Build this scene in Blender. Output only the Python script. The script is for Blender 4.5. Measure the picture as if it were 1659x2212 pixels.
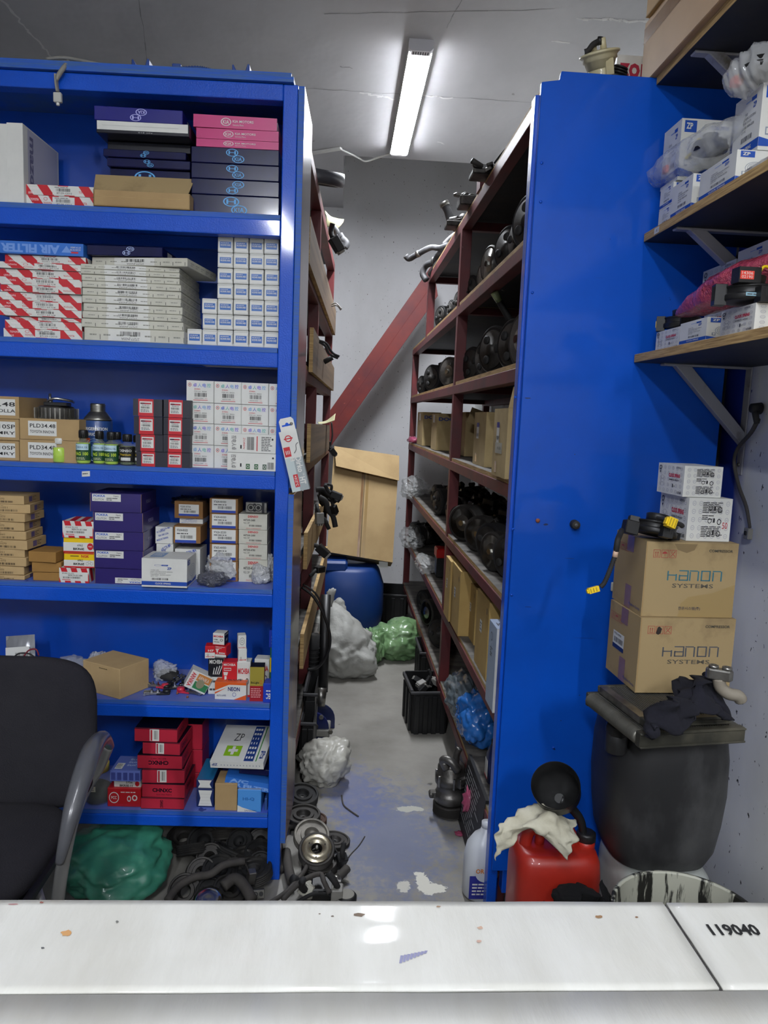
import bpy, math, random
from math import sin, cos, pi, radians, atan2, sqrt
from mathutils import Vector, Matrix, noise
V = Vector
R = random.Random(11)
SC = bpy.context.scene
for o in list(bpy.data.objects): bpy.data.objects.remove(o)
COL = SC.collection

# ------------------------------------------------------------------ camera
_D = V((-510, 12700, 1600)).normalized()
_d = V((-89.5, -201, 1600)); _d = (_d - _d.dot(_D) * _D).normalized()
_Zc = -_D; _Yc = _d; _Xc = _Yc.cross(_Zc)
C2W = Matrix((_Xc, _Yc, _Zc))
EYE = V((0, 0, 1.5))
cam = bpy.data.cameras.new('camera'); camo = bpy.data.objects.new('camera', cam); COL.objects.link(camo)
camo.matrix_world = Matrix.Translation(EYE) @ (C2W @ Matrix(((1, 0, 0), (0, -1, 0), (0, 0, -1)))).to_4x4()
cam.sensor_fit = 'HORIZONTAL'; cam.sensor_width = 36; cam.lens = 36 * 1600 / 1659
cam.clip_start = .02
SC.camera = camo

# ------------------------------------------------------------------ world, lamps, exposure
w = bpy.data.worlds.new('world'); SC.world = w; w.use_nodes = True
w.node_tree.nodes['Background'].inputs[0].default_value = (.75, .82, 1, 1)
w.node_tree.nodes['Background'].inputs[1].default_value = .25
SC.view_settings.view_transform = 'Standard'; SC.view_settings.look = 'None'
SC.view_settings.gamma = 1; SC.view_settings.use_curve_mapping = False
SC.view_settings.exposure = 0.0
SC.cycles.max_bounces = 7; SC.cycles.diffuse_bounces = 4; SC.cycles.glossy_bounces = 3
SC.cycles.transparent_max_bounces = 12; SC.cycles.transmission_bounces = 5
SC.cycles.sample_clamp_indirect = 6
LAMP_MAIN = 168.0      # emission of the tube in view
LAMP_REST = 175.0      # emission of the tubes over the counter, out of view
LAMPS = [  # x, y0, y1, z, strength
    (.30, 3.56, 4.93, 3.2, LAMP_MAIN),
    (-.05, -.75, .65, 3.2, LAMP_REST * .42), (-.9, -3.2, -1.8, 3.2, LAMP_REST * 1.9), (.75, -3.4, -2.0, 3.2, LAMP_REST * 1.5)]

# ------------------------------------------------------------------ materials
_M = {}
def lin(c):
    if isinstance(c, str):
        c = c.lstrip('#'); c = [int(c[i:i + 2], 16) / 255 for i in (0, 2, 4)]
        c = [x / 12.92 if x <= .04045 else ((x + .055) / 1.055) ** 2.4 for x in c]
    return (c[0], c[1], c[2], 1)
def mat(name, c, rough=.6, metal=0, c2=None, sc=8, fac=(.4, .65), bump=0, bsc=60, coat=0, alpha=1, trans=0,
        spots=None, stretch=None, det=6, spec=.5, world=False):
    """Principled material: base colour c, patches of c2 by noise, spots (colour, scale, threshold), bump."""
    if name in _M: return _M[name]
    m = bpy.data.materials.new(name); m.use_nodes = True; _M[name] = m
    nt = m.node_tree; P = nt.nodes['Principled BSDF']; N = nt.nodes.new; Lk = nt.links.new
    P.inputs['Base Color'].default_value = lin(c); P.inputs['Roughness'].default_value = rough
    P.inputs['Metallic'].default_value = metal; P.inputs['Coat Weight'].default_value = coat
    P.inputs['Coat Roughness'].default_value = .08
    P.inputs['Alpha'].default_value = alpha; P.inputs['Transmission Weight'].default_value = trans
    P.inputs['Specular IOR Level'].default_value = spec
    if c2 or spots or bump:
        tc = N('ShaderNodeTexCoord'); mp = N('ShaderNodeMapping')
        if world:
            g = N('ShaderNodeNewGeometry'); Lk(g.outputs['Position'], mp.inputs[0])
        else: Lk(tc.outputs['Object'], mp.inputs[0])
        if stretch: mp.inputs['Scale'].default_value = stretch
        def nz(s, d=det, r=.6):
            n = N('ShaderNodeTexNoise'); n.inputs['Scale'].default_value = s; n.inputs['Detail'].default_value = d
            n.inputs['Roughness'].default_value = r; Lk(mp.outputs[0], n.inputs['Vector']); return n
        src = None
        if c2:
            n = nz(sc); rp = N('ShaderNodeMapRange'); rp.inputs[1].default_value = fac[0]; rp.inputs[2].default_value = fac[1]
            Lk(n.outputs[0], rp.inputs[0]); mx = N('ShaderNodeMix'); mx.data_type = 'RGBA'
            mx.inputs[6].default_value = lin(c); mx.inputs[7].default_value = lin(c2)
            Lk(rp.outputs[0], mx.inputs[0]); src = mx.outputs[2]
        for (sc_, s_, th) in (spots or []):
            n = nz(s_, 3); rp = N('ShaderNodeMapRange'); rp.inputs[1].default_value = th; rp.inputs[2].default_value = th + .03
            Lk(n.outputs[0], rp.inputs[0]); mx = N('ShaderNodeMix'); mx.data_type = 'RGBA'
            if src: Lk(src, mx.inputs[6])
            else: mx.inputs[6].default_value = lin(c)
            mx.inputs[7].default_value = lin(sc_); Lk(rp.outputs[0], mx.inputs[0]); src = mx.outputs[2]
        if src: Lk(src, P.inputs['Base Color'])
        if bump:
            n = nz(bsc, 3); b = N('ShaderNodeBump'); b.inputs['Strength'].default_value = min(1, bump)
            b.inputs['Distance'].default_value = .002 * max(1, bump); Lk(n.outputs[0], b.inputs['Height']); Lk(b.outputs[0], P.inputs['Normal'])
    return m
def ink(c, rough=.5): return mat('ink_' + c.strip('#'), c, rough)
def emit(name, c, s):
    m = mat(name, c); P = m.node_tree.nodes['Principled BSDF']
    P.inputs['Emission Color'].default_value = lin(c); P.inputs['Emission Strength'].default_value = s; return m

BLUE = mat('blue_gloss_enamel', '#0C50C4', .35, c2='#0A48B4', sc=3, bump=.5, bsc=220, coat=.35, spec=.25)
BLUE_FLAT = mat('blue_panel_paint', '#0A50BE', .42, c2='#0948AC', sc=2.2, coat=.28, spec=.12, spots=[('#0A2A70', 40, .74)], bump=.06, bsc=14, world=True)
BLUE_BACK = mat('blue_back_paint', '#0A4AB4', .35, c2='#0840A0', sc=3, coat=.3)
BLUE_PLY = mat('blue_painted_ply_edge', '#1E56B8', .6, c2='#3A5F96', sc=7, stretch=(1, 1, 30), fac=(.42, .6), bump=.4, bsc=20)
BLUE_BOARD = mat('dusty_blue_shelf_board', '#3A58C0', .55, c2='#7480B4', sc=6, fac=(.35, .7), spots=[('#1C2F80', 14, .68)])
RED_OX = mat('red_oxide_primer', '#6E2A2C', .5, c2='#57282B', sc=6, spots=[('#8A5A58', 30, .7)], bump=.1, bsc=90)
RED_BEAM = mat('red_oxide_beam', '#7C2C26', .5, c2='#63262A', sc=4, spots=[('#A04C40', 22, .71)])
CARD = mat('brown_cardboard', '#AC9064', .8, c2='#9C8058', sc=5, spots=[('#7C6344', 9, .71)], bump=.08, bsc=90)
CARD_L = mat('pale_cardboard', '#BCA072', .8, c2='#AC9064', sc=4, spots=[('#8E7148', 8, .72)], bump=.08, bsc=80)
CARD_OLD = mat('stained_cardboard', '#A08A62', .8, c2='#766244', sc=3.2, fac=(.5, .62), spots=[('#5E4C34', 7, .7)], bump=.1, bsc=70)
CARD_CUT = mat('cardboard_cut_edge', '#9A7C50', .9)
TAPE = mat('brown_tape', '#86603A', .25, c2='#94704A', sc=12, coat=.4)
WHITE = mat('white_card', '#D8D8D2', .45, c2='#CBCBC6', sc=6)
CREAM = mat('grey_white_card', '#C8C6B8', .6, c2='#B8B6A8', sc=9)
NAVY = mat('navy_gloss_card', '#0B0F38', .22, c2='#101650', sc=4, coat=.2, spec=.35)
NAVY_D = mat('dark_navy_card', '#080A1A', .35, coat=.2)
PURPLE = mat('dark_violet_card', '#2A1E66', .4, c2='#241A58', sc=5, coat=.2)
PINK = mat('pink_card', '#C22A72', .35, coat=.3)
REDC = mat('red_card', '#C01C28', .4, coat=.2)
CRIM = mat('crimson_card', '#B8263C', .4, c2='#A82236', sc=6)
BLACKC = mat('black_card', '#16161E', .4)
YEL = mat('yellow_card', '#E8C414', .4)
ORG = mat('orange_card', '#D85A20', .4)
LBLUE = mat('blue_print_card', '#2C6CC4', .4, c2='#2664B8', sc=5)
BKM = mat('black_plastic', '#161617', .45, c2='#1C1C1C', sc=14, bump=.1, bsc=60)
BKR = mat('black_rubber', '#1C1C1D', .75, c2='#34322F', sc=12, fac=(.45, .7), bump=.2, bsc=50)
DUSTY = mat('dusty_dark_metal', '#3A3836', .55, .5, c2='#4A4743', sc=10, fac=(.45, .7), bump=.3, bsc=60)
CAST = mat('cast_aluminium', '#787672', .42, .8, c2='#4A4844', sc=9, fac=(.42, .66), bump=.35, bsc=70)
CASTD = mat('dirty_cast_aluminium', '#56534F', .5, .7, c2='#1E1D1C', sc=9, fac=(.42, .62), bump=.35, bsc=60)
STEEL = mat('worn_steel', '#A8A6A0', .3, .9, c2='#6C6A64', sc=12)
CHROME = mat('bright_steel', '#C8C8C4', .18, 1)
PLY = mat('plywood_edge', '#C2A26C', .75, c2='#98794C', sc=5, stretch=(2, 2, 60), fac=(.42, .6), bump=.2, bsc=30)
PLYF = mat('plywood_face_brown', '#7A6650', .6, c2='#5C4C3E', sc=4, stretch=(1, .15, 8), fac=(.4, .64))
PLYFW = mat('plywood_face_tan', '#A88A5C', .65, c2='#94764A', sc=4, stretch=(1, .2, 6))
BOARDD = mat('dusty_grey_board', '#6E6A64', .75, c2='#3A3836', sc=7, stretch=(1, 3, 1), fac=(.4, .65))
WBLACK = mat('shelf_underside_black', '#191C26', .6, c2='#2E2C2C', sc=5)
GREY_PL = mat('grey_plastic', '#8C8A84', .5, c2='#77756F', sc=9)
BR_GREY = mat('grey_enamel_bracket', '#9A9AA2', .45, c2='#6A6458', sc=12, fac=(.55, .7))

# ------------------------------------------------------------------ frames
FR = Matrix.Identity(4)
WORLD = Matrix.Identity(4)
LF = Matrix.Translation((-.156, 2.25, 0)) @ Matrix.Rotation(radians(-1.8), 4, 'Z')   # left shelving and left rack
def use(f):
    global FR; FR = f
def at(px, py, axis, val):
    """the point of the plane  axis = val  of the current frame that the photograph shows at pixel px, py"""
    v = C2W @ V((px - 829.5, py - 1106, 1600)); I = FR.inverted()
    v = I.to_3x3() @ v; h = I @ EYE; t = (val - h[axis]) / v[axis]; return h + v * t

# ------------------------------------------------------------------ mesh building
_TX = {}
def text_geo(s, bold=0.0):
    k = (s, bold)
    if k in _TX: return _TX[k]
    cu = bpy.data.curves.new('t', 'FONT'); cu.body = s; cu.resolution_u = 2; cu.offset = bold
    ob = bpy.data.objects.new('t', cu); COL.objects.link(ob)
    dg = bpy.context.evaluated_depsgraph_get(); dg.update()
    me = bpy.data.meshes.new_from_object(ob.evaluated_get(dg))
    vs = [(v.co.x, v.co.y) for v in me.vertices]; fs = [tuple(p.vertices) for p in me.polygons]
    if vs:
        x0 = min(v[0] for v in vs); x1 = max(v[0] for v in vs); y0 = min(v[1] for v in vs); y1 = max(v[1] for v in vs)
        vs = [((a - x0) / max(1e-6, x1 - x0), (b - y0) / max(1e-6, y1 - y0)) for a, b in vs]
    bpy.data.objects.remove(ob); bpy.data.curves.remove(cu); bpy.data.meshes.remove(me)
    _TX[k] = (vs, fs); return _TX[k]

class Face:
    """a flat rectangle in space: origin o, edge vectors u, v"""
    def __init__(s, o, u, v): s.o, s.u, s.v = V(o), V(u), V(v); s.n = s.u.cross(s.v).normalized()
    def p(s, a, b, k=.0005): return s.o + s.u * a + s.v * b + s.n * k

class MB:
    def __init__(s): s.v = []; s.f = []; s.m = []; s.sm = []; s.mats = []
    def mi(s, m):
        if m not in s.mats: s.mats.append(m)
        return s.mats.index(m)
    def add(s, vs, fs, m, smooth=False, X=None):
        b = len(s.v); k = s.mi(m)
        s.v += [tuple(X @ V(p)) if X else tuple(p) for p in vs]
        for f in fs: s.f.append([b + i for i in f]); s.m.append(k); s.sm.append(smooth)
        return s
    def quad(s, a, b, c, d, m): return s.add([a, b, c, d], [(0, 1, 2, 3)], m)
    def box(s, a, b, m, X=None, sides=None):
        x0, y0, z0 = a; x1, y1, z1 = b
        vs = [(x0, y0, z0), (x1, y0, z0), (x1, y1, z0), (x0, y1, z0), (x0, y0, z1), (x1, y0, z1), (x1, y1, z1), (x0, y1, z1)]
        F = dict(bottom=(0, 3, 2, 1), top=(4, 5, 6, 7), front=(0, 1, 5, 4), right=(1, 2, 6, 5), back=(2, 3, 7, 6), left=(3, 0, 4, 7))
        base = len(s.v); s.v += [tuple(X @ V(p)) if X else p for p in vs]
        for n, f in F.items():
            s.f.append([base + i for i in f]); s.m.append(s.mi((sides or {}).get(n, m))); s.sm.append(False)
        return s
    def slab(s, pts, h0, h1, m, axis=2, X=None):
        """prism of a 2D outline (counter-clockwise) between h0 and h1 along axis"""
        n = len(pts)
        def P(p, h): return (p[0], p[1], h) if axis == 2 else ((p[0], h, p[1]) if axis == 1 else (h, p[0], p[1]))
        vs = [P(p, h0) for p in pts] + [P(p, h1) for p in pts]
        fs = [tuple(range(n - 1, -1, -1)), tuple(range(n, 2 * n))] + [(i, (i + 1) % n, n + (i + 1) % n, n + i) for i in range(n)]
        return s.add(vs, fs, m, False, X)
    def lathe(s, prof, m, seg=24, X=None, smooth=True, caps=True):
        """profile [(r, h)] turned about local z"""
        vs = []; fs = []; n = len(prof)
        for (r, h) in prof:
            for i in range(seg): a = 2 * pi * i / seg; vs.append((r * cos(a), r * sin(a), h))
        for j in range(n - 1):
            for i in range(seg):
                k = (i + 1) % seg; fs.append((j * seg + i, j * seg + k, (j + 1) * seg + k, (j + 1) * seg + i))
        if caps and prof[0][0] > 1e-5: fs.append(tuple(range(seg - 1, -1, -1)))
        if caps and prof[-1][0] > 1e-5: fs.append(tuple((n - 1) * seg + i for i in range(seg)))
        return s.add(vs, fs, m, smooth, X)
    def cyl(s, a, b, r, m, seg=14, r2=None, smooth=True):
        a = V(a); b = V(b); d = b - a
        X = Matrix.Translation(a) @ d.to_track_quat('Z', 'Y').to_matrix().to_4x4()
        return s.lathe([(r, 0), (r if r2 is None else r2, d.length)], m, seg, X, smooth)
    def tube(s, pts, r, m, seg=8, cr=True, flat=1.0):
        """a hose or wire through points; r a number or a list of radii"""
        pts = [V(p) for p in pts]
        if cr and len(pts) > 2: pts, r = smooth_path(pts, r)
        n = len(pts); rr = r if isinstance(r, list) else [r] * n
        vs = []; fs = []; up = V((0, 0, 1)); t0 = (pts[1] - pts[0]).normalized()
        if abs(t0.dot(up)) > .95: up = V((1, 0, 0))
        nx = t0.cross(up).normalized()
        for i, p in enumerate(pts):
            t = (pts[min(i + 1, n - 1)] - pts[max(i - 1, 0)]).normalized()
            nx = (nx - t * nx.dot(t))
            nx = nx.normalized() if nx.length > 1e-6 else t.orthogonal().normalized()
            ny = t.cross(nx)
            for k in range(seg): a = 2 * pi * k / seg; vs.append(p + (nx * cos(a) + ny * sin(a) * flat) * rr[i])
        for i in range(n - 1):
            for k in range(seg): q = (k + 1) % seg; fs.append((i * seg + k, i * seg + q, (i + 1) * seg + q, (i + 1) * seg + k))
        fs.append(tuple(range(seg - 1, -1, -1))); fs.append(tuple((n - 1) * seg + k for k in range(seg)))
        return s.add(vs, fs, m, True)
    def grid(s, fn, nu, nv, m, smooth=True, closed=False, thick=0):
        vs = [V(fn(i / nu, j / nv)) for j in range(nv + 1) for i in range(nu + 1)]
        fs = [(j * (nu + 1) + i, j * (nu + 1) + i + 1, (j + 1) * (nu + 1) + i + 1, (j + 1) * (nu + 1) + i) for j in range(nv) for i in range(nu)]
        return s.add(vs, fs, m, smooth)
    # marks printed on a face, all coordinates as fractions of the face
    def rect(s, F, a, b, c, d, m, k=.0004): return s.quad(F.p(a, b, k), F.p(c, b, k), F.p(c, d, k), F.p(a, d, k), m)
    def poly(s, F, pts, m, k=.0004): return s.add([F.p(a, b, k) for a, b in pts], [tuple(range(len(pts)))], m)
    def text(s, F, t, a, b, c, d, m, flip=False, k=.0008, bold=.0, rot=0):
        vs, fs = text_geo(t, bold)
        def q(x, y):
            if flip: x, y = 1 - x, 1 - y
            if rot == 1: x, y = 1 - y, x
            if rot == -1: x, y = y, 1 - x
            return F.p(a + (c - a) * x, b + (d - b) * y, k)
        return s.add([q(*p) for p in vs], fs, m)
    def bars(s, F, a, b, c, d, m=None, n=26, k=.0008, seed=1):
        r = random.Random(seed); m = m or ink('#1A1A1A'); st = (c - a) / n
        for i in range(n):
            w_ = st * r.choice((.25, .45, .75)); s.rect(F, a + i * st, b, a + i * st + w_, d, m, k)
        return s
    def lines(s, F, a, b, c, d, m=None, n=4, k=.0008, seed=2, words=4):
        """rows of unreadable small print"""
        r = random.Random(seed); m = m or ink('#4A4A4A'); h = (d - b) / n
        for i in range(n):
            x = a; y = d - (i + .75) * h
            for j in range(words):
                w_ = (c - a) / words * r.uniform(.4, .95)
                if x + w_ > c: break
                s.rect(F, x, y, x + w_, y + h * .45, m, k); x += w_ + (c - a) * .04
        return s
    def ring(s, F, cx, cy, rx, ry, m, th=.2, n=24, k=.0008, a0=0, a1=2 * pi):
        vs = []; fs = []
        for i in range(n + 1):
            a = a0 + (a1 - a0) * i / n
            vs.append(F.p(cx + rx * cos(a), cy + ry * sin(a), k)); vs.append(F.p(cx + rx * (1 - th) * cos(a), cy + ry * (1 - th) * sin(a), k))
        for i in range(n): fs.append((2 * i, 2 * i + 1, 2 * i + 3, 2 * i + 2))
        return s.add(vs, fs, m)
    def disc(s, F, cx, cy, rx, ry, m, n=20, k=.0006):
        return s.add([F.p(cx + rx * cos(2 * pi * i / n), cy + ry * sin(2 * pi * i / n), k) for i in range(n)], [tuple(range(n))], m)
    def stripes(s, F, m, period, width, slope, k=.0004, off=0):
        """diagonal bands clipped to the face (fractions of width)"""
        x = -1.5 + off
        while x < 2.5:
            P = [(x, 0), (x + width, 0), (x + width + slope, 1), (x + slope, 1)]
            for (ax, lim, sg) in ((0, 0, 1), (0, 1, -1)):
                Q = []
                for i in range(len(P)):
                    p, q = P[i], P[(i + 1) % len(P)]; ip = sg * (p[ax] - lim) >= 0; iq = sg * (q[ax] - lim) >= 0
                    if ip: Q.append(p)
                    if ip != iq:
                        t = (lim - p[ax]) / (q[ax] - p[ax]); Q.append((p[0] + (q[0] - p[0]) * t, p[1] + (q[1] - p[1]) * t))
                P = Q
                if not P: break
            if len(P) > 2: s.poly(F, P, m, k)
            x += period
        return s
    def out(s, name, loc=None, rot=None, M=None, parent=None, bevel=0, seg=1, sub=0, solid=0, local=False):
        me = bpy.data.meshes.new(name); me.from_pydata(s.v, [], s.f)
        for m in s.mats: me.materials.append(m)
        me.polygons.foreach_set('material_index', s.m); me.polygons.foreach_set('use_smooth', s.sm); me.update()
        o = bpy.data.objects.new(name, me); COL.objects.link(o)
        if parent is not None:
            o.parent = parent
            if M: o.matrix_local = M
        else:
            X = M if M is not None else FR @ Matrix.Translation(loc or (0, 0, 0)) @ (rotm(rot) if rot is not None else Matrix.Identity(4))
            o.matrix_world = X
        if solid: md = o.modifiers.new('thickness', 'SOLIDIFY'); md.thickness = solid; md.offset = 0
        if sub: md = o.modifiers.new('smooth', 'SUBSURF'); md.levels = md.render_levels = sub
        if bevel:
            md = o.modifiers.new('edge', 'BEVEL'); md.width = bevel; md.segments = seg; md.limit_method = 'ANGLE'; md.angle_limit = .6
        return o
def rotm(r):
    if isinstance(r, (int, float)): return Matrix.Rotation(r, 4, 'Z')
    if isinstance(r, Matrix): return r
    return Matrix.Rotation(r[2], 4, 'Z') @ Matrix.Rotation(r[1], 4, 'Y') @ Matrix.Rotation(r[0], 4, 'X')
def smooth_path(pts, r=None, n=5):
    o = []; ro = []; N_ = len(pts); rl = isinstance(r, list)
    for i in range(N_ - 1):
        p0 = pts[max(i - 1, 0)]; p1 = pts[i]; p2 = pts[i + 1]; p3 = pts[min(i + 2, N_ - 1)]
        for k in range(n):
            t = k / n; t2 = t * t; t3 = t2 * t
            o.append(.5 * ((2 * p1) + (p2 - p0) * t + (2 * p0 - 5 * p1 + 4 * p2 - p3) * t2 + (3 * p1 - p0 - 3 * p2 + p3) * t3))
            if rl: ro.append(r[i] * (1 - t) + r[i + 1] * t)
    o.append(pts[-1]);
    if rl: ro.append(r[-1])
    return o, (ro if rl else r)
def tag(o, label, cat, group=None, kind=None):
    if label: o['label'] = label
    if cat: o['category'] = cat
    if group: o['group'] = group
    if kind: o['kind'] = kind
    return o
def struct(o): o['kind'] = 'structure'; return o
def empty(name, loc, rot=None, M=None):
    o = bpy.data.objects.new(name, None); COL.objects.link(o); o.empty_display_size = .05
    o.matrix_world = M if M is not None else FR @ Matrix.Translation(loc) @ (rotm(rot) if rot is not None else Matrix.Identity(4)); return o
def dup(root, M, label=None, group=None, cat=None):
    """a copy of a thing with copies of its parts and sub-parts"""
    c = root.copy(); COL.objects.link(c); c.matrix_world = M
    if label: c['label'] = label
    if group: c['group'] = group
    if cat: c['category'] = cat
    for ch in root.children:
        k = ch.copy(); COL.objects.link(k); k.parent = c
        for g in ch.children:
            q = g.copy(); COL.objects.link(q); q.parent = k
    return c
HT = {}
ORD = ['topmost', 'second', 'third', 'fourth', 'fifth', 'sixth', 'seventh', 'eighth', 'ninth', 'tenth', 'eleventh', 'twelfth']
def ordn(i, n, top='topmost', bot='lowest'): return top if i == 0 else (bot if i == n - 1 else ORD[i])

def carton(name, w, d, h, m, deco=None, sides=None, stick=None, skew=0):
    """mesh builder of a closed carton, front at y=0, centred in x; deco(mb, faces)"""
    mb = MB(); x = w / 2
    mb.box((-x, 0, 0), (x, d, h), m, sides=sides)
    F = dict(front=Face((-x, 0, 0), (w, 0, 0), (0, 0, h)), right=Face((x, 0, 0), (0, d, 0), (0, 0, h)),
             left=Face((-x, d, 0), (0, -d, 0), (0, 0, h)), top=Face((-x, 0, h), (w, 0, 0), (0, d, 0)), back=Face((x, d, 0), (-w, 0, 0), (0, 0, h)),
             bottom=Face((-x, d, 0), (w, 0, 0), (0, -d, 0)))
    if deco: deco(mb, F)
    return mb, F
def bx(name, label, cat, px, Y, d, m, deco=None, z=None, rot=0, group=None, sides=None, stick=None, lift=0, parts=None):
    """carton whose front face the photograph shows at pixel rectangle px, at depth Y of the current frame"""
    x0, y0, x1, y1 = px; ym = (y0 + y1) / 2; xm = (x0 + x1) / 2
    a = at(x0, ym, 1, Y); b = at(x1, ym, 1, Y); t = at(xm, y0, 1, Y); u = at(xm, y1, 1, Y)
    w_ = (b.x - a.x); h = t.z - u.z; zz = u.z if z is None else z
    if isinstance(z, tuple): zz, h = z
    elif z is not None: h = max(.004, t.z - z)
    mb, F = carton(name, w_, d, h, m, deco, sides)
    M = FR @ Matrix.Translation(((a.x + b.x) / 2, Y, zz + lift)) @ rotm(rot)
    if stick or parts:
        o = empty(name, None, M=M); mb.out('carton', parent=o, bevel=.0016)
        if stick: s2 = MB(); stick(s2, F); s2.out('label', parent=o)
        if parts: parts(o, F)
    else: o = mb.out(name, M=M, bevel=.0016)
    tag(o, label, cat, group); HT[o.name] = h
    return o

def stk(z, items, gap=.0012):
    """stack cartons from the lowest up"""
    out = []
    for it in items:
        o = bx(z=z, **it); z += HT[o.name] + gap; out.append(o)
    return out
def I(name, label, cat, px, Y, d, m, deco=None, **k): return dict(name=name, label=label, cat=cat, px=px, Y=Y, d=d, m=m, deco=deco, **k)
# ================================================================== the room
def wallmat(name, base, c2, speck, n2='#6E6A62', spray=False, dark=.64, sc2=2.6):
    m = mat(name, base, .75, c2=c2, sc=sc2, fac=(.42, .72), spots=[(n2, 5.5, .73), (speck, 60, .665)], bump=.8, bsc=9, world=True, stretch=(1, 1, .6))
    if spray:
        nt = m.node_tree; P = nt.nodes['Principled BSDF']; N = nt.nodes.new; Lk = nt.links.new
        src = P.inputs['Base Color'].links[0].from_socket
        g = N('ShaderNodeNewGeometry'); sp = N('ShaderNodeSeparateXYZ'); Lk(g.outputs['Position'], sp.inputs[0])
        nz = N('ShaderNodeTexNoise'); nz.inputs['Scale'].default_value = 3; Lk(g.outputs['Position'], nz.inputs['Vector'])
        ad = N('ShaderNodeMath'); ad.operation = 'MULTIPLY_ADD'; ad.inputs[1].default_value = .22; Lk(nz.outputs[0], ad.inputs[0]); Lk(sp.outputs[1], ad.inputs[2])
        rp = N('ShaderNodeMapRange'); rp.inputs[1].default_value = 2.09; rp.inputs[2].default_value = 2.17; Lk(ad.outputs[0], rp.inputs[0])
        rz = N('ShaderNodeMapRange'); rz.inputs[1].default_value = 1.0; rz.inputs[2].default_value = 1.25; Lk(sp.outputs[2], rz.inputs[0])
        ry = N('ShaderNodeMapRange'); ry.inputs[1].default_value = 2.5; ry.inputs[2].default_value = 2.3; Lk(sp.outputs[1], ry.inputs[0]); mm = N('ShaderNodeMath'); mm.operation = 'MULTIPLY'; Lk(rz.outputs[0], mm.inputs[0]); Lk(ry.outputs[0], mm.inputs[1]); rz = mm
        mu = N('ShaderNodeMath'); mu.operation = 'MULTIPLY'; Lk(rp.outputs[0], mu.inputs[0]); Lk(rz.outputs[0], mu.inputs[1])
        mx = N('ShaderNodeMix'); mx.data_type = 'RGBA'; Lk(mu.outputs[0], mx.inputs[0]); Lk(src, mx.inputs[6]); mx.inputs[7].default_value = lin('#1038A8')
        Lk(mx.outputs[2], P.inputs['Base Color'])
    return m
W_RIGHT = wallmat('white_wall_with_black_specks', '#E6E6E4', '#D6D6D2', '#2A2A28', spray=True)
W_BACK = wallmat('grimy_pale_wall', '#D6D6D8', '#C4C4C4', '#4A4A48', '#8A8882', sc2=1.5)
W_ROOM = mat('room_wall_paint', '#8A8A8C', .8)
CEIL = mat('grey_ceiling_paint', '#B2B2B4', .45, c2='#A6A6A8', sc=1.5, spots=[('#8A8886', 9, .74)], bump=3, bsc=5, world=True, stretch=(1, .6, 1), spec=.4)
def floor_mat():
    m = mat('worn_concrete', '#94918A', .6, c2='#74716A', sc=2.4, fac=(.38, .7), spots=[('#55534F', 7, .68), ('#C4C2B8', 5.1, .76), ('#3C3A36', 24, .76)], bump=.6, bsc=20, world=True, det=9)
    nt = m.node_tree; P = nt.nodes['Principled BSDF']; N = nt.nodes.new; Lk = nt.links.new
    src = P.inputs['Base Color'].links[0].from_socket
    g = N('ShaderNodeNewGeometry')
    for (cx, cy, rx, ry, col, k, ns) in ((.22, 2.5, .25, .45, '#5C6A94', .6, 26), (.1, 2.8, .14, .3, '#5A68A0', .5, 26), (.335, 2.21, .045, .028, '#D8D6CA', 1, 26), (.31, 2.245, .022, .05, '#D8D6CA', 1, 30), (.245, 2.22, .02, .03, '#C8C6BC', 1, 40), (.31, 2.7, .05, .02, '#B8B8AC', .9, 30)):
        mp = N('ShaderNodeMapping'); mp.inputs['Location'].default_value = (-cx / rx, -cy / ry, 0); mp.inputs['Scale'].default_value = (1 / rx, 1 / ry, 0); Lk(g.outputs['Position'], mp.inputs[0])
        ln = N('ShaderNodeVectorMath'); ln.operation = 'LENGTH'; Lk(mp.outputs[0], ln.inputs[0])
        nz = N('ShaderNodeTexNoise'); nz.inputs['Scale'].default_value = ns; nz.inputs['Detail'].default_value = 8; nz.inputs['Roughness'].default_value = .7; Lk(g.outputs['Position'], nz.inputs['Vector'])
        ad = N('ShaderNodeMath'); ad.operation = 'MULTIPLY_ADD'; ad.inputs[1].default_value = 2.6; Lk(nz.outputs[0], ad.inputs[0]); Lk(ln.outputs['Value'], ad.inputs[2])
        rp = N('ShaderNodeMapRange'); rp.inputs[1].default_value = 2.35; rp.inputs[2].default_value = 1.75 if k < .9 else 2.27; rp.inputs[3].default_value = 0; rp.inputs[4].default_value = k; Lk(ad.outputs[0], rp.inputs[0])
        mx = N('ShaderNodeMix'); mx.data_type = 'RGBA'; Lk(rp.outputs[0], mx.inputs[0]); Lk(src, mx.inputs[6]); mx.inputs[7].default_value = lin(col); src = mx.outputs[2]
    Lk(src, P.inputs['Base Color']); return m
use(WORLD)
XL, XR, Y0, Y1, ZC = -2.7, 1.125, -5.2, 6.35, 3.2
struct(MB().box((XL - .1, Y0, -.1), (XR + .1, Y1 + .1, 0), floor_mat()).out('floor'))
c_ = MB()
c_.box((XL - .1, Y0, ZC), (1.7, 5.12, ZC + .3), CEIL); c_.box((XL - .1, 5.12, ZC), (-.05, Y1 + .1, ZC + .3), CEIL); c_.box((-.05, 5.12, 4.4), (1.7, Y1 + .1, 4.5), CEIL)
SEAM = mat('ceiling_seam', '#8A8A8A', .8); PLAST = mat('pale_plaster_scar', '#D0D0CE', .9)
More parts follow.
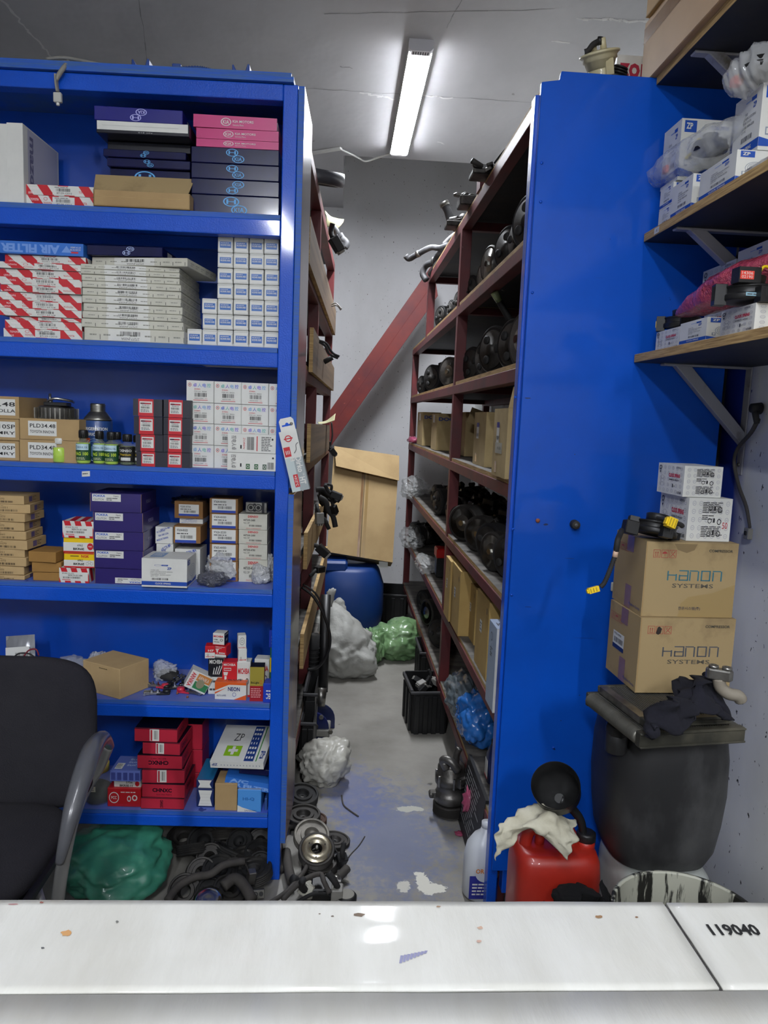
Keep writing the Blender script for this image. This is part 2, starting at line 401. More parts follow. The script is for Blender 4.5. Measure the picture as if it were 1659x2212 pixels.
def crack(mb, p0, p1, n, wob, wd, m, seed):
    r = random.Random(seed); pts = []
    for i in range(n + 1):
        t = i / n; pts.append(V((p0[0] + (p1[0] - p0[0]) * t + r.uniform(-wob, wob), p0[1] + (p1[1] - p0[1]) * t + r.uniform(-wob, wob), ZC - .0008)))
    for i in range(n):
        d = (pts[i + 1] - pts[i]).normalized().cross(V((0, 0, 1))) * wd * r.uniform(.4, 1.3)
        mb.quad(pts[i] - d, pts[i] + d, pts[i + 1] + d, pts[i + 1] - d, m)
def cz(x, y): return at(x, y, 2, ZC)
for (a, b, n, wob, wd, m, sd) in ((cz(655, 190), cz(1165, 222), 24, .006, .003, SEAM, 1), (cz(0, -5), cz(112, 125), 26, .01, .006, PLAST, 2),
        (cz(780, 200), cz(852, 214), 9, .014, .008, PLAST, 3), (cz(905, 205), cz(975, 212), 9, .012, .006, PLAST, 4), (cz(1245, 38), cz(1400, 48), 12, .01, .009, PLAST, 5), (cz(1190, 88), cz(1232, 92), 4, .005, .006, PLAST, 6),
        (cz(1000, -5), cz(965, 60), 8, .003, .002, SEAM, 7), (cz(300, -5), cz(320, 140), 8, .003, .002, SEAM, 8), (cz(735, 143), cz(765, 148), 5, .008, .004, SEAM, 9), (cz(700, 30), cz(1200, 20), 14, .004, .002, SEAM, 10),
        (cz(945, 306), cz(962, 312), 3, .01, .006, PLAST, 11), (cz(815, 209), cz(830, 209), 2, .01, .012, PLAST, 12)):
    crack(c_, a, b, n, wob, wd, m, sd)
c_.box((-.15, 5.06, 3.5), (1.7, 5.12, 4.45), CEIL); c_.box((-.15, 5.12, 3.5), (-.05, Y1 + .1, 4.45), CEIL)  # unseen walls above the slab opening, added to keep world light out
struct(c_.out('ceiling'))
struct(MB().box((XL - .1, Y1, 0), (1.7, Y1 + .1, 4.4), W_BACK).out('wall_back'))
struct(MB().box((XR, Y0, 0), (1.7, Y1, 2.72), W_RIGHT).box((1.6, Y0, 2.7205), (1.7, Y1, 4.45), W_RIGHT).out('wall_right'))
struct(MB().box((XL - .1, Y0, 0), (XL, Y1, ZC), W_ROOM).out('wall_left'))
struct(MB().box((XL - .1, Y0 - .1, 0), (1.7, Y0, ZC), W_ROOM).out('wall_front'))

# batten lamps on the ceiling
GLOW = {}
for i, (x, ya, yb, z, s) in enumerate(LAMPS):
    e = empty('ceiling_lamp', (x, ya, z))
    L_ = yb - ya; g = emit('lamp_diffuser_glow_%d' % int(s), '#F4F8FF', s)
    pr = [(-.053, -.041), (-.05, -.047), (-.042, -.05), (.042, -.05), (.05, -.047), (.053, -.041)]
    MB().slab([(a, b) for a, b in pr][::-1], .045, L_ - .03, g, 1).out('diffuser', parent=e)
    hb = MB(); hb.box((-.054, .03, -.0405), (.054, L_ - .02, 0), WHITE)
    hb.out('housing', parent=e)
    pe = [(-.056, 0), (-.056, -.036), (-.042, -.05), (.042, -.05), (.056, -.036), (.056, 0)]
    for (y0_, y1_) in ((0, .05), (L_ - .03, L_)):
        cp = MB(); cp.slab(pe[::-1], y0_, y1_, mat('lamp_cap_grey', '#E0E0E4', .5), 1)
        if y0_ == 0:
            for k in range(7): cp.box((-.036 + k * .011, .012, -.0515), (-.031 + k * .011, .04, -.0495), ink('#3C3C40'))
        cp.out('end_cap', parent=e)
    tag(e, ['white batten lamp glowing on the ceiling above the aisle', 'batten lamp on the ceiling over the counter', 'batten lamp on the ceiling behind the counter, chair side', 'batten lamp on the ceiling behind the counter, wall side'][i], 'lamp')
o = MB().tube([cz(845, 326) - V((0, 0, .012)), cz(815, 334) - V((0, 0, .02)), cz(790, 338) - V((0, 0, .03)), cz(775, 337) - V((0, 0, .012)), cz(757, 325) - V((0, 0, .02)), cz(737, 320) - V((0, 0, .01))], .006, mat('white_cable', '#C8C8C4', .5)).out('lamp_cable')
tag(o, 'white cable drooping across the ceiling edge from the lamp', 'cable')
tr = MB(); a, b = cz(676, 328), cz(737, 318); d = (b - a).normalized().cross(V((0, 0, 1))) * .014
for k in (0,):
    vs = [a - d, a + d, b + d, b - d]; vs = [p + V((0, 0, -.001)) for p in vs] + [p + V((0, 0, -.014)) for p in vs]
    tr.add(vs, [(0, 1, 2, 3), (7, 6, 5, 4), (0, 4, 5, 1), (1, 5, 6, 2), (2, 6, 7, 3), (3, 7, 4, 0)], WHITE)
tag(tr.out('cable_trunking'), 'short strip of white cable trunking stuck on the ceiling', 'trunking')

# ================================================================== blue shelving unit (frame LF)
use(LF)
UD = .30                     # depth of the unit
UL = -1.45                   # its far end, beyond the photograph
SZ = [2.074, 1.695, 1.328, .962, .594, .228]   # board tops
u = empty('shelving_unit', (0, 0, 0))
tag(u, 'tall blue painted steel shelving unit filled with boxed car parts', 'shelving')
def part(mb, name, **k): return mb.out(name, parent=u, **k)
for (a, b) in ((-.042, 0), (UL, UL + .042)):
    part(MB().box((a, 0, 0), (b, .042, 2.43), BLUE), 'post', bevel=.003, seg=2); part(MB().box((a, UD - .04, 0), (b, UD, 2.43), BLUE), 'post', bevel=.003, seg=2)
part(MB().box((UL, -.001, 2.385), (-.042, .042, 2.43), BLUE), 'top_rail', bevel=.003, seg=2)
for i, z in enumerate(SZ):
    h = (.047, .043, .041, .042, .038, .035)[i]
    part(MB().box((UL + .042, -.001, z - .0145 - h), (-.042, .038, z - .0145), BLUE), 'rail', bevel=.003, seg=2)
    mb = MB(); mb.box((UL + .042, .004, z - .014), (-.044, UD, z), BLUE_PLY, sides=dict(top=BLUE_BOARD, bottom=BLUE_BACK))
    part(mb, 'shelf_board')
    part(MB().box((UL + .042, UD - .038, z - .05), (-.042, UD - .002, z - .0145), BLUE), 'rear_rail')
part(MB().box((UL, UD, .17), (-.034, UD + .008, 2.43), BLUE_BACK), 'back_panel')
tp = MB(); tp.box((UL - .02, -.012, 2.4315), (-.012, UD + .02, 2.446), BLUE_PLY, sides=dict(top=BLUE_BACK)); tp.box((UL - .02, -.006, 2.4462), (-.02, UD + .02, 2.458), BLUE_PLY)
part(tp, 'top_board')
SIDE1 = mat('silvered_ply_face', '#6A606A', .3, c2='#4A3038', sc=3, stretch=(1, 1, .25), coat=.5, fac=(.4, .6), spots=[('#B8B8C4', 12, .66)])
SIDE2 = mat('reddish_blue_sprayed_ply', '#7A5E58', .35, c2='#20327C', sc=1.3, fac=(.47, .53), coat=.4, spots=[('#9A9AA4', 12, .69)])
part(MB().box((.0015, -.006, 1.28), (.0195, UD - .02, 2.425), SIDE1, sides=dict(front=BLUE_PLY)), 'side_panel', bevel=.001)
part(MB().box((.0, -.012, .135), (.018, UD - .02, 1.262), SIDE2, sides=dict(front=BLUE_PLY, top=PLY)), 'side_panel', bevel=.001)
s = MB(); F = Face((at(177, 1030, 1, -.0015).x, -.0015, at(186, 1030, 1, 0).z), (.024, 0, .0022), (0, 0, .016)); s.rect(F, 0, 0, 1, 1, WHITE); s.lines(F, .1, .3, .9, .8, n=1)
part(s, 'price_sticker')

# ================================================================== blue end panel of the other rack
use(WORLD)
p = empty('end_panel', (.78, 2.05, 0)); tag(p, 'large blue painted board closing the end of the red rack', 'panel')
M0 = Matrix.Translation((-.78, -2.05, 0))
zt = 2.425
sh = [(.492, .165), (1.06, .165), (1.065, zt), (.545, zt), (.542, zt - .022), (.494, zt - .03)]
mb = MB(); mb.slab(sh, 2.05, 2.066, BLUE_FLAT, 1); 
for q in mb.f: pass
mb.out('board', parent=p, M=M0, bevel=.0015)
for (a, b) in ((.484, .514), (.53, .545), (1.0, 1.04)):
    MB().box((a, 2.068, 0 if b < .52 else .08), (b, 2.11, 2.37 if b < .52 else 2.3), BLUE).out('post', parent=p, M=M0, bevel=.002)
for (x, y) in ((1113, 858), (1170, 352), (1168, 436), (1150, 632), (1108, 1143), (1105, 1285), (1195, 1615), (1160, 1120)):
    q = at(x, y, 1, 2.05); MB().cyl(q, q - V((0, .0025, 0)), .004, BLUE, 8).out('screw_head', parent=p, M=M0)
sc_ = MB(); Fp = Face((0, 2.05, 0), (1, 0, 0), (0, 0, 1)); r = random.Random(4)
for (x, y, w_, h_) in ((1172, 1130, 14, 6), (1132, 858, 16, 4), (1196, 1616, 4, 5), (1230, 1377, 60, 2), (1215, 1205, 30, 2), (1130, 1310, 20, 2), (1250, 1500, 3, 3), (1310, 1440, 40, 1), (1210, 1555, 3, 3), (1280, 600, 25, 1), (1240, 980, 3, 3)):
    a = at(x, y, 1, 2.05); b = at(x + w_, y + h_, 1, 2.05)
    pts = [(a.x + (b.x - a.x) * (.5 + .5 * cos(t) * r.uniform(.6, 1)), a.z + (b.z - a.z) * (.5 + .5 * sin(t) * r.uniform(.5, 1))) for t in [k * pi / 5 for k in range(10)]]
    sc_.poly(Fp, pts[::-1], ink('#0A2050'), .0006)
sc_.out('paint_chip', parent=p, M=M0)
kb = MB(); q = at(1240, 1132, 1, 2.05); kb.cyl(q, q - V((0, .022, 0)), .013, BKR, 20, .0115); kb.cyl(q - V((0, .022, 0)), q - V((0, .0225, 0)), .005, ink('#4A4A4A'), 10); kb.out('rubber_stop', parent=p, M=M0, bevel=.002)
kb = MB(); q = at(1161, 1124, 1, 2.05); kb.cyl(q, q - V((0, .006, 0)), .006, mat('rusty', '#8A5038', .7), 10); kb.out('rusty_screw', parent=p, M=M0)

# ================================================================== red rack beyond the blue panel
RZ = [2.02, 1.665, 1.316, .958, .60, .236]
rk = empty('steel_rack', (.51, 2.1, 0)); tag(rk, 'red oxide steel rack of compressors behind the blue end board', 'rack')
M0 = Matrix.Translation((-.51, -2.1, 0))
def rp(a, b, name, m=RED_OX, bev=.0015): return MB().box(a, b, m).out(name, parent=rk, M=M0, bevel=bev)
for (y, z1) in ((2.13, 2.36), (3.44, 2.36)):
    for x in (.51, 1.06): rp((x, y, 0), (x + .045, y + .05, z1), 'post')
for x in (.51, 1.06):
    rp((x, 5.60, 0), (x + .045, 5.65, 1.98), 'post'); rp((x, 4.76, 2.02), (x + .045, 4.81, 2.36), 'post')
    rp((x, 2.13, 2.357), (x + .04, 4.82, 2.40), 'rail')
    for z in RZ: rp((x - .001, 2.13, z - .04), (x + .044, 5.66 if z < 2 else 5.66, z), 'rail')
for y in (2.18, 3.49, 5.605):
    for z in RZ: rp((.555, y - .04, z - .03), (1.06, y, z), 'cross_rail')
for y in (2.2, 3.48, 4.8): rp((.55, y - .035, 2.357), (1.06, y, 2.395), 'cross_rail')
for z in RZ:
    b = MB()
    for (ya, yb, dz) in ((2.13, 3.43, 0), (3.445, 5.66, -.002)):
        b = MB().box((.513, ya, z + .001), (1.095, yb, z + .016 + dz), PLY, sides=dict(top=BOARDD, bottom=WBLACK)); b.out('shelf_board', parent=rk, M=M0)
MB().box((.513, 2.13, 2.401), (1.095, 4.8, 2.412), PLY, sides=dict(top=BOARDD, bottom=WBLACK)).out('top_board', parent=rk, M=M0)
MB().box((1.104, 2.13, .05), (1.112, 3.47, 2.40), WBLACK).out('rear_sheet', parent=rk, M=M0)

# ================================================================== red rack along the other side of the aisle (frame LF)
use(LF)
lk = empty('steel_rack', (0, .3, 0)); tag(lk, 'red oxide steel rack with wooden side boards behind the blue shelving', 'rack')
M0 = Matrix.Translation((0, -.3, 0))
def lp(a, b, name, m=RED_OX, bev=.0015, sides=None): return MB().box(a, b, m, sides=sides).out(name, parent=lk, M=M0, bevel=bev)
LYE = 2.42
for y in (.33, 1.10, LYE):
    for x in (-.045, -.50): lp((x, y, 0), (x + .045, y + .045, 2.38), 'post')
for x in (-.045, -.50):
    lp((x + .001, .33, 2.381), (x + .046, LYE + .045, 2.425), 'rail')
    for z in (2.03, 1.67, 1.32, .95, .60, .24): lp((x - .0005, .33, z - .045), (x + .0455, LYE + .045, z), 'rail')
for z in (2.03, 1.67, 1.32, .95, .60, .24):
    lp((-.45, LYE + .002, z - .04), (-.045, LYE + .04, z - .001), 'cross_rail'); lp((-.45, 1.102, z - .04), (-.045, 1.14, z - .001), 'cross_rail')
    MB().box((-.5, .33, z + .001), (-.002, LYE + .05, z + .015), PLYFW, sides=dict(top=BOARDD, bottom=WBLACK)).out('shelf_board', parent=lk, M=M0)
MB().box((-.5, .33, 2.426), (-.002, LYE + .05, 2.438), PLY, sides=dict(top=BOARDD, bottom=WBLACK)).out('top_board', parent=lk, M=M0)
# retaining boards along the aisle: (y near, y far, z0 near, z1 near, z0 far, z1 far)
def rb(ya, yb, a0, a1, b0, b1, face, edge=PLY):
    mb = MB(); x0, x1 = .002, .017
    vs = [(x0, ya, a0), (x1, ya, a0), (x1, ya, a1), (x0, ya, a1), (x0, yb, b0), (x1, yb, b0), (x1, yb, b1), (x0, yb, b1)]
    mb.add(vs, [(0, 1, 2, 3), (7, 6, 5, 4), (3, 2, 6, 7), (1, 0, 4, 5)], edge); mb.add(vs, [(1, 5, 6, 2), (4, 0, 3, 7)], face)
    mb.out('side_board', parent=lk, M=M0, bevel=.0008)
rb(.34, 2.45, 2.01, 2.16, 2.00, 2.15, PLYF)
rb(.62, 2.45, 1.665, 1.83, 1.66, 1.80, PLYF)
rb(.62, 2.10, 1.32, 1.47, 1.31, 1.45, PLYF)
rb(.60, 2.40, .905, 1.05, .93, 1.06, PLYFW)
rb(.55, 2.30, .52, .66, .58, .70, PLYFW)
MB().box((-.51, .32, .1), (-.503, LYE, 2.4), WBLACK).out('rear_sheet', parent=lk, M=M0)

# ================================================================== sloping red beam and its fellows
use(WORLD)
def beam(pa, pb, Y, hw, label):
    """steel channel from the pixel line pa to pb at depth Y"""
    (a0, a1), (b0, b1) = pa, pb
    A0, A1, B0, B1 = [at(*q, 1, Y) for q in (a0, a1, b0, b1)]
    mb = MB(); t = V((0, .055, 0)); e = .008
    mb.add([A0, A1, B1, B0, A0 + t, A1 + t, B1 + t, B0 + t], [(0, 1, 2, 3), (7, 6, 5, 4), (0, 4, 5, 1), (3, 2, 6, 7), (1, 5, 6, 2), (0, 3, 7, 4)], RED_BEAM)
    # raised flange along the lower half of the front, with the crease the photograph shows
    m0, m1 = A0.lerp(A1, .5), B0.lerp(B1, .5); f = V((0, -.022, 0))
    mb.add([m0 + f, A1 + f, B1 + f, m1 + f, m0, A1, B1, m1], [(0, 1, 2, 3), (0, 4, 5, 1), (1, 5, 6, 2), (3, 2, 6, 7), (0, 3, 7, 4)], RED_BEAM)
    o = mb.out('steel_beam', M=Matrix.Identity(4), bevel=.002); tag(o, label, 'beam'); return o
beam(((935, 570), (945, 640)), ((700, 905), (700, 985)), 5.9, .1, 'red oxide steel channel sloping down across the rear wall')
# ================================================================== boxes of the blue shelving unit
use(LF)
def gloss(F, mb, c='#B8BCD8'): pass
KIAB = ink('#5AA6E0')
def oval(mb, F, cx, cy, rx, ry, m, txt, flip=False):
    mb.ring(F, cx, cy, rx, ry, m, .16); mb.text(F, txt, cx - rx * .6, cy - ry * .5, cx + rx * .6, cy + ry * .5, m, flip=flip, bold=.01)
def navy_deco(flip=False, m=None, cx=.5, swap=False):
    m = m or KIAB
    def f(mb, F):
        f_ = F['front']; k = f_.v.length / f_.u.length; ry = .24; rx = ry * k * 1.7; s_ = -1 if swap else 1
        oval(mb, f_, cx - rx * .5, .5 + .2 * s_, rx, ry, m, 'H', flip); oval(mb, f_, cx + rx * .5, .5 - .2 * s_, rx, ry, m, 'KIA', flip)
        mb.bars(F['right'], .3, .2, .6, .8, WHITE)
    return f
def pink_deco(mb, F):
    f = F['front']; oval(mb, f, .39, .5, .062, .32, WHITE, 'KIA'); mb.text(f, 'KIA MOTORS', .47, .47, .72, .68, WHITE, bold=.01); mb.text(f, 'Genuine Parts', .47, .22, .6, .36, WHITE)
def toyota_deco(seed=0, flip=False):
    def f(mb, F):
        for k in ('front', 'right', 'top'):
            if k in F: mb.stripes(F[k], REDC, .30 if k == 'front' else .4, .15, -.1, off=(seed * .137) % .3)
        f_ = F['front']; r = random.Random(seed); W_ = ink('#F0E8E8'); T = REDC
        mb.rect(f_, .40, .08, .72, .92, WHITE, .0007); mb.bars(f_, .45, .42, .66, .72, seed=seed, k=.001)
        mb.text(f_, '87139-12010', .46, .16, .68, .34, ink('#222222'), flip=flip, k=.001); mb.lines(f_, .43, .76, .66, .88, n=1, words=3, k=.001)
        for (a, b) in ((.08, .5), (.78, .3), (.27, .2)): mb.text(f_, 'TOYOTA', a, b, a + .12, b + .22, W_ if a < .1 else T, flip=flip, bold=.01)
        mb.ring(f_, .30, .7, .028, .16, T); mb.text(f_, 'LEXUS', .05, .1, .13, .3, W_, bold=.01)
    return f
def nissan_deco(seed=0, flip=True, num='27277-JN20A'):
    def f(mb, F):
        f_ = F['front']; r = random.Random(seed)
        mb.rect(f_, .24, .06, .66, .94, WHITE, .0007); mb.bars(f_, .36, .45, .56, .78, seed=seed, k=.001); mb.text(f_, num, .37, .12, .55, .36, ink('#333333'), flip=flip, k=.001)
        for k in range(7): a = .03 + k * .14 + r.uniform(0, .03); mb.lines(f_, a, .35, a + .08, .6, ink('#8A8A80'), n=1, words=3); mb.rect(f_, a + .1, .1, a + .106, .5, ink('#55554E'))
        g = F['right']
        for k in range(5): mb.lines(g, .1 + k * .17, .2, .22 + k * .17, .7, ink('#9A9A90'), n=2, words=2)
    return f
def labelled(lines_, m=WHITE, band=None, rect=(.1, .1, .9, .9), bar=(.35, .25, .85, .45), txtm='#222222', hd=(.15, .68, .6, .86)):
    def f(mb, F):
        f_ = F['front']; a, b, c, d = rect; mb.rect(f_, a, b, c, d, m, .0006)
        w_, h_ = c - a, d - b
        def q(r): return (a + r[0] * w_, b + r[1] * h_, a + r[2] * w_, b + r[3] * h_)
        if lines_: mb.text(f_, lines_, *q(hd), ink(txtm), bold=.01, k=.001)
        mb.lines(f_, *q((.08, .52, .75, .66)), n=1, k=.001)
        if bar: mb.bars(f_, *q(bar), k=.001)
        if band: mb.rect(f_, *q((0, 0, 1, .18)), band, .0008)
    return f
# ---- first shelf
z1 = SZ[0] + .0005
def mazda(mb, F):
    r = F['right']; G = ink('#6A6A88'); GB = ink('#A2A2B4'); mb.rect(r, .12, .02, .95, .98, mat('pale_violet_print', '#B0B0C0', .4), .0003); mb.text(r, 'mazda', .16, .16, .30, .9, G, rot=-1, bold=.03, k=.0012)
    mb.ring(r, .14, .14, .05, .06, G, .15, k=.0012)
def std(px, Y, d, h, label, deco=None, rot=0):
    a = at(px[0], 430, 1, Y); b = at(px[1], 430, 1, Y); w_ = b.x - a.x
    mb, F = carton('upright_box', w_, d, h, WHITE, deco); o = mb.out('filter_box', M=FR @ Matrix.Translation(((a.x + b.x) / 2, Y, z1)) @ rotm(rot), bevel=.001); tag(o, label, 'box', 'white filter boxes standing on the top shelf'); return o
std((17, 52), .02, .24, .222, 'white filter box standing on end, grey print on its side, beside red striped boxes', mazda, radians(-1))
std((-26, 18), .02, .24, .218, 'plain white filter box standing on end, nearest the end of the top shelf')
stk(z1, [I('filter_box', 'lower red striped white box lying beside the standing white filter boxes', 'box', (54, 424, 203, 448), .035, .2, WHITE, toyota_deco(1), group='red striped boxes on the top shelf'),
         I('filter_box', 'upper red striped white box lying beside the standing white filter boxes', 'box', (54, 401, 203, 423), .035, .2, WHITE, toyota_deco(2), group='red striped boxes on the top shelf')])
# open brown tray
e = empty('carton_tray', (0, 0, 0)); a = at(203, 448, 1, .005); b = at(411, 448, 1, .005)
tr = MB(); x0, x1, zb = a.x, b.x, z1; zt_ = at(300, 415, 1, .005).z; zh = at(300, 381, 1, .05).z; K = mat('tray_inside', '#B58C54', .85)
tr.box((x0, 0, zb), (x1, .003, zt_), CARD); tr.box((x0, 0, zb), (x1, .2, zb + .003), CARD); tr.box((x0, 0, zb), (x0 + .003, .2, zt_), CARD); tr.box((x1 - .003, 0, zb), (x1, .2, zt_), CARD)
tr.out('tray', parent=e)
fl = MB(); fl.add([(x0 - .004, .012, zt_ - .004), (x1 - .01, .012, zt_ - .004), (x1 + .0, .055, zh), (x0 - .012, .055, zh)], [(0, 1, 2, 3)], CARD_OLD); fl.out('flap', parent=e, solid=.003)
fl = MB(); fl.add([(x0 + .002, .0, zt_ - .018), (x1 - .002, 0, zt_ - .018), (x1 - .012, .03, zt_ + .002), (x0 + .004, .03, zt_ + .002)], [(0, 1, 2, 3)], CARD_L); fl.out('inner_flap', parent=e, solid=.002)
tag(e, 'open brown cardboard tray with raised flap under dark blue boxes', 'box')
g = 'dark blue boxes over the open tray'
zz = zt_ - .026 + .03
stk(zz + .002, [I('filter_box', 'narrow dark blue box directly above the open brown tray', 'box', (238, 367, 411, 384), .07, .2, NAVY, navy_deco(), group=g),
     I('filter_box', 'narrow dark blue box second above the open brown tray', 'box', (231, 344, 411, 367), .055, .2, NAVY, navy_deco(), group=g),
     I('filter_box', 'narrow dark blue box third above the open brown tray', 'box', (223, 325, 402, 344), .05, .2, NAVY, navy_deco(swap=True), group=g),
     I('filter_box', 'near black flat box under the large white ended box', 'box', (232, 309, 412, 325), .065, .2, NAVY_D, None, group=g),
     I('filter_box', 'black box with a plain white end, below the topmost dark blue box', 'box', (208, 264, 409, 309), .005, .25, NAVY_D, lambda mb, F: (mb.rect(F['front'], .008, .28, .985, .97, WHITE), mb.lines(F['front'], .06, .6, .95, .64, ink('#9A9A96'), n=1, words=1), mb.text(F['front'], 'NC 810', .45, .1, .6, .2, ink('#A8A8A8'), flip=True)), group=g),
     I('filter_box', 'topmost dark blue box with pale oval badges on the tray stack', 'box', (204, 233, 394, 263), .01, .2, mat('royal_navy_card', '#1C1C78', .25, coat=.4), navy_deco(True, ink('#B0B0E8'), swap=True), group=g, rot=radians(1.5))])
g = 'boxes stacked against the corner post, top shelf'
xr = 604
it = [I('filter_box', t + ' dark blue oval badged box of the corner post stack', 'box', (413, a_, 603, b_), .044, .2, NAVY, navy_deco(swap=k == 1), group=g) for k, (t, a_, b_) in enumerate((('lowest', 423, 459), ('second lowest', 389, 422), ('third lowest', 355, 388), ('topmost', 320, 354)))]
it += [I('filter_box', t + ' pink box on the corner post stack', 'box', q, y, .2, PINK, pink_deco, group=g, rot=rr) for (t, q, y, rr) in (('lowest', (424, 303, 602, 325), .046, 0), ('middle', (424, 280, 602, 302), .046, 0), ('topmost', (418, 251, 598, 277), .044, radians(1)))]
stk(z1, it)
# ---- second shelf
z2 = SZ[1] + .0005; g = 'red striped boxes on the second shelf'
rows = [(8, 178, 712, 733), (12, 176, 694, 712), (20, 176, 686, 694), (0, 176, 668, 686), (0, 176, 651, 668), (0, 176, 634, 651), (0, 176, 618, 634), (0, 176, 601, 618), (0, 176, 584, 601), (0, 186, 569, 584), (10, 186, 553, 569)]
n = len(rows)
it = [I('filter_box', ordn(n - 1 - k, n, 'topmost', 'lowest') + ' red striped box in the second shelf stack by the blue filter box', 'box', (x0, a_, x1, b_), .02 + .004 * (k % 3), .2, WHITE, toyota_deco(k + 3, k > 2), group=g, rot=radians((0, 1.5, -1.5, .8)[k % 4])) for k, (x0, x1, a_, b_) in enumerate(rows)]
def acdeco(mb, F):
    f = F['front']; L1 = ink('#6E96D8'); mb.text(f, 'AIR FILTER', .02, .1, .72, .8, L1, flip=True, bold=.05); mb.text(f, 'A/CAIR FILTER', .84, .42, .97, .56, WHITE, flip=True); mb.text(f, '87139-28020', .85, .62, .97, .74, WHITE, flip=True); mb.rect(f, .85, .2, .94, .34, REDC)
    mb.poly(f, [(.74, .25), (.80, .8), (.86, .25)], L1)
it.append(I('filter_box', 'bright blue air filter box lying on the red striped stack', 'box', (-2, 523, 180, 553), .012, .2, LBLUE, acdeco))
stk(z2, it)
g = 'grey white printed boxes on the second shelf'
rows = [(182, 398, 711, 740), (176, 396, 692, 711), (178, 393, 676, 692), (180, 394, 659, 676), (177, 391, 642, 659), (178, 391, 626, 642), (177, 391, 611, 626), (176, 388, 597, 611), (174, 388, 585, 597), (174, 388, 574, 585)]
n = len(rows)
it = [I('filter_box', ordn(n - 1 - k, n, 'topmost', 'lowest') + ' of the grey white printed boxes piled in the middle of the second shelf', 'box', (x0, a_, x1, b_), .015 + .003 * (k % 2), .26, CREAM, nissan_deco(k), group=g) for k, (x0, x1, a_, b_) in enumerate(rows)]
it.append(I('filter_box', 'grey white printed box jutting askew over the pile, under dark blue box', 'box', (191, 556, 410, 574), .02, .235, CREAM, nissan_deco(40), group=g, rot=radians(-9)))
it.append(I('filter_box', 'dark blue oval badged box on the grey white printed pile', 'box', (186, 531, 352, 556), .015, .15, NAVY, navy_deco(True, ink('#A8B8E0'), cx=.55, swap=True), rot=radians(-3)))
stk(z2, it)
# 32 receiver drier boxes
DR = mat('drier_blue_print', '#2A62AC', .4)
def drier(seed):
    def f(mb, F):
        f_ = F['front']; mb.rect(f_, .14, .3, .88, .7, DR); mb.text(f_, 'RECEIVER DRIER', .2, .42, .84, .54, WHITE, bold=.02); mb.lines(f_, .2, .58, .84, .66, WHITE, n=1, words=4, seed=seed)
        mb.rect(f_, .04, .9, .96, .92, ink('#9A9A94')); mb.rect(f_, .05, .08, .95, .095, ink('#A4A49E'))
        for k in range(7): mb.rect(f_, .955, .2 + k * .09, .985, .24 + k * .09, ink('#3A3A3A'))
    return f
g = 'small white boxes with blue labels on the second shelf'
cols = [(571, 603), (538.5, 570), (505, 537), (470, 503.5), (437, 469), (404.5, 436)]
rowz = [(717, 750), (684, 717), (650, 683.5), (617, 650), (583.5, 616.5), (550, 583), (516, 549.5)]
for c, (xa, xb) in enumerate(cols):
    nr = (7, 7, 7, 7, 3, 1)[c]; sh = -1.3 * c
    cn = ('column against the corner post', 'second column from the corner post', 'third column from the corner post', 'fourth column from the corner post', 'short column of three', 'lone column')[c]
    stk(z2, [I('drier_box', ('small white blue labelled box, ' + ordn(nr - 1 - k, nr, 'top', 'bottom') + ' in the ' + cn) if nr > 1 else 'small white blue labelled box standing alone at the end of the bottom row', 'box', (xa + R.uniform(-.6, .6), a_ + sh, xb + R.uniform(-.4, .4) - .6, b_ + sh), 0.048 + R.uniform(-.003, .003), .19, WHITE, drier(k), group=g, rot=radians(R.uniform(-1, 1))) for k, (a_, b_) in enumerate(rowz[:nr])])
# ---- third shelf
z3 = SZ[2] + .0005
def pld(t1, t2, rect=(.14, .18, .62, .88)):
    def f(mb, F):
        a, b, c, d = rect; f_ = F['front']; mb.rect(f_, a, b, c, d, WHITE); B_ = ink('#1C1C1C')
        mb.text(f_, t1, a + .03, b + (d - b) * .55, c - .02 if c < .9 else c, b + (d - b) * .82, B_, bold=.01); mb.text(f_, t2, a + .03, b + (d - b) * .18, c - .04 if c < .9 else c, b + (d - b) * .38, B_, bold=.01)
    return f
g = 'brown boxes with white labels on the third shelf'
stk(z3, [I('parts_box', 'lower brown box with large printed label behind the green bottles', 'box', (43, 951, 171, 997), .03, .2, CARD, pld('PLD34.48', 'TOYOTA INNOVA'), group=g),
         I('parts_box', 'upper brown box with large printed label carrying the bare alternator housing', 'box', (43, 905, 171, 949), .03, .2, CARD, pld('PLD34.48', 'TOYOTA INNOVA'), group=g)])
cd = dict(group=g)
stk(z3, [I('parts_box', t + ' brown box of the stack at the edge of the picture, third shelf', 'box', (-75, a_, 41, b_), .03, .2, CARD, pld(x, y, (.3, .15, .93, .88)), **cd) for (t, a_, b_, x, y) in (('lowest', 951, 997, '.1.3.10SP', 'CAMRY'), ('middle', 904, 949, '.1.3.10SP', 'CAMRY'), ('topmost', 855, 902, '.33.48', 'COROLLA'))])
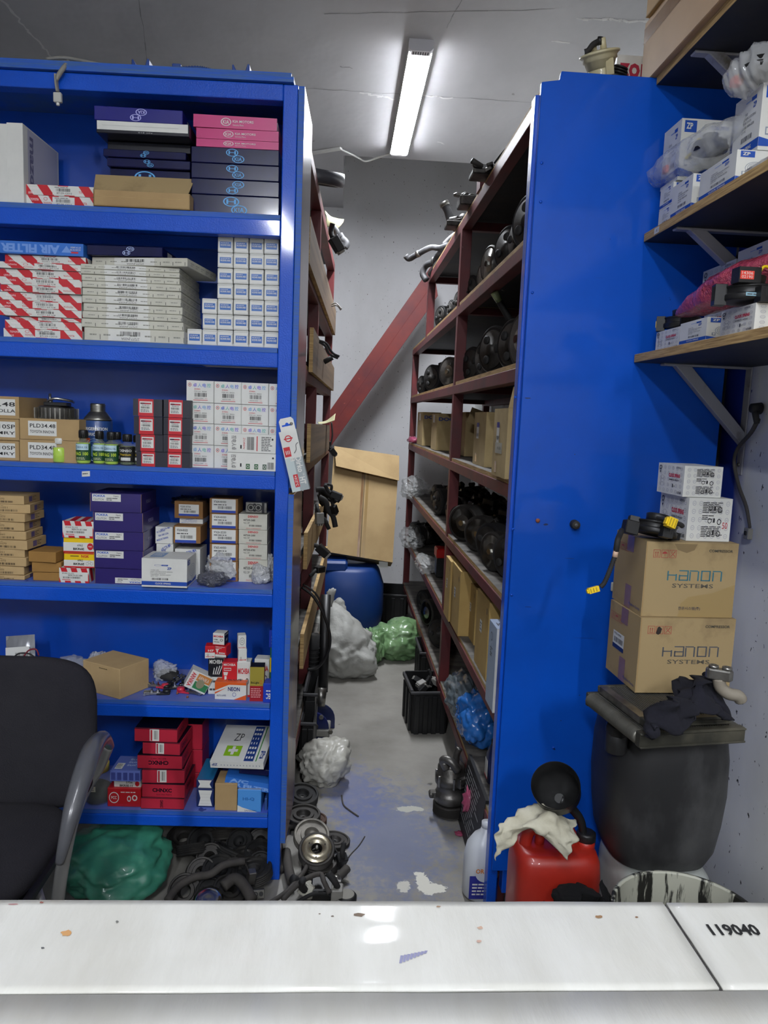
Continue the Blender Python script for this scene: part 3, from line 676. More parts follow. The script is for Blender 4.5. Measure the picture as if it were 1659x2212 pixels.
# alternator end housing
def alternator():
    p = at(114, 903, 1, .09); e = empty('alternator_housing', (p.x, .12, z3 + .1175)); mb = MB()
    mb.lathe([(.062, 0), (.066, .004), (.066, .012), (.058, .016), (.056, .045), (.048, .052), (.02, .055)], CAST, 40)
    for k in range(30):
        a = 2 * pi * k / 30; X = Matrix.Rotation(a, 4, 'Z'); mb.box((.054, -.0022, .012), (.064, .0022, .046), STEEL, X=X)
    mb.out('end_frame', parent=e)
    for k in range(3):
        mb = MB(); X = Matrix.Rotation(k * 2.1 + .4, 4, 'Z'); mb.box((.06, -.012, 0), (.082, .012, .014), CAST, X=X); mb.out('mounting_lug', parent=e, bevel=.003)
    mb = MB(); mb.box((-.02, -.05, .053), (.05, -.01, .064), BKM); mb.tube([(-.02, -.03, .06), (.01, -.045, .075), (.05, -.02, .07), (.045, .02, .066)], .004, STEEL); mb.out('regulator', parent=e, bevel=.002)
    mb = MB(); mb.cyl((-.02, 0, .05), (-.02, 0, .09), .004, STEEL, 10); mb.cyl((-.02, 0, .055), (-.02, 0, .07), .008, CAST, 12); mb.cyl((-.02, 0, .07), (-.02, 0, .074), .006, STEEL, 6); mb.out('terminal_post', parent=e)
    tag(e, 'bare aluminium alternator housing with fins sitting on the brown labelled boxes', 'car part')
alternator()
# lubricant can
def can():
    p = at(207, 940, 1, .1); e = empty('lubricant_can', (p.x, .12, z3)); hw = (at(237, 920, 1, .1).x - at(177, 920, 1, .1).x) / 2
    Bc = mat('can_blue', '#2A4A84', .3, c2='#233E70', coat=.3); body = MB(); ht = .128
    body.lathe([(hw * .97, 0), (hw, .003), (hw, ht), (hw * .96, ht + .003)], Bc, 40); body = body.out('body', parent=e)
    c = MB(); c.lathe([(hw, ht + .002), (hw * .97, ht + .008), (hw * .6, ht + .028), (hw * .5, ht + .03)], STEEL, 36); c.out('shoulder', parent=e)
    c = MB(); pr = [(hw * .52, ht + .028)]
    for k in range(4): pr += [(hw * .56, ht + .031 + k * .006), (hw * .5, ht + .034 + k * .006)]
    pr += [(hw * .5, ht + .055), (0, ht + .055)]; c.lathe(pr, STEEL, 30); c.out('cap', parent=e)
    l = MB(); W_ = WHITE
    class Cy:
        u = V((1, 0, 0)); v = V((0, 0, 1))
        def p(s, a, b, k=.0005): t = (a - .5) * pi * .9; r_ = hw + k; return V((r_ * sin(t), -r_ * cos(t), .004 + b * (ht - .008)))
    C = Cy(); l.text(C, 'REFRIGERATION', .14, .80, .86, .88, W_, bold=.02, k=.0012); l.text(C, 'LUBRICANT', .24, .66, .76, .74, W_, bold=.02, k=.0012)
    l.disc(C, .52, .3, .27, .29, ink('#B8D0EA'), 32, .0008); l.ring(C, .52, .3, .22, .24, ink('#5080B8'), .1, k=.0012); l.disc(C, .54, .26, .14, .16, ink('#6A94C4'), 20, .0012); l.rect(C, .28, .42, .42, .6, ORG, .001)
    l.out('label', parent=e); tag(e, 'blue refrigeration lubricant can with silver cone top beside the green bottles', 'can')
can()
# bottles
GLIQ = mat('green_lubricant_liquid', '#B4DC1C', .15, coat=.6); CLR = mat('clear_plastic_bottle', '#D8DCD0', .08, alpha=.13, coat=.4)
def bottle(px, Y, cap, label, lab=True, dark=False):
    x0, y0, x1, y1 = px; a = at(x0, (y0 + y1) / 2, 1, Y); b = at(x1, (y0 + y1) / 2, 1, Y); hw = (b.x - a.x) / 2; h = at((x0 + x1) / 2, y0, 1, Y).z - at((x0 + x1) / 2, y1, 1, Y).z
    e = empty('oil_bottle', ((a.x + b.x) / 2, Y + hw, z3)); q = .72
    bd = MB(); bd.lathe([(hw * .9, 0), (hw, h * .04), (hw, h * .58), (hw * .95, h * .64), (hw * .5, h * q), (hw * .48, h * .78)], CLR, 28); bd = bd.out('bottle_body', parent=e)
    lq = MB(); lq.lathe([(hw * .85, .001), (hw * .95, h * .05), (hw * .95, h * .57), (hw * .85, h * .62), (0, h * .621)], GLIQ if not dark else mat('dark_olive_liquid', '#4A5A1A', .2, coat=.5), 24); lq.out('liquid', parent=e)
    c = MB(); r_ = hw * (.62 if cap is not WHITE else .72); pr = [(r_, h * .76), (r_, h * .985), (r_ * .9, h)]; c.lathe(pr + [(0, h)], cap, 24)
    for k in range(18): an = 2 * pi * k / 18; c.box((r_ - .0005, -.0008, h * .78), (r_ + .0009, .0008, h * .96), cap, X=Matrix.Rotation(an, 4, 'Z'))
    c.out('cap', parent=e)
    if lab:
        class Cy:
            u = V((1, 0, 0)); v = V((0, 0, 1))
            def p(s, a_, b_, k=.0005): t = (a_ - .5) * pi * 1.1; return V(((hw + k) * sin(t), -(hw + k) * cos(t), h * .1 + b_ * h * .5))
        C = Cy(); l = MB(); DG = ink('#1E4A2A') if not dark else ink('#20201C')
        n_ = 10
        for i in range(n_): l.quad(C.p(i / n_, 0, .0003), C.p((i + 1) / n_, 0, .0003), C.p((i + 1) / n_, 1, .0003), C.p(i / n_, 1, .0003), DG)
        if dark:
            l.text(C, 'DENSO', .25, .66, .75, .82, WHITE, bold=.02); l.text(C, 'Premium', .28, .42, .72, .56, YEL)
            for i in range(3, 7): l.quad(C.p(i / n_, .1, .0006), C.p((i + 1) / n_, .1, .0006), C.p((i + 1) / n_, .3, .0006), C.p(i / n_, .3, .0006), WHITE)
        else:
            for i in range(2, 8): l.quad(C.p(i / n_, .62, .0006), C.p((i + 1) / n_, .62, .0006), C.p((i + 1) / n_, .98, .0006), C.p(i / n_, .98, .0006), ink('#B8D4DC'))
            l.text(C, 'SEOUL OIL', .36, .72, .76, .84, ink('#184878'), k=.001, bold=.01); l.ring(C, .3, .78, .04, .1, ink('#184878'), .3, k=.001)
            l.text(C, 'PAG 100', .22, .3, .78, .5, ink('#C8E040'), k=.001, bold=.02); l.lines(C, .3, .04, .7, .2, ink('#C8D0A0'), n=2, k=.001)
        l.out('label', parent=bd)
    tag(e, label, 'bottle', 'lubricant bottles on the third shelf'); return e
for (px_, Y_, cp, lb, la, dk) in (
    ((108, 949, 139, 1002), .02, WHITE, 'small bottle of yellow green liquid with a white cap', False, False),
    ((144, 931, 168, 999), .06, BKM, 'black capped green bottle standing behind the first labelled green bottle', True, False),
    ((159, 930, 190, 1003), .015, BKM, 'black capped green bottle, first of the front row after the white capped one', True, False),
    ((196, 932, 224, 1003), .03, BKM, 'black capped green bottle in the middle of the front row', True, False),
    ((221, 934, 251, 1005), .015, BKM, 'black capped green bottle last of the front row, beside the dark labelled one', True, False),
    ((186, 930, 205, 996), .085, BKM, 'black capped green bottle peeping out between two front row bottles', True, False),
    ((254, 937, 286, 1004), .02, BKM, 'dark labelled bottle with black cap beside the green ones', True, True),
    ((236, 930, 262, 998), .08, BKM, 'dark labelled bottle half hidden behind the front bottles', True, True),
    ((280, 937, 304, 1001), .05, BKM, 'dark labelled bottle tucked against the dark and red boxes', True, True)):
    bottle(px_, Y_, cp, lb, la, dk)
# dark and red boxes
SLATE = mat('slate_card', '#22222E', .45)
def brbox(seed):
    def f(mb, F):
        f_ = F['front']; mb.rect(f_, .18, 0, .70, 1, REDC); mb.rect(f_, .22, .2, .66, .86, WHITE, .0007); mb.rect(f_, .25, .7, .62, .78, ink('#B02030'), .001); mb.rect(f_, .25, .7, .4, .78, ink('#202840'), .001)
        mb.bars(f_, .27, .44, .58, .56, k=.001, seed=seed); mb.lines(f_, .26, .24, .6, .4, n=2, k=.001); mb.text(f_, '96820', .3, .6, .56, .67, ink('#222222'), k=.001)
        r_ = F['right']
        for (cx, cy) in ((.3, .62), (.42, .45), (.3, .35), (.45, .7)): mb.ring(r_, cx, cy, .09, .14, ink('#8A8A8A'), .12)
        mb.text(r_, 'Bestar', .3, .15, .6, .24, ink('#8A8A8A'))
    return f
g = 'dark boxes with red bands on the third shelf'
for c, cn, cols_ in ((0, 'column next to the bottles', [(295, 352, 976, 1014), (293, 352, 939, 975), (289, 351, 900, 938), (288, 350, 862, 899)]), (1, 'column nearer the white boxes', [(352, 410, 978, 1016), (353, 410, 940, 977), (353, 411, 903, 939), (354, 412, 864, 902)])):
    stk(z3, [I('parts_box', 'dark box with red band, ' + ordn(3 - k, 4, 'top', 'bottom') + ' in the ' + cn, 'box', (x0, a_, x1, b_), .012 + .003 * (k % 2), .11, SLATE, brbox(k), group=g, rot=radians((0, .6, -1, 3)[k])) for k, (x0, x1, a_, b_) in enumerate(cols_)])
# white boxes with Chinese lettering
HOLO = [mat('iridescent_blue', '#6A80DC', .25, .3), mat('iridescent_teal', '#7AC8C0', .25, .3), mat('iridescent_violet', '#8A78DC', .25, .3), mat('iridescent_cyan', '#86B8E4', .25, .3)]
def zhuo(seed):
    def f(mb, F):
        f_ = F['front']; mb.ring(f_, .12, .8, .06, .085, REDC, .25); mb.disc(f_, .12, .8, .018, .026, BLACKC)
        for k, ch in enumerate('卓人电控'): mb.text(f_, ch, .24 + k * .17, .70, .38 + k * .17, .88, HOLO[(seed + k) % 4], bold=.01)
        mb.text(f_, 'ZOREN', .28, .58, .5, .64, REDC, bold=.01); mb.text(f_, 'ITEM NO. 380303', .28, .48, .74, .53, ink('#333333')); mb.bars(f_, .3, .26, .74, .44, seed=seed); mb.text(f_, 'MADE IN CHINA', .3, .16, .62, .21, ink('#333333')); mb.rect(f_, .25, .09, .78, .115, REDC); mb.text(f_, '1 PCS', .66, .16, .76, .2, REDC)
        mb.rect(f_, .01, .01, .99, .02, ink('#AAAAA6')); mb.rect(f_, .975, .02, .985, .98, ink('#AAAAA6'))
    return f
g = 'white boxes with Chinese lettering on the third shelf'
C2 = [(581, 640), (522, 580), (463, 521.5), (403, 462)]
rws = [(969, 1014), (923, 968), (878, 922), (830, 877)]
for c, (xa, xb) in enumerate(C2):
    cn = ('column behind the corner post', 'second column from the corner post', 'third column from the corner post', 'fourth column from the corner post')[c]; sh = -2.6 * c
    it = [I('sensor_box', 'white Chinese lettered box, ' + ('top', 'second', 'third', 'bottom')[3 - k] + ' full row, ' + cn, 'box', (xa, a_ + sh, xb, b_ + sh), .046, .1, WHITE, zhuo(k + c), group=g) for k, (a_, b_) in enumerate(rws)]
    stk(z3, it)
for c, (xa, xb) in enumerate(((551, 604), (492, 550), (432, 491))):
    bx('sensor_box', 'white Chinese lettered box of the shaded upper row, ' + ('nearest the corner post', 'in the middle', 'farthest from the corner post')[c], 'box', (xa, 783 - 2 * c, xb, 829 - 2 * c), .055, .1, WHITE, zhuo(c), z=(z3 + 4 * .0815 - .0145 + .001 - .0004, .066), group=g)
def lying(seed):
    def f(mb, F):
        f_ = F['front']
        for k, ch in enumerate('卓人电控'): mb.text(f_, ch, .08, .12 + k * .2, .18, .29 + k * .2, ink('#3A3A3A'), rot=-1)
        mb.rect(f_, .26, .2, .29, .4, BLACKC)
        if seed: mb.bars(f_, .4, .15, .55, .85); mb.rect(f_, .6, .1, .62, .9, REDC); mb.lines(f_, .7, .1, .94, .9, n=9, words=3); mb.text(f_, 'ZOREN', .32, .2, .36, .8, REDC, rot=-1)
        else:
            for k in range(3): mb.rect(f_, .38 + k * .17, .08, .46 + k * .17, .38, ink('#2A6038' if k < 2 else '#4A6050')); mb.ring(f_, .42 + k * .17, .23, .025, .09, WHITE, .3, k=.001)
            mb.bars(f_, .82, .1, .95, .5)
        mb.disc(f_, .93, .75, .02, .06, ink('#3A3A3A'))
    return f
stk(z3, [I('sensor_box', 'white Chinese lettered box lying on its side in front, lower', 'box', (491, 979, 597, 1019), .002, .024, WHITE, lying(0), group=g), I('sensor_box', 'white Chinese lettered box lying on its side in front, upper', 'box', (492, 938, 596, 977), .003, .022, WHITE, lying(1), group=g, rot=radians(-1))])
# the sealant box hanging from a screw on the corner post
def dirko():
    TL = at(603, 934, 1, -.03); BR = at(663, 1050, 1, -.03); BL = at(630, 1052, 1, -.03); TR = at(636, 928, 1, -.03)
    X = (TR - TL); w_ = .052; ang = atan2((BL - TL).x, -(BL - TL).z); L_ = .182
    M = FR @ Matrix.Translation((TL.x, -.042, TL.z)) @ Matrix.Rotation(-ang, 4, 'Y')
    e = empty('sealant_box', None, M=M); mb = MB(); DG = mat('light_grey_card', '#B8C4C4', .45)
    mb.box((0, 0, -L_), (w_, .035, 0), WHITE, sides=dict(right=mat('mid_grey_card', '#8A9294', .5))); f = Face((0, 0, -L_), (w_, 0, 0), (0, 0, L_))
    mb.rect(f, 0, 0, .48, .56, DG); mb.rect(f, .48, 0, 1, .55, ink('#98A0A2')); mb.rect(f, .05, .58, .42, .74, REDC); mb.ring(f, .45, .87, .2, .055, REDC, .3); mb.rect(f, .2, .86, .7, .88, REDC)
    for k in range(3): mb.rect(f, .14 + k * .09, .62, .18 + k * .09, .68, WHITE, .001)
    mb.tube([(w_ * .6, -.001, -L_ * .38), (w_ * .75, -.001, -L_ * .33), (w_ * .8, -.001, -L_ * .25), (w_ * .95, -.001, -L_ * .22)], .001, ink('#5A5A5A'), 5)
    mb.text(f, 'Dirko', .58, .3, .92, .56, WHITE, rot=-1, bold=.03, k=.001); mb.text(f, 'HT', .58, .1, .9, .22, WHITE, rot=-1, bold=.03, k=.001); mb.text(f, 'TM', .8, .24, .9, .28, WHITE, rot=-1, k=.001); mb.rect(f, .25, .07, .52, .28, REDC, .0006); mb.text(f, '+315°C', .3, .09, .46, .26, WHITE, rot=-1, bold=.02, k=.001); mb.rect(f, .3, .5, .55, .56, WHITE, .0007); mb.text(f, '12 1 00', .33, .515, .52, .545, ink('#444444'), k=.001)
    mb.out('carton', parent=e, bevel=.001)
    t = MB(); pts = [(0.004, 0), (w_ - .004, 0), (w_ - .004, .030), (w_ - .01, .038), (.01, .038), (.004, .030)]
    t.slab(pts, .028, .030, WHITE, 1); fr = Face((0, .028, 0), (w_, 0, 0), (0, 0, .038)); t.rect(fr, .2, .35, .8, .48, BLUE); t.disc(fr, .5, .48, .1, .14, BLUE); t.out('hang_tab', parent=e)
    s = MB(); s.cyl((w_ * .76, .024, .018), (w_ * .76, .036, .018), .0045, STEEL, 12); s.out('screw', parent=e)
    tag(e, 'grey and white sealant box with red squares hanging on the corner post', 'box')
dirko()
# ---- fourth shelf
z4 = SZ[3] + .0005
def cream_deco(seed, dx=0):
    def f(mb, F):
        f_ = F['front']; mb.text(f_, ('18855 10060', '18851 11070', '18871 11070', '18841 11051', '18846 11070')[seed % 5], .28, .52, .62, .72, ink('#5A4A30')); mb.bars(f_, .28, .16, .8, .4, ink('#4A3C28'), seed=seed); mb.lines(f_, .28, .8, .6, .9, ink('#6A5A3A'), n=1, words=3)
        r_ = F['right']; mb.rect(r_, .3, .15, .5, .8, ink('#66587E')); mb.lines(r_, .52, .2, .75, .8, ink('#6A5A3A'), n=3, words=2)
    return f
g = 'flat pale brown boxes in the fourth shelf stack'
rows = [(53, 1242, 1260), (51, 1223, 1241), (57, 1203, 1222), (53, 1186, 1202), (60, 1166, 1185), (56, 1147, 1165), (52, 1127, 1146), (55, 1108, 1127), (63, 1089, 1108), (51, 1070, 1089)]
n = len(rows)
stk(z4, [I('plug_box', ordn(n - 1 - k, n) + ' flat pale brown box of the tall stack on the fourth shelf', 'box', (-62 + (k * 7) % 5, a_, x, b_), .02, .12, CARD_L, cream_deco(k), group=g, rot=radians((0, 2, -2, 1, -3, 0, 1, -4, 5, 2)[k])) for k, (x, a_, b_) in enumerate(rows)])
g = 'plain small brown boxes on the fourth shelf'
stk(z4, [I('plug_box', t + ' of three plain flat brown boxes beside the tall pale stack', 'box', q, y, .1, mat('mid_brown_card', '#9A7238', .8, c2='#8A6632'), None, group=g, rot=radians(rr)) for (t, q, y, rr) in (('lowest', (71, 1237, 129, 1257), .02, 0), ('middle', (69, 1215, 132, 1236), .018, 2), ('topmost', (60, 1192, 121, 1214), .01, -4))])
def spark(mb, F):
    for k in ('front', 'top', 'right'): mb.stripes(F[k], REDC, .34, .2, -.16)
    f_ = F['front']; mb.rect(f_, .07, .12, .97, .72, WHITE, .0007); mb.text(f_, 'SPARK PLUGS', .1, .58, .5, .67, ink('#222222'), k=.001); mb.text(f_, '90919-01184', .3, .44, .78, .55, ink('#222222'), k=.001, bold=.01); mb.bars(f_, .12, .28, .72, .4, k=.001); mb.rect(f_, .1, .18, .38, .22, REDC, .001)
    mb.text(f_, 'TY', .25, .78, .4, .96, WHITE, k=.001, bold=.03)
def ngk(k_):
    def f(mb, F):
        f_ = F['front']; mb.rect(f_, 0, 0, 1, .68 if not k_ else .5, WHITE); mb.rect(f_, 0, 0, 1, .08, REDC, .0006); mb.text(f_, '6962', .46, .42, .64, .56, ink('#222222'), k=.001, bold=.01); mb.text(f_, 'BKR6E', .32, .16, .68, .32, ink('#111111'), k=.001, bold=.03)
        if k_: mb.text(f_, 'NGK', .58, .68, .84, .86, REDC, k=.001, bold=.03); mb.rect(f_, .22, .74, .5, .8, ink('#6A5A20'), .001); mb.rect(f_, 0, .92, 1, 1, REDC, .001)
        else: mb.disc(f_, .88, .42, .1, .24, REDC, 20, .001); mb.text(f_, 'NGK', .82, .38, .94, .47, WHITE, k=.0014, bold=.02)
        if k_:
            for j in range(3): mb.ring(f_, .78 + j * .07, .28 + .1 * (j % 2), .045, .1, ink('#333333'), .12, k=.001)
    return f
g = 'spark plug boxes on the fourth shelf'
stk(z4, [I('spark_plug_box', 'red patterned spark plug box at the bottom of the plug stack', 'box', (128, 1227, 192, 1263), .01, .1, WHITE, spark, group=g), I('spark_plug_box', 'yellow and white plug box, lower of the two yellow ones', 'box', (138, 1194, 203, 1226), .015, .1, YEL, ngk(1), group=g),
         I('spark_plug_box', 'yellow and white plug box, upper of the two yellow ones', 'box', (137, 1162, 203, 1193), .015, .1, YEL, ngk(0), group=g), I('spark_plug_box', 'red patterned spark plug box on top of the yellow boxes', 'box', (135, 1126, 202, 1161), .01, .1, WHITE, spark, group=g)])
def pokka(bottom=False):
    def f(mb, F):
        f_ = F['front']; a, b, c, d = (.04, .56, .6, .95) if not bottom else (.42, .05, .97, .42); L1 = ink('#2E5CB8'); k_ = bottom
        mb.rect(f_, a, b, c, d, WHITE); w_ = c - a; h_ = d - b
        def q(x0, y0, x1, y1): return (a + w_ * x0, b + h_ * y0, a + w_ * x1, b + h_ * y1) if not k_ else (c - w_ * x1, d - h_ * y1, c - w_ * x0, d - h_ * y0)
        mb.text(f_, 'POKKA', *q(.05, .58, .46, .9), L1, flip=k_, k=.001, bold=.03); mb.text(f_, 'CLUTCH', *q(.05, .12, .4, .4), ink('#222222'), flip=k_, k=.001); mb.text(f_, '7641', *q(.74, .62, .92, .84), ink('#222222'), flip=k_, k=.001); mb.lines(f_, *q(.5, .1, .9, .55), n=2, words=2, k=.001)
        mb.text(F['right'], 'POKKA', .3, .4, .6, .6, ink('#A8A4C8')); mb.text(F['top'], 'CLUTCH', .15, .3, .5, .6, ink('#8A86A8'))
        for r_ in ((0, 0, .006, 1), (.994, 0, 1, 1)): mb.rect(f_, *r_, CARD_CUT)
    return f
g = 'violet clutch boxes stacked on the fourth shelf'
stk(z4, [I('clutch_box', ordn(4 - k, 5) + ' violet clutch box of the stack in the middle of the fourth shelf', 'box', (x0, a_, x1, b_), y, .17, PURPLE, pokka(k == 0), group=g, rot=radians(rr)) for k, (x0, x1, a_, b_, y, rr) in enumerate(((205, 309, 1229, 1266, .012, 0), (203, 310, 1189, 1228, .014, -2), (202, 310, 1149, 1188, .01, 2), (201, 309, 1107, 1148, .01, -1), (195, 305, 1066, 1106, .008, 1)))])
def clockw(mb, F):
    f = F['front']; B_ = ink('#1C48A4'); mb.rect(f, 0, .06, 1, .2, B_); mb.text(f, 'CLOCK SPRING', .3, .1, .64, .16, WHITE, k=.001, bold=.02); mb.rect(f, .44, .74, .58, .79, B_); mb.text(f, 'QUALITY', .46, .75, .56, .78, WHITE, k=.001); mb.ring(f, .36, .765, .08, .03, B_, .1)
    mb.text(f, 'ZP', .56, .62, .66, .7, B_, bold=.03)
    for k, t in enumerate(('CODE AF2', 'PART NAME:CLOCK SPRING', 'FITS FOR TOYOTA', 'OEM/REF. 84306-62041', 'QTY 1PC')): mb.text(f, t, .2, .58 - k * .055, .2 + .022 * len(t), .61 - k * .055, ink('#333333'))
    mb.bars(f, .22, .25, .6, .32, n=18); mb.rect(F['top'], .12, .2, .42, .8, ink('#7A98C0')); mb.lines(F['top'], .15, .3, .4, .7, WHITE, n=4, k=.001)
    r = F['right']; mb.rect(r, .05, .76, .3, .93, B_); mb.text(r, 'ZP', .1, .8, .25, .9, WHITE, k=.001, bold=.03); mb.poly(r, [(0, .06), (0, .2), (.4, .16), (.5, .1), (1, .2), (1, .06)], B_); mb.ring(r, .55, .5, .3, .22, ink('#9AA4B4'), .06); mb.ring(r, .55, .5, .2, .14, ink('#9AA4B4'), .08); mb.ring(r, .55, .5, .08, .06, ink('#9AA4B4'), .15)
bx('clock_spring_box', 'white box with blue foot band jutting over the edge of the fourth shelf', 'box', (306, 1207, 404, 1278), -.012, .12, WHITE, clockw, z=z4)
def aircon(mb, F):
    f = F['front']; B_ = ink('#2848A0')
    for (t, x, y, w_) in (('AIRCON MA', .3, .75, .6), ('IN TAIWAN', .1, .6, .5), ('NA AIRCON', .2, .4, .6), ('MADE IN TAIWAN', .1, .12, .7)):
        vs, fs = text_geo(t, .02)
        mb.add([f.p(x + a_ * w_ * .94 - b_ * .04, y + a_ * .3 * w_ + b_ * .11, .0008) for a_, b_ in vs if True], fs, B_)
g = 'white aircon boxes at the back of the fourth shelf'
stk(z4, [I('aircon_box', 'white blue lettered aircon box standing low behind the clock spring box', 'box', (338, 1175, 374, 1262), .12, .1, WHITE, aircon, group=g), I('aircon_box', 'white blue lettered aircon box visible between violet stack and brown boxes', 'box', (336, 1138, 373, 1174), .12, .1, WHITE, aircon, group=g)])
stk(z4, [I('aircon_box', 'white blue lettered aircon box beneath the brown valve box', 'box', (378, 1186, 432, 1256), .115, .1, WHITE, aircon, group=g)])
VL = '97604-4H000'
def vlab(t, bb=True, r=(.08, .04, .92, .96)): return labelled(t, band=ink('#2040A0') if bb else None, rect=r, hd=(.08, .72, .6, .88), bar=(.25, .28, .85, .48))
BK_ = mat('valve_box_brown', '#8A6236', .8, c2='#7C5830')
zf = z4 + .119
bx('valve_box', 'brown valve box with white label directly behind the white clock spring box', 'box', (375, 1150, 433, 1185), .10, .1, BK_, vlab(VL, r=(.06, .02, .84, .94)), z=(zf, .055))
bx('aircon_box', 'white blue lettered aircon box under the topmost brown labelled box', 'box', (388, 1138, 438, 1150), .15, .1, WHITE, aircon, z=(zf + .056, .0175))
bx('valve_box', 'dark brown box with black printed label under the crumpled dark bag', 'box', (377, 1102, 438, 1140), .14, .1, BK_, vlab('92200-3ST0A', r=(.15, .14, .86, .82)), z=(zf + .0745, .055))
g = 'brown boxes with blue banded labels in a column, fourth shelf'
stk(z4, [I('valve_box', t + ' of the column of brown boxes with blue banded labels', 'box', (453, a_, 514, b_), .10, .1, BK_, vlab(x), group=g) for (t, a_, b_, x) in (('lowest', 1212, 1260, VL), ('second lowest', 1175, 1211, '97605-4H000'), ('second', 1143, 1174, '97626-2E200'), ('third', 1110, 1142, VL), ('topmost', 1077, 1109, VL))])
def denso(k_):
    def f(mb, F):
        f_ = F['front']; mb.text(f_, 'DENSO', .32, .78, .68, .92, REDC, bold=.03); mb.text(f_, '447500-' + k_, .16, .55, .58, .68, ink('#222222'), bold=.01); mb.text(f_, 'VLE, DP', .16, .36, .38, .48, ink('#222222')); mb.bars(f_, .36, .2, .82, .32); mb.text(f_, 'DENSO CORPORATION', .26, .04, .78, .11, ink('#C04848'))
    return f
g = 'white boxes with red heading on the fourth shelf'
stk(z4, [I('valve_box', t + ' of the column of white boxes with a red heading', 'box', (516, a_, 577, b_), .10, .1, CREAM, denso(x), group=g) for (t, a_, b_, x) in (('lowest', 1209, 1261, '4780'), ('third', 1176, 1208, '4780'), ('second', 1145, 1175, '2680'), ('topmost', 1111, 1144, '2680'))])
def valve():
    a = at(531, 1099, 1, .12); b = at(577, 1099, 1, .12); w_ = b.x - a.x; zt2 = z4 + .2085
    e = empty('expansion_valve', (a.x, .115, at(550, 1110, 1, .115).z + .003)); mb = MB(); mb.box((0, 0, 0), (w_, .03, .034), STEEL); F = Face((0, 0, 0), (w_, 0, 0), (0, 0, .034)); mb.rect(F, .76, 0, .88, 1, BLACKC)
    mb.out('block', parent=e, bevel=.001)
    for cx in (.25, .6):
        q = MB(); 
        for (r_, m_, k) in ((.012, ink('#2A2A2A'), .0008), (.009, STEEL, .0012), (.006, ink('#0C0C0C'), .0016)): q.disc(F, cx, .5, r_ / w_, r_ / .034, m_, 20, k)
        q.out('port', parent=e)
    q = MB(); q.disc(F, .42, .22, .07, .1, BLACKC, k=.001); q.out('bolt_hole', parent=e); q = MB(); q.disc(F, .42, .8, .07, .1, BLACKC, k=.001); q.out('bolt_hole', parent=e)
    tag(e, 'silver expansion valve block with two round ports on the white boxes', 'car part')
valve()
# ---- fifth shelf
z5 = SZ[4] + .0005
e = bx('parts_box', 'plain brown cardboard box turned cornerwise beside the chair back', 'box', (175, 1445, 268, 1517), -.002, .13, CARD_L, lambda mb, F: mb.lines(F['front'], .1, .84, .4, .9, ink('#5A4A30'), n=1, words=6), z=z5, rot=radians(0))
b0 = at(259, 1516, 1, .005)
e.matrix_world = FR @ Matrix.Translation((b0.x, .004, z5)) @ Matrix.Rotation(radians(-34), 4, 'Z') @ Matrix.Translation((-.075, 0, 0)); 
bpy.data.objects.remove(e)
mb, F = carton('x', .16, .125, .098, CARD_L, lambda mb, F: mb.lines(F['front'], .45, .86, .7, .92, ink('#5A4A30'), n=1, words=5))
o = mb.out('parts_box', M=FR @ Matrix.Translation((b0.x, .004, z5)) @ Matrix.Rotation(radians(-28), 4, 'Z') @ Matrix.Translation((-.08, 0, 0)), bevel=.001); tag(o, 'plain brown cardboard box turned cornerwise beside the chair back', 'box')
MR = mat('bulb_red', '#C4202A', .4)
def mich(front, txt='MICHIBA', num='9006'):
    """bulb cartons: front one of red, white, black, split"""
    def f(mb, F):
        f_, r_, t_ = F['front'], F['right'], F['top']
        if front == 'white': mb.text(f_, txt, .08, .66, .92, .82, MR, bold=.03); mb.text(f_, 'OEM', .1, .42, .42, .52, ink('#222222'), bold=.02); mb.ring(f_, .76, .44, .12, .1, ink('#333333'), .3); mb.lines(f_, .1, .22, .6, .32, n=1, words=2); mb.rect(f_, 0, 0, 1, .06, MR)
        if front == 'red': mb.rect(f_, 0, 0, 1, .22, WHITE); mb.text(f_, num, .35, .28, .92, .44, WHITE, bold=.04); mb.rect(f_, .16, .46, .3, .6, WHITE); mb.poly(f_, [(.12, .62), (.34, .62), (.4, .72), (.08, .72)], WHITE); mb.rect(f_, .2, .3, .26, .46, WHITE); mb.rect(f_, .12, .76, .6, .84, WHITE); mb.rect(f_, .14, .78, .58, .82, MR, .0008); mb.text(f_, txt, .1, .9, .9, .97, WHITE, bold=.02)
        if front == 'black': mb.rect(f_, 0, .48, 1, 1, BLACKC); mb.text(f_, txt, .08, .84, .92, .95, WHITE, k=.001, bold=.02); [mb.poly(f_, [(.3 + .12 * k, .55), (.36 + .12 * k, .55), (.42 + .18 * k, .72 + .03 * k), (.38 + .18 * k, .74 + .03 * k)], WHITE, .001) for k in range(4)]; mb.lines(f_, .1, .3, .9, .42, n=1); mb.lines(f_, .1, .08, .9, .2, n=1)
        if front == 'split': mb.rect(f_, 0, 0, 1, .48, WHITE); mb.text(f_, txt, .08, .08, .92, .2, MR, flip=True, bold=.02); mb.text(f_, num, .3, .56, .9, .72, WHITE, bold=.04); mb.ring(f_, .3, .3, .1, .08, ink('#333333'), .3)
        if front == 'face': mb.ring(f_, .5, .6, .3, .26, ink('#333333'), .1); mb.ring(f_, .5, .6, .14, .1, ink('#333333'), .2); mb.text(f_, txt, .08, .1, .92, .2, MR)
        if front in ('white', 'split'): mb.rect(r_, 0, 0, 1, 1, BLACKC if front == 'white' else WHITE, .0003); (mb.text(r_, txt, .1, .78, .9, .9, WHITE, k=.001, bold=.02), [mb.poly(r_, [(.3 + .12 * k, .3), (.36 + .12 * k, .3), (.42 + .14 * k, .5), (.38 + .14 * k, .52)], WHITE, .001) for k in range(3)]) if front == 'white' else mb.ring(r_, .5, .5, .3, .3, ink('#333333'), .15, k=.001)
    return f
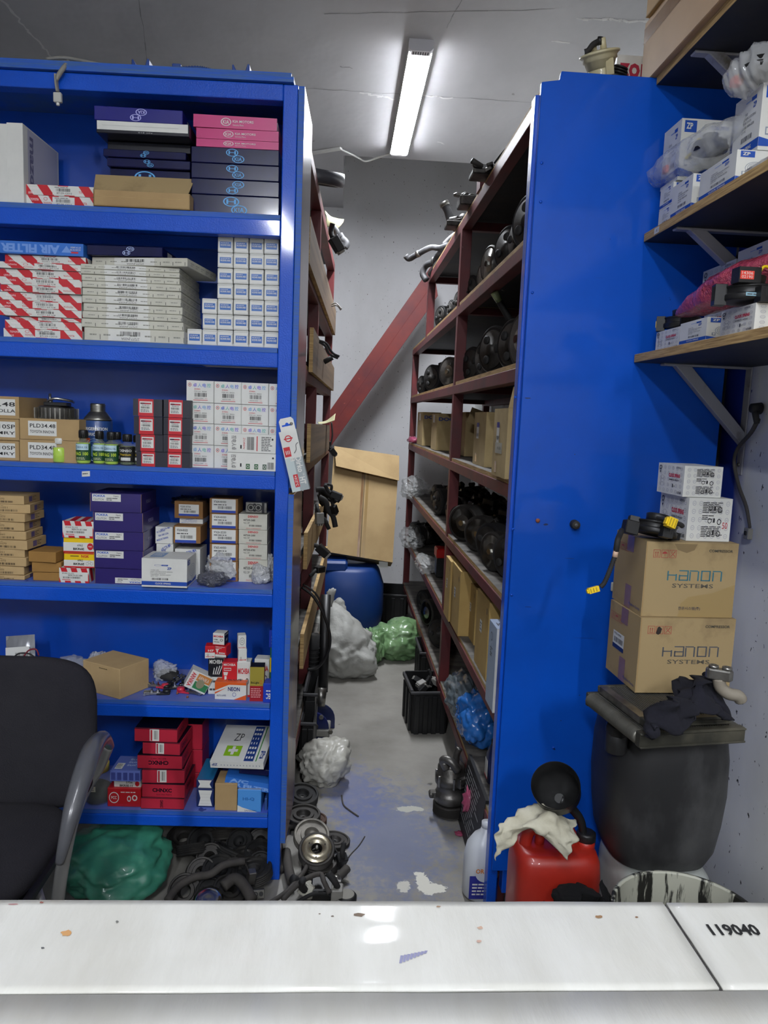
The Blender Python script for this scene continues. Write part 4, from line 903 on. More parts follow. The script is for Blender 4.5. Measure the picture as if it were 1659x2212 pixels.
g = 'bulb cartons heaped on the fifth shelf'
def mb5(label, px_, Y, d, m, deco, rot=0, zz=None, tilt=None, h=None):
    o = bx('bulb_carton', label, 'box', px_, Y, d, m, deco, z=zz, rot=rotm((0, radians(tilt), radians(rot))) if tilt else radians(rot), group=g); return o
mb5('black and white bulb carton at the foot of the heap, beside black cap', (450, 1421, 483, 1467), .07, .045, WHITE, mich('black'), 2, z5)
mb5('red lettered bulb carton at the foot of the heap behind orange box', (480, 1431, 512, 1468), .055, .045, MR, mich('red'), 2, z5)
mb5('white bulb carton at the foot of the heap, red name, behind orange box', (512, 1430, 541, 1468), .055, .045, WHITE, mich('white'), 1, z5)
mb5('bulb carton half hidden between black and red ones at the foot', (472, 1424, 486, 1466), .105, .045, WHITE, mich('white'), 0, z5)
mb5('white capped bulb carton standing behind the yellow and red carton', (549, 1424, 582, 1466), .09, .045, WHITE, mich('white'), -4, z5)
zA = at(470, 1421, 1, .07).z + .001
mb5('red and white bulb carton stacked at the outer side of the heap', (443, 1396, 464, 1428), .06, .04, MR, mich('split', num='H7'), 6, zA)
mb5('red 9006 bulb carton under the white one at the top of the heap', (463, 1396, 489, 1421), .065, .045, MR, mich('red'), -10, zA + .004)
mb5('white bulb carton with black side at the very top of the heap', (459, 1368, 485, 1395), .065, .04, WHITE, mich('white'), -8, zA + .0425)
zB = at(525, 1430, 1, .06).z + .001
mb5('black and white bulb carton standing askew, lower of the twin pair', (515, 1402, 533, 1429), .06, .035, WHITE, mich('split'), 14, zB)
mb5('white and red bulb carton with round face, upper of the twin pair', (514, 1373, 532, 1401), .06, .035, WHITE, mich('face'), 14, zB + .0395)
o = bx('bulb_carton', 'long orange and white lamp box in front of the heap', 'box', (464, 1474, 532, 1498), .03, .05, WHITE, lambda mb, F: (mb.rect(F['front'], 0, .86, 1, 1, ORG), mb.poly(F['front'], [(0, .3), (0, .86), (.55, .86)], ORG), mb.poly(F['front'], [(0, .4), (0, .5), (.45, .86), (.6, .86)], WHITE, .0008), mb.poly(F['front'], [(.6, 0), (1, 0), (1, .3)], ORG), mb.text(F['front'], 'NEON', .42, .5, .8, .74, ink('#1C2468'), k=.0012, bold=.03), mb.text(F['front'], 'AUTO LAMPS', .06, .18, .36, .28, ink('#1C2468'), k=.0012), mb.text(F['top'], 'NEON', .3, .3, .8, .8, ink('#3A2A50'), bold=.02), mb.ring(F['front'], .62, .3, .06, .12, ink('#4A5AA0'), .2)), z=z5, group=g, sides=dict(top=ORG), rot=radians(-2))
o = bx('bulb_carton', 'tall carton, gold above and red below, beside the orange and white one', 'box', (540, 1441, 570, 1501), .022, .045, mat('dark_red_card', '#9A1A26', .4), lambda mb, F: (mb.rect(F['front'], 0, .45, 1, 1, mat('gold_card', '#B8A848', .35, .4)), mb.text(F['front'], 'BoLight', .08, .5, .66, .58, BLACKC, k=.001, bold=.02), mb.ring(F['front'], .8, .56, .08, .06, ORG, .3), mb.lines(F['front'], .08, .1, .9, .4, ink('#D8A0A0'), n=5)), z=z5, group=g, sides=dict(top=BLACKC), rot=radians(3))
def bl(mb, F): mb.text(F['front'], 'AEC', .25, .2, .8, .5, WHITE, flip=True, bold=.03); mb.lines(F['front'], .25, .55, .9, .7, WHITE, n=1)
bx('bulb_carton', 'dark blue carton at the foot of the corner post', 'box', (568, 1477, 596, 1506), .012, .05, mat('strong_blue_card', '#1C3CB0', .4), bl, z=z5, group=g, rot=radians(-3))
o = bx('bulb_carton', 'green and yellow carton behind the dark blue one at the post', 'box', (583, 1400, 604, 1476), .07, .05, mat('green_card', '#28684A', .4), lambda mb, F: mb.rect(F['front'], 0, .5, 1, .8, YEL), z=z5, group=g)
bx('bulb_carton', 'blue carton high up against the corner post', 'box', (581, 1362, 604, 1399), .07, .05, mat('strong_blue_card', '#1C3CB0', .4), bl, z=z5 + HT[o.name] + .001, group=g)
def arnika(mb, F):
    f = F['front']; mb.rect(f, 0, 0, .32, 1, WHITE); mb.text(f, 'ARNIKA', .06, .1, .26, .9, REDC, rot=-1, bold=.03); mb.rect(f, .34, .1, .98, .5, ink('#2E7A48')); mb.rect(f, .34, .55, .98, .95, ink('#C07A38')); mb.text(f, 'ARNIKA', .4, .64, .9, .84, WHITE, k=.001); mb.disc(f, .6, .45, .18, .26, ink('#8A8468'), k=.001)
a = at(418, 1473, 1, .06); mb, F = carton('x', .072, .05, .06, WHITE, arnika); o = mb.out('bulb_carton', M=FR @ Matrix.Translation((a.x + .004, .05, z5 + .019)) @ rotm((0, radians(28), radians(12))), bevel=.001); tag(o, 'tilted white carton with green and orange print leaning on the battery clamps', 'box')
# battery terminal clamps
def clamp_(x, y, rz, red, label, sz=1.0, z=0, tl=0):
    e = empty('battery_clamp', None, M=FR @ Matrix.Translation((x, y, z5 + z)) @ rotm((0, tl, rz)) @ Matrix.Scale(sz, 4)); c = mat('terminal_red_plastic', '#C83044', .35, coat=.3) if red else BKM
    mb = MB(); mb.box((-.028, -.009, 0), (.012, .009, .007), c); mb.lathe([(.012, .006), (.012, .014), (.009, .017), (0, .017)], c, 20, Matrix.Translation((-.018, 0, 0))); mb.out('insulator', parent=e, bevel=.002)
    m2 = MB(); m2.box((.0, -.008, .002), (.034, .008, .009), STEEL); 
    for (cx, sg) in ((.036, 1), (.036, -1)): m2.box((.03, sg * .007 - .002, .001), (.05, sg * .007 + .002, .012), STEEL)
    m2 = m2.out('plate', parent=e, bevel=.0015)
    for (bx_, by_, bz) in ((.008, 0, .009), (.026, 0, .009)):
        m3 = MB(); m3.lathe([(.006, 0), (.006, .004), (.0035, .0045), (.0035, .011), (0, .011)], CHROME, 6, Matrix.Translation((bx_, by_, bz)), False); m3.out('bolt', parent=m2)
    m3 = MB(); m3.cyl((.046, -.014, .006), (.046, .014, .006), .0045, CHROME, 6, smooth=False); m3.out('clamp_bolt', parent=m2)
    tag(e, label, 'battery clamp', 'battery clamps lying on the fifth shelf')
def xy5(x, y): p = at(x, y, 2, z5); return p.x, p.y
for (x, y, rz, rd, lb, s_, zz, tl) in ((346, 1487, 2.9, 1, 'red battery clamp lying nearest the brown box', 1.0, .002, 0), (347, 1500, 3.3, 0, 'black battery clamp with bright bolt at the front of the heap', 1.05, .0, 0), (403, 1497, -.2, 1, 'red battery clamp at the front, below the tilted carton', 1.1, .0, 0), (372, 1488, .3, 0, 'black battery clamp in the middle of the heap', 1.0, .0, 0), (410, 1482, -.5, 0, 'black ring ended battery clamp beside the tilted carton', 1.1, .001, 0), (375, 1478, .9, 0, 'steel battery clamp standing behind the heap', .95, .001, -.3), (420, 1489, -.6, 0, 'black battery clamp nearest the orange box', 1, .0, 0)):
    px_, py_ = xy5(x, y); clamp_(px_, py_ , rz, rd, lb, s_, zz, tl)
x_, y_ = xy5(448, 1484); o = MB().lathe([(.011, 0), (.012, .012), (.01, .024), (0, .026)], BKM, 8, smooth=False).out('rubber_bung', M=FR @ Matrix.Translation((x_ + .004, y_ + .01, z5)), bevel=.002); tag(o, 'small black angular cap beside the bulb cartons', 'cap')
for i, (x, y) in enumerate(((383, 1499), (405, 1507))):
    x_, y_ = xy5(x, y); o = MB().lathe([(.004, 0), (.003, .006), (0, .007)], mat('rusty', '#8A5038', .7), 7).out('rusty_nut', M=FR @ Matrix.Translation((x_, y_, z5))); tag(o, ('rusty nut under the black clamp', 'rusty nut lying out in front of the red clamp')[i], 'nut')
# ---- sixth shelf
z6 = SZ[5] + .0005
def chn(k_):
    def f(mb, F):
        f_ = F['front']; mb.rect(f_, 0, .95, 1, 1, NAVY_D); mb.rect(f_, 0, 0, 1, .04, NAVY_D)
        if k_ == 'a': mb.text(f_, 'CHNXC', .24, .4, .7, .68, NAVY_D, k=.001, bold=.04); mb.text(f_, 'ELECTRIC PARTS', .34, .18, .7, .28, NAVY_D, k=.001)
        elif k_ == 'f': mb.text(f_, 'CHNXC', .25, .3, .7, .6, NAVY_D, flip=True, k=.001, bold=.04); mb.text(f_, 'ELECTRIC PARTS', .3, .7, .64, .8, NAVY_D, flip=True, k=.001)
        elif k_ == 'v': mb.text(f_, 'CHNXC', .45, .15, .52, .85, NAVY_D, rot=-1, k=.001, bold=.03)
        else: mb.rect(f_, .36, .08, .58, .95, WHITE, .0007); mb.bars(f_, .46, .2, .55, .85, n=6, k=.001); mb.rect(f_, .38, .1, .42, .9, ink('#B02030'), .001)
        mb.text(F['right'], 'CHNXC', .15, .35, .6, .7, NAVY_D, bold=.03)
    return f
g = 'red electric part boxes stacked on the bottom shelf'
stk(z6, [I('relay_box', ordn(5 - k, 6) + ' crimson box of the tall stack on the bottom shelf', 'box', (x0, a_, x1, b_), .012, .14, CRIM, chn(t), group=g, sides=dict(top=NAVY_D), rot=radians(rr)) for k, (x0, x1, a_, b_, t, rr) in enumerate(((304, 397, 1724, 1751, 'v', 0), (307, 399, 1693, 1723, 'a', -1), (307, 398, 1662, 1692, 's', 2), (297, 393, 1631, 1661, 'f', 0), (307, 389, 1604, 1630, 's', -3), (290, 383, 1574, 1603, 's', -1)))])
stk(z6, [I('relay_box', t + ' crimson box behind the tall stack on the bottom shelf', 'box', (395, a_, 437, b_), .155, .11, CRIM, None, group='crimson boxes behind the tall stack', sides=dict(top=NAVY_D)) for (t, a_, b_) in (('lowest', 1670, 1725), ('middle', 1620, 1669), ('topmost', 1565, 1619))])
bx('parts_box', 'flat red box with white ring logo at the bottom beside the glass jar', 'box', (232, 1703, 304, 1739), .02, .1, mat('bright_red_card', '#B81E26', .3, coat=.3), lambda mb, F: (mb.ring(F['front'], .2, .5, .15, .3, WHITE, .15), mb.text(F['front'], 'PCC', .12, .42, .28, .58, WHITE, k=.001, bold=.02), mb.lines(F['front'], .4, .75, .95, .85, WHITE, n=1), mb.ring(F['front'], .65, .45, .06, .16, WHITE, .4), mb.ring(F['front'], .82, .5, .08, .16, WHITE, .4)), z=z6)
zz = z6 + .0505
bx('spark_plug_box', 'white spark plug box with red foot between red box and blue organiser', 'box', (246, 1673, 304, 1702), .03, .09, WHITE, lambda mb, F: (mb.rect(F['front'], 0, 0, 1, .22, REDC), mb.text(F['front'], '2756', .45, .62, .7, .8, BLACKC, bold=.02), mb.text(F['front'], 'BKR5E-11', .22, .34, .7, .52, BLACKC, bold=.03), mb.disc(F['front'], .87, .6, .08, .22, REDC)), z=(zz, .040))
def organ(mb, F): 
    f = F['front']
    for k in range(5): mb.rect(f, .03 + k * .2, .1, .17 + k * .2, .8, ink('#3A448A'))
    mb.rect(F['top'], .1, .1, .35, .5, WHITE); mb.lines(F['top'], .12, .15, .33, .45, n=3, k=.001)
    for k in range(3): mb.text(F['top'], 'SEALANT KIT', .45, .3 + k * .2, .9, .42 + k * .2, ink('#C0D0E8'))
bx('organiser_box', 'translucent blue plastic organiser on the spark plug box', 'box', (238, 1646, 303, 1672), .012, .1, mat('translucent_blue_plastic', '#6878C0', .2, coat=.5), organ, z=(zz + .041, .036))
# glass jar
def jar():
    p = at(206, 1742, 1, .03); e = empty('glass_jar', (p.x, .06, z6)); G = mat('clear_jar_glass', '#C8CCC8', .06, alpha=.18, coat=.8)
    w_ = .043; mb = MB(); mb.lathe([(w_ * .85, .001), (w_, .008), (w_, .085), (w_ * .8, .1), (w_ * .74, .104), (w_ * .74, .108)], G, 32, caps=False); mb.lathe([(0, .001), (w_ * .85, .001)], G, 32, caps=False); mb.out('jar_body', parent=e)
    mb = MB(); r_ = w_ * .8; mb.lathe([(r_, .104), (r_, .128), (r_ * .95, .131), (0, .131)], mat('yellowed_lid', '#C8B860', .5), 32); mb.out('lid', parent=e)
    mb = MB(); mb.lathe([(0, .004), (w_ * .9, .006), (w_ * .9, .05), (w_ * .5, .062), (0, .058)], BKR, 18); mb.out('contents', parent=e)
    mb = MB(); f = Face((-.02, -w_ - .001, .05), (.026, 0, 0), (0, 0, .018)); mb.rect(f, 0, 0, 1, 1, ink('#B8B4A0')); mb.lines(f, .1, .2, .9, .8, n=2, k=.001); mb.out('label', parent=e)
    tag(e, 'clear jar with yellowed lid behind the chair arm on the bottom shelf', 'jar')
jar()
def zipb(mb, F):
    t = F['top']; f = F['front']; B_ = ink('#1E3C80'); mb.rect(t, .2, .15, .5, .42, ink('#88B820')); mb.text(t, '+', .26, .18, .44, .4, WHITE, k=.001, bold=.05); mb.text(t, 'ZP', .28, .55, .46, .75, ink('#4A4A4A')); mb.rect(t, .62, .03, .8, .97, B_); 
    for k in range(3): mb.lines(t, .64 + k * .05, .06, .68 + k * .05, .94, WHITE, n=7, words=1, k=.001)
    mb.rect(t, .84, .03, .86, .97, ink('#3A8A3A')); mb.text(t, 'ZIP', .89, .1, .98, .3, B_, k=.001, bold=.03); mb.text(f, 'ZIP', .03, .35, .14, .72, B_, flip=True, bold=.03)
    for k in range(13): mb.rect(f, .2 + k * .06, .4, .215 + k * .06, .56, ink('#8A90A0')); mb.rect(f, .2 + k * .06, .48, .205 + k * .06, .54, B_, .001)
def phone(m_):
    def f(mb, F):
        f_ = F['front']; mb.poly(f_, [(.1, .08), (.9, .08), (.78, .5), (.9, .92), (.1, .92), (.22, .5)], WHITE)
        for k in range(4): mb.rect(f_, .2, .2 + k * .17, .8, .22 + k * .17, ink('#C0C0BC'), .001)
    return f
stk(z6, [I('booklet_box', 'lower navy edged box with white notched front under the tilted lime squared carton', 'box', (425, 1704, 462, 1725), .03, .15, mat('navy_card', '#18285A', .4), phone(0)), I('booklet_box', 'upper navy edged box with white notched front and teal top', 'box', (424, 1684, 461, 1703), .03, .15, mat('navy_card', '#18285A', .4), phone(1), sides=dict(top=mat('teal_card', '#1E6A98', .4)))])
bx('parts_box', 'small plain brown box beside the light blue and white one', 'box', (464, 1693, 512, 1747), .012, .09, CARD, None, z=z6)
bx('brake_pad_box', 'light blue and white box at the front of the bottom shelf', 'box', (513, 1706, 564, 1754), .008, .08, ink('#4A90D8'), lambda mb, F: (mb.text(F['front'], 'HI-Q', .22, .5, .72, .66, ink('#2A6AB0'), bold=.04), mb.poly(F['front'], [(0, 0), (.85, 0), (.2, .2), (0, .3)], WHITE), mb.text(F['front'], 'SANGSIN', .3, .03, .8, .1, ink('#203060'), k=.001)), z=z6, sides=dict(top=mat('silver_card', '#9AA0A8', .3, .4)))
def slant(px_, Y, w_, d, h, zc, rx, ry, rz, name, label, m, deco, sides=None):
    a = at(px_[0], px_[1], 1, Y); mb, F = carton(name, w_, d, h, m, deco, sides); o = mb.out(name, M=FR @ Matrix.Translation((a.x, Y, a.z)) @ rotm((rx, ry, rz)), bevel=.001); tag(o, label, 'box'); return o
def acf(mb, F):
    L1 = ink('#7AA4E0'); mb.text(F['front'], 'AIR FILTER', .04, .12, .98, .5, L1, bold=.05); mb.text(F['front'], 'A/C', .1, .55, .5, .95, L1, bold=.05)
slant((534, 1705), .02, .15, .12, .03, 0, 0, radians(9), 0, 'filter_box', 'bright blue air filter box tilted over the small brown box', LBLUE, acf)
slant((553, 1674), .04, .11, .1, .02, 0, 0, radians(4), 0, 'filter_box', 'dark navy box wedged under the tilted white lime squared carton', NAVY, None)
slant((512, 1660), .006, .172, .2, .024, 0, radians(11), radians(-2), radians(-5), 'filter_box', 'large white carton with lime square lying tilted on the heap', WHITE, zipb)
bx('booklet_box', 'thin grey box stored upright at the foot of the corner post', 'box', (571, 1725, 577, 1762), .02, .15, mat('slate_blue_card', '#30508A', .5), None, z=z6)
# ================================================================== shelves on the side wall, stock of clock springs
use(WORLD)
XS = .80
WS = []
for i, (px_, py_, y0_) in enumerate(((1425, 178, .9), (1393, 520, .75), (1367, 782, .75))):
    zb = at(px_, py_, 1, 2.03).z; e = empty('wall_shelf', (XS, y0_, zb)); WS.append(zb + .022)
    M0 = Matrix.Identity(4); L_ = 2.046 - y0_
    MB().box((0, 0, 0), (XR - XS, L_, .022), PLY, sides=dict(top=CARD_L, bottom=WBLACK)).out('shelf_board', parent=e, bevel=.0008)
    q = at(*((1492, 112), (1457, 492), (1430, 785))[i], 2, zb); by = q.y - y0_; bx0 = max(.012, q.x - XS); W_ = XR - XS
    b = MB(); b.box((bx0, by - .013, -.006), (W_, by + .013, 0), BR_GREY); b.box((W_ - .004, by - .016, -.30), (W_, by + .016, 0), BR_GREY)
    t_ = .013
    a0 = V((bx0 + .035, by, -.006)); a1 = V((W_ - .004, by, -.19))
    b.add([a0 + V((0, -t_, 0)), a0 + V((0, t_, 0)), a0 + V((.045, t_, 0)), a0 + V((.045, -t_, 0)), a1 + V((0, -t_, -.03)), a1 + V((0, t_, -.03)), a1 + V((0, t_, .012)), a1 + V((0, -t_, .012))],
          [(0, 1, 5, 4), (2, 3, 7, 6), (0, 4, 7, 3), (1, 2, 6, 5)], BR_GREY)
    b = b.out('bracket', parent=e, bevel=.002)
    sb = MB(); sb.cyl((W_ - .004, by, -.27), (W_ - .008, by, -.27), .005, STEEL, 8); sb.out('bracket_screw', parent=b)
    if i == 1: s = MB(); F = Face((-.0008, L_ - .07, .003), (0, -.03, 0), (0, 0, .015)); s.rect(F, 0, 0, 1, 1, WHITE); s.text(F, 'A1', .3, .2, .8, .8, ink('#444444')); s.out('price_sticker', parent=e)
    tag(e, 'plywood wall shelf on grey brackets, ' + ('topmost of three, carrying the big brown cartons', 'middle of three, carrying white boxes and clear bags', 'lowest of three, carrying the pink wrapped bundle')[i], 'shelf', 'plywood shelves on the side wall')
def lbox(name, label, cat, xf, xn, yb, yt, X, zb, w_, m, deco, group=None, dz=None, sides=None, rot=0):
    """carton standing along the side wall: its aisle face lies in the plane x=X between pixel columns xf (far) and xn (near)"""
    X *= .964
    f = at(xf, yb, 0, X); n = at(xn, yb, 0, X); t = at(xn, yt, 0, X); h = dz or (t.z - zb); d = f.y - n.y
    mb, F = carton(name, w_, d, h, m, deco, sides)
    o = mb.out(name, M=Matrix.Translation((X + w_ / 2, n.y, zb)) @ rotm(rot), bevel=.001); tag(o, label, cat, group); HT[o.name] = h; return o
ZB = ink('#1C4CA8'); LN = ink('#8A94A4')
def coil(mb, F, cx, cy, rx, ry, c=LN):
    for k in (1, .78, .6, .3, .18): mb.ring(F, cx, cy, rx * k, ry * k, c, .05)
    mb.ring(F, cx + rx * 1.2, cy + ry * .8, rx * .9, ry * .9, c, .04, a0=.6, a1=2.6); mb.rect(F, cx - rx * 1.3, cy - ry * 1.1, cx - rx * .9, cy - ry * .5, c); mb.rect(F, cx - rx * 1.2, cy - ry, cx - rx, cy - ry * .6, WHITE, .001)
def zpbox(mb, F):
    l, f = F['left'], F['front']
    mb.rect(l, 0, .06, 1, .2, ZB); mb.text(l, 'CLOCK SPRING', .3, .1, .75, .16, WHITE, k=.0012, bold=.02); mb.rect(l, .62, .84, .8, .9, ZB); mb.rect(l, .42, .85, .6, .87, ink('#8AA4D0')); mb.text(l, 'ZP', .7, .72, .82, .8, ZB, bold=.03)
    for k, t in enumerate(('CODE AF2', 'PART NAME:CLOCK SPRING', 'FITS FOR TOYOTA', 'OEM/REF. 84306-02200', 'QTY 1PC')): mb.text(l, t, .34, .66 - k * .065, .34 + .022 * len(t), .70 - k * .065, ink('#333333'))
    mb.bars(l, .34, .26, .75, .34, n=18)
    mb.poly(f, [(0, .06), (0, .2), (.28, .14), (.36, .06)], ZB); mb.poly(f, [(.36, .1), (.5, .2), (1, .2), (1, .06), (.4, .06)], ZB, .0003)
    mb.rect(f, .06, .78, .3, .97, ZB); mb.text(f, 'ZP', .09, .83, .22, .93, WHITE, k=.0012, bold=.03); mb.text(f, 'CLOCK SPRING', .58, .84, .95, .9, ZB, bold=.02); coil(mb, f, .32, .45, .17, .2)
def patbox(num='1pc'):
    def f_(mb, F):
        G = ink('#B4B4BA'); r = random.Random(3)
        for k, f in ((0, F['left']), (1, F['front'])):
            for i in range(6):
                for j in range(5):
                    mb.ring(f, .12 + i * .155, .12 + j * .19, .045, .06, G, .25, 10); mb.rect(f, .1 + i * .155, .11 + j * .19, .14 + i * .155, .125 + j * .19, G)
        l = F['left']; RD = ink('#C03040'); BK = ink('#222226')
        mb.text(l, 'CLOCK SPRING', .44, .58, .86, .7, RD, k=.0012, bold=.05); mb.text(l, 'KOREAN TECHNOLOGY', .46, .47, .84, .52, BK, k=.0012, bold=.02); mb.text(l, '1', .6, .24, .63, .36, BK, k=.0012, bold=.04); mb.text(l, 'pc', .65, .25, .7, .31, BK, k=.0012)
        mb.text(l, '10/99/06', .7, .88, .86, .94, BK, k=.0012); mb.text(l, 'KC9-005', .8, .06, .95, .14, BK, k=.0012, bold=.02); mb.ring(l, .1, .86, .05, .07, BK, .35, k=.0012); mb.text(l, 'MOOWO', .05, .76, .15, .8, BK, k=.0012); mb.poly(l, [(.07, .74), (.13, .74), (.1, .66)], BK, .0012)
        for k in range(3): mb.ring(l, .2, .3 + k * .12, .07, .06, ink('#8A8A92'), .12, k=.001)
        f = F['front']
        for k in range(3): mb.lines(f, .32, .66 - k * .28, .85, .92 - k * .28, BK, n=7, words=3, seed=k, k=.001) if k != 1 else mb.lines(f, .32, .5, .6, .62, BK, n=3, words=2, k=.001); mb.ring(f, .5, .78 - k * .3, .045, .06, BK, .25, k=.0012); mb.ring(f, .72, .74 - k * .28, .05, .07, BK, .3, k=.0012); mb.rect(f, .58, .72 - k * .28, .62, .82 - k * .28, BK, .0012)
    return f_
g = 'clock spring boxes on the middle wall shelf'
z2 = WS[1]; W2 = .13
a = lbox('clock_spring_box', 'white box with blue foot, lowest at the far end against the blue board', 'box', 1421, 1447, 492, 442, .855, z2, W2, WHITE, zpbox, g)
a2 = lbox('clock_spring_box', 'white box with blue foot, second layer at the far end under the bag tip', 'box', 1421, 1447, 492, 398, .855, z2 + HT[a.name] + .001, W2, WHITE, zpbox, g)
b = lbox('clock_spring_box', 'white box with blue foot, second along the middle wall shelf, bag resting on it', 'box', 1448, 1490, 470, 380, .845, z2, W2, WHITE, zpbox, g)
c = lbox('clock_spring_box', 'white box with blue foot, third along the middle wall shelf, below the black coil', 'box', 1508, 1582, 440, 330, .84, z2, W2, WHITE, zpbox, g)
d = lbox('clock_spring_box', 'grey patterned white box at the near end of the middle wall shelf', 'box', 1608, 1720, 380, 300, .84, z2, W2, WHITE, patbox(), g)
zt_ = z2 + max(HT[a.name] + HT[a2.name] + .002, HT[b.name]) + .001
e1 = lbox('clock_spring_box', 'large white box with coil drawing atop the far stack of the middle wall shelf', 'box', 1431, 1466, 352, 262, .86, zt_, .13, WHITE, zpbox, g)
lbox('clock_spring_box', 'white box stored high at the near end under the upper clear bag', 'box', 1587, 1642, 262, 184, .90, z2 + max(HT[c.name], HT[d.name]) + .012, W2, WHITE, zpbox, g)
g = 'clock spring boxes on the lowest wall shelf'
z3_ = WS[2]
D1 = lbox('clock_spring_box', 'grey patterned box at the far end of the lowest wall shelf', 'box', 1415, 1465, 762, 706, .855, z3_, W2, WHITE, patbox(), g)
D2 = lbox('clock_spring_box', 'white box with blue foot between two grey patterned ones, lowest wall shelf', 'box', 1466, 1522, 755, 686, .84, z3_, W2, WHITE, zpbox, g)
D3 = lbox('clock_spring_box', 'grey patterned box in front, red mark on its end, under the black coil part', 'box', 1553, 1625, 740, 656, .84, z3_, W2, WHITE, lambda mb, F: (patbox()(mb, F), mb.text(F['front'], 'S', .3, .8, .42, .95, ink('#D02030'), k=.0014, bold=.04), mb.disc(F['front'], .5, .92, .02, .02, ink('#D02030'), k=.0014)), g)
H1 = lbox('clock_spring_box', 'patterned box at the wall side carrying the rear patterned box', 'box', 1520, 1586, 700, 640, .985, z3_, .13, WHITE, patbox(), g)
lbox('clock_spring_box', 'grey patterned box raised behind the pink bubble wrap', 'box', 1515, 1583, 640, 562, .985, z3_ + HT[H1.name] + .001, .13, WHITE, patbox(), g)
H2 = lbox('clock_spring_box', 'white box at the wall side below the raised white one', 'box', 1590, 1655, 640, 600, .985, z3_, .13, WHITE, zpbox, g)
lbox('clock_spring_box', 'white box with blue foot raised behind the pink bubble wrap', 'box', 1590, 1654, 600, 520, .985, z3_ + HT[H2.name] + .001, .13, WHITE, zpbox, g)
# black clock spring parts
def coilpart(M, label, red=False, wire=None, scale=1, M2=None, yellow=False):
    e = empty('clock_spring', None, M=M @ Matrix.Scale(scale, 4)); mb = MB()
    mb.lathe([(.018, 0), (.05, 0), (.052, .003), (.052, .012), (.048, .014), (.048, .024), (.05, .026), (.05, .030), (.02, .031), (.018, .028)], BKM, 44)
    hs = mb.out('housing', parent=e, bevel=.0008)
    mb = MB(); mb.lathe([(.019, .028), (.028, .032), (.03, .05), (.026, .052), (.019, .05)], BKM, 30); mb.out('hub', parent=e)
    for k, (a_, w_, h_) in enumerate(((pi * .95, .022, .034), (pi * 1.5, .026, .022), (.2, .014, .02))):
        mb = MB(); mb.box((.046, -w_ / 2, -.008), (.07, w_ / 2, h_), BKM, X=Matrix.Rotation(a_, 4, 'Z'))
        for j in range(4): mb.box((.0702, -w_ / 2 + .003 + j * w_ / 4.6, .002), (.071, -w_ / 2 + .005 + j * w_ / 4.6, h_ - .004), BKR, X=Matrix.Rotation(a_, 4, 'Z'))
        mb.out('socket', parent=hs, bevel=.001)
    if yellow: mb = MB(); mb.box((.0706, -.010, .002), (.0716, .010, .02), YEL, X=Matrix.Rotation(pi * .95, 4, 'Z')); mb.out('label', parent=e)
    if red: mb = MB(); F = Face((-.046, -.052, .032), (.03, 0, 0), (0, 0, .02)); mb.box((-.05, -.05, .03), (-.005, -.02, .06), BKM); F = Face((-.048, -.0505, .036), (.028, 0, 0), (0, 0, .016)); mb.rect(F, 0, 0, 1, 1, ink('#E04030')); mb.text(F, '14306', .1, .55, .9, .9, WHITE, k=.001); mb.text(F, '02190', .1, .1, .9, .45, WHITE, k=.001); mb.out('connector', parent=e); mb = MB(); mb.tube([(-.0, -.03, .05), (.01, -.03, .066), (.025, -.03, .06), (.03, -.028, .035)], .003, YEL); mb.out('wire', parent=e); mb = MB(); mb.tube([(.03, -.03, .04), (.04, -.03, .06), (.05, -.028, .05), (.05, -.025, .03)], .003, ORG); mb.out('wire', parent=e); F = Face((-.034, -.0522, .004), (.05, 0, 0), (0, 0, .007)); q = MB(); q.rect(F, 0, 0, 1, 1, ink('#8AB0C0')); q.lines(F, .05, .2, .95, .8, n=1, k=.001); q.out('label', parent=e)
    tag(e, label, 'car part'); return e
q = at(1636, 640, 1, at(1625, 740, 0, .81).y - .015)
coilpart(Matrix.Translation((q.x + .02, q.y + .07, z3_ + HT[D3.name] + .009)), 'black clock spring with red tag sitting on the grey patterned box', red=True)
q = at(1465, 690, 0, .87)
coilpart(Matrix.Translation((.875, at(1440, 700, 0, .825).y + .02, z3_ + HT[D1.name] + .009)) @ Matrix.Rotation(-.3, 4, 'Z'), 'black clock spring with yellow tag behind the tip of the pink bundle', yellow=True, scale=.9)
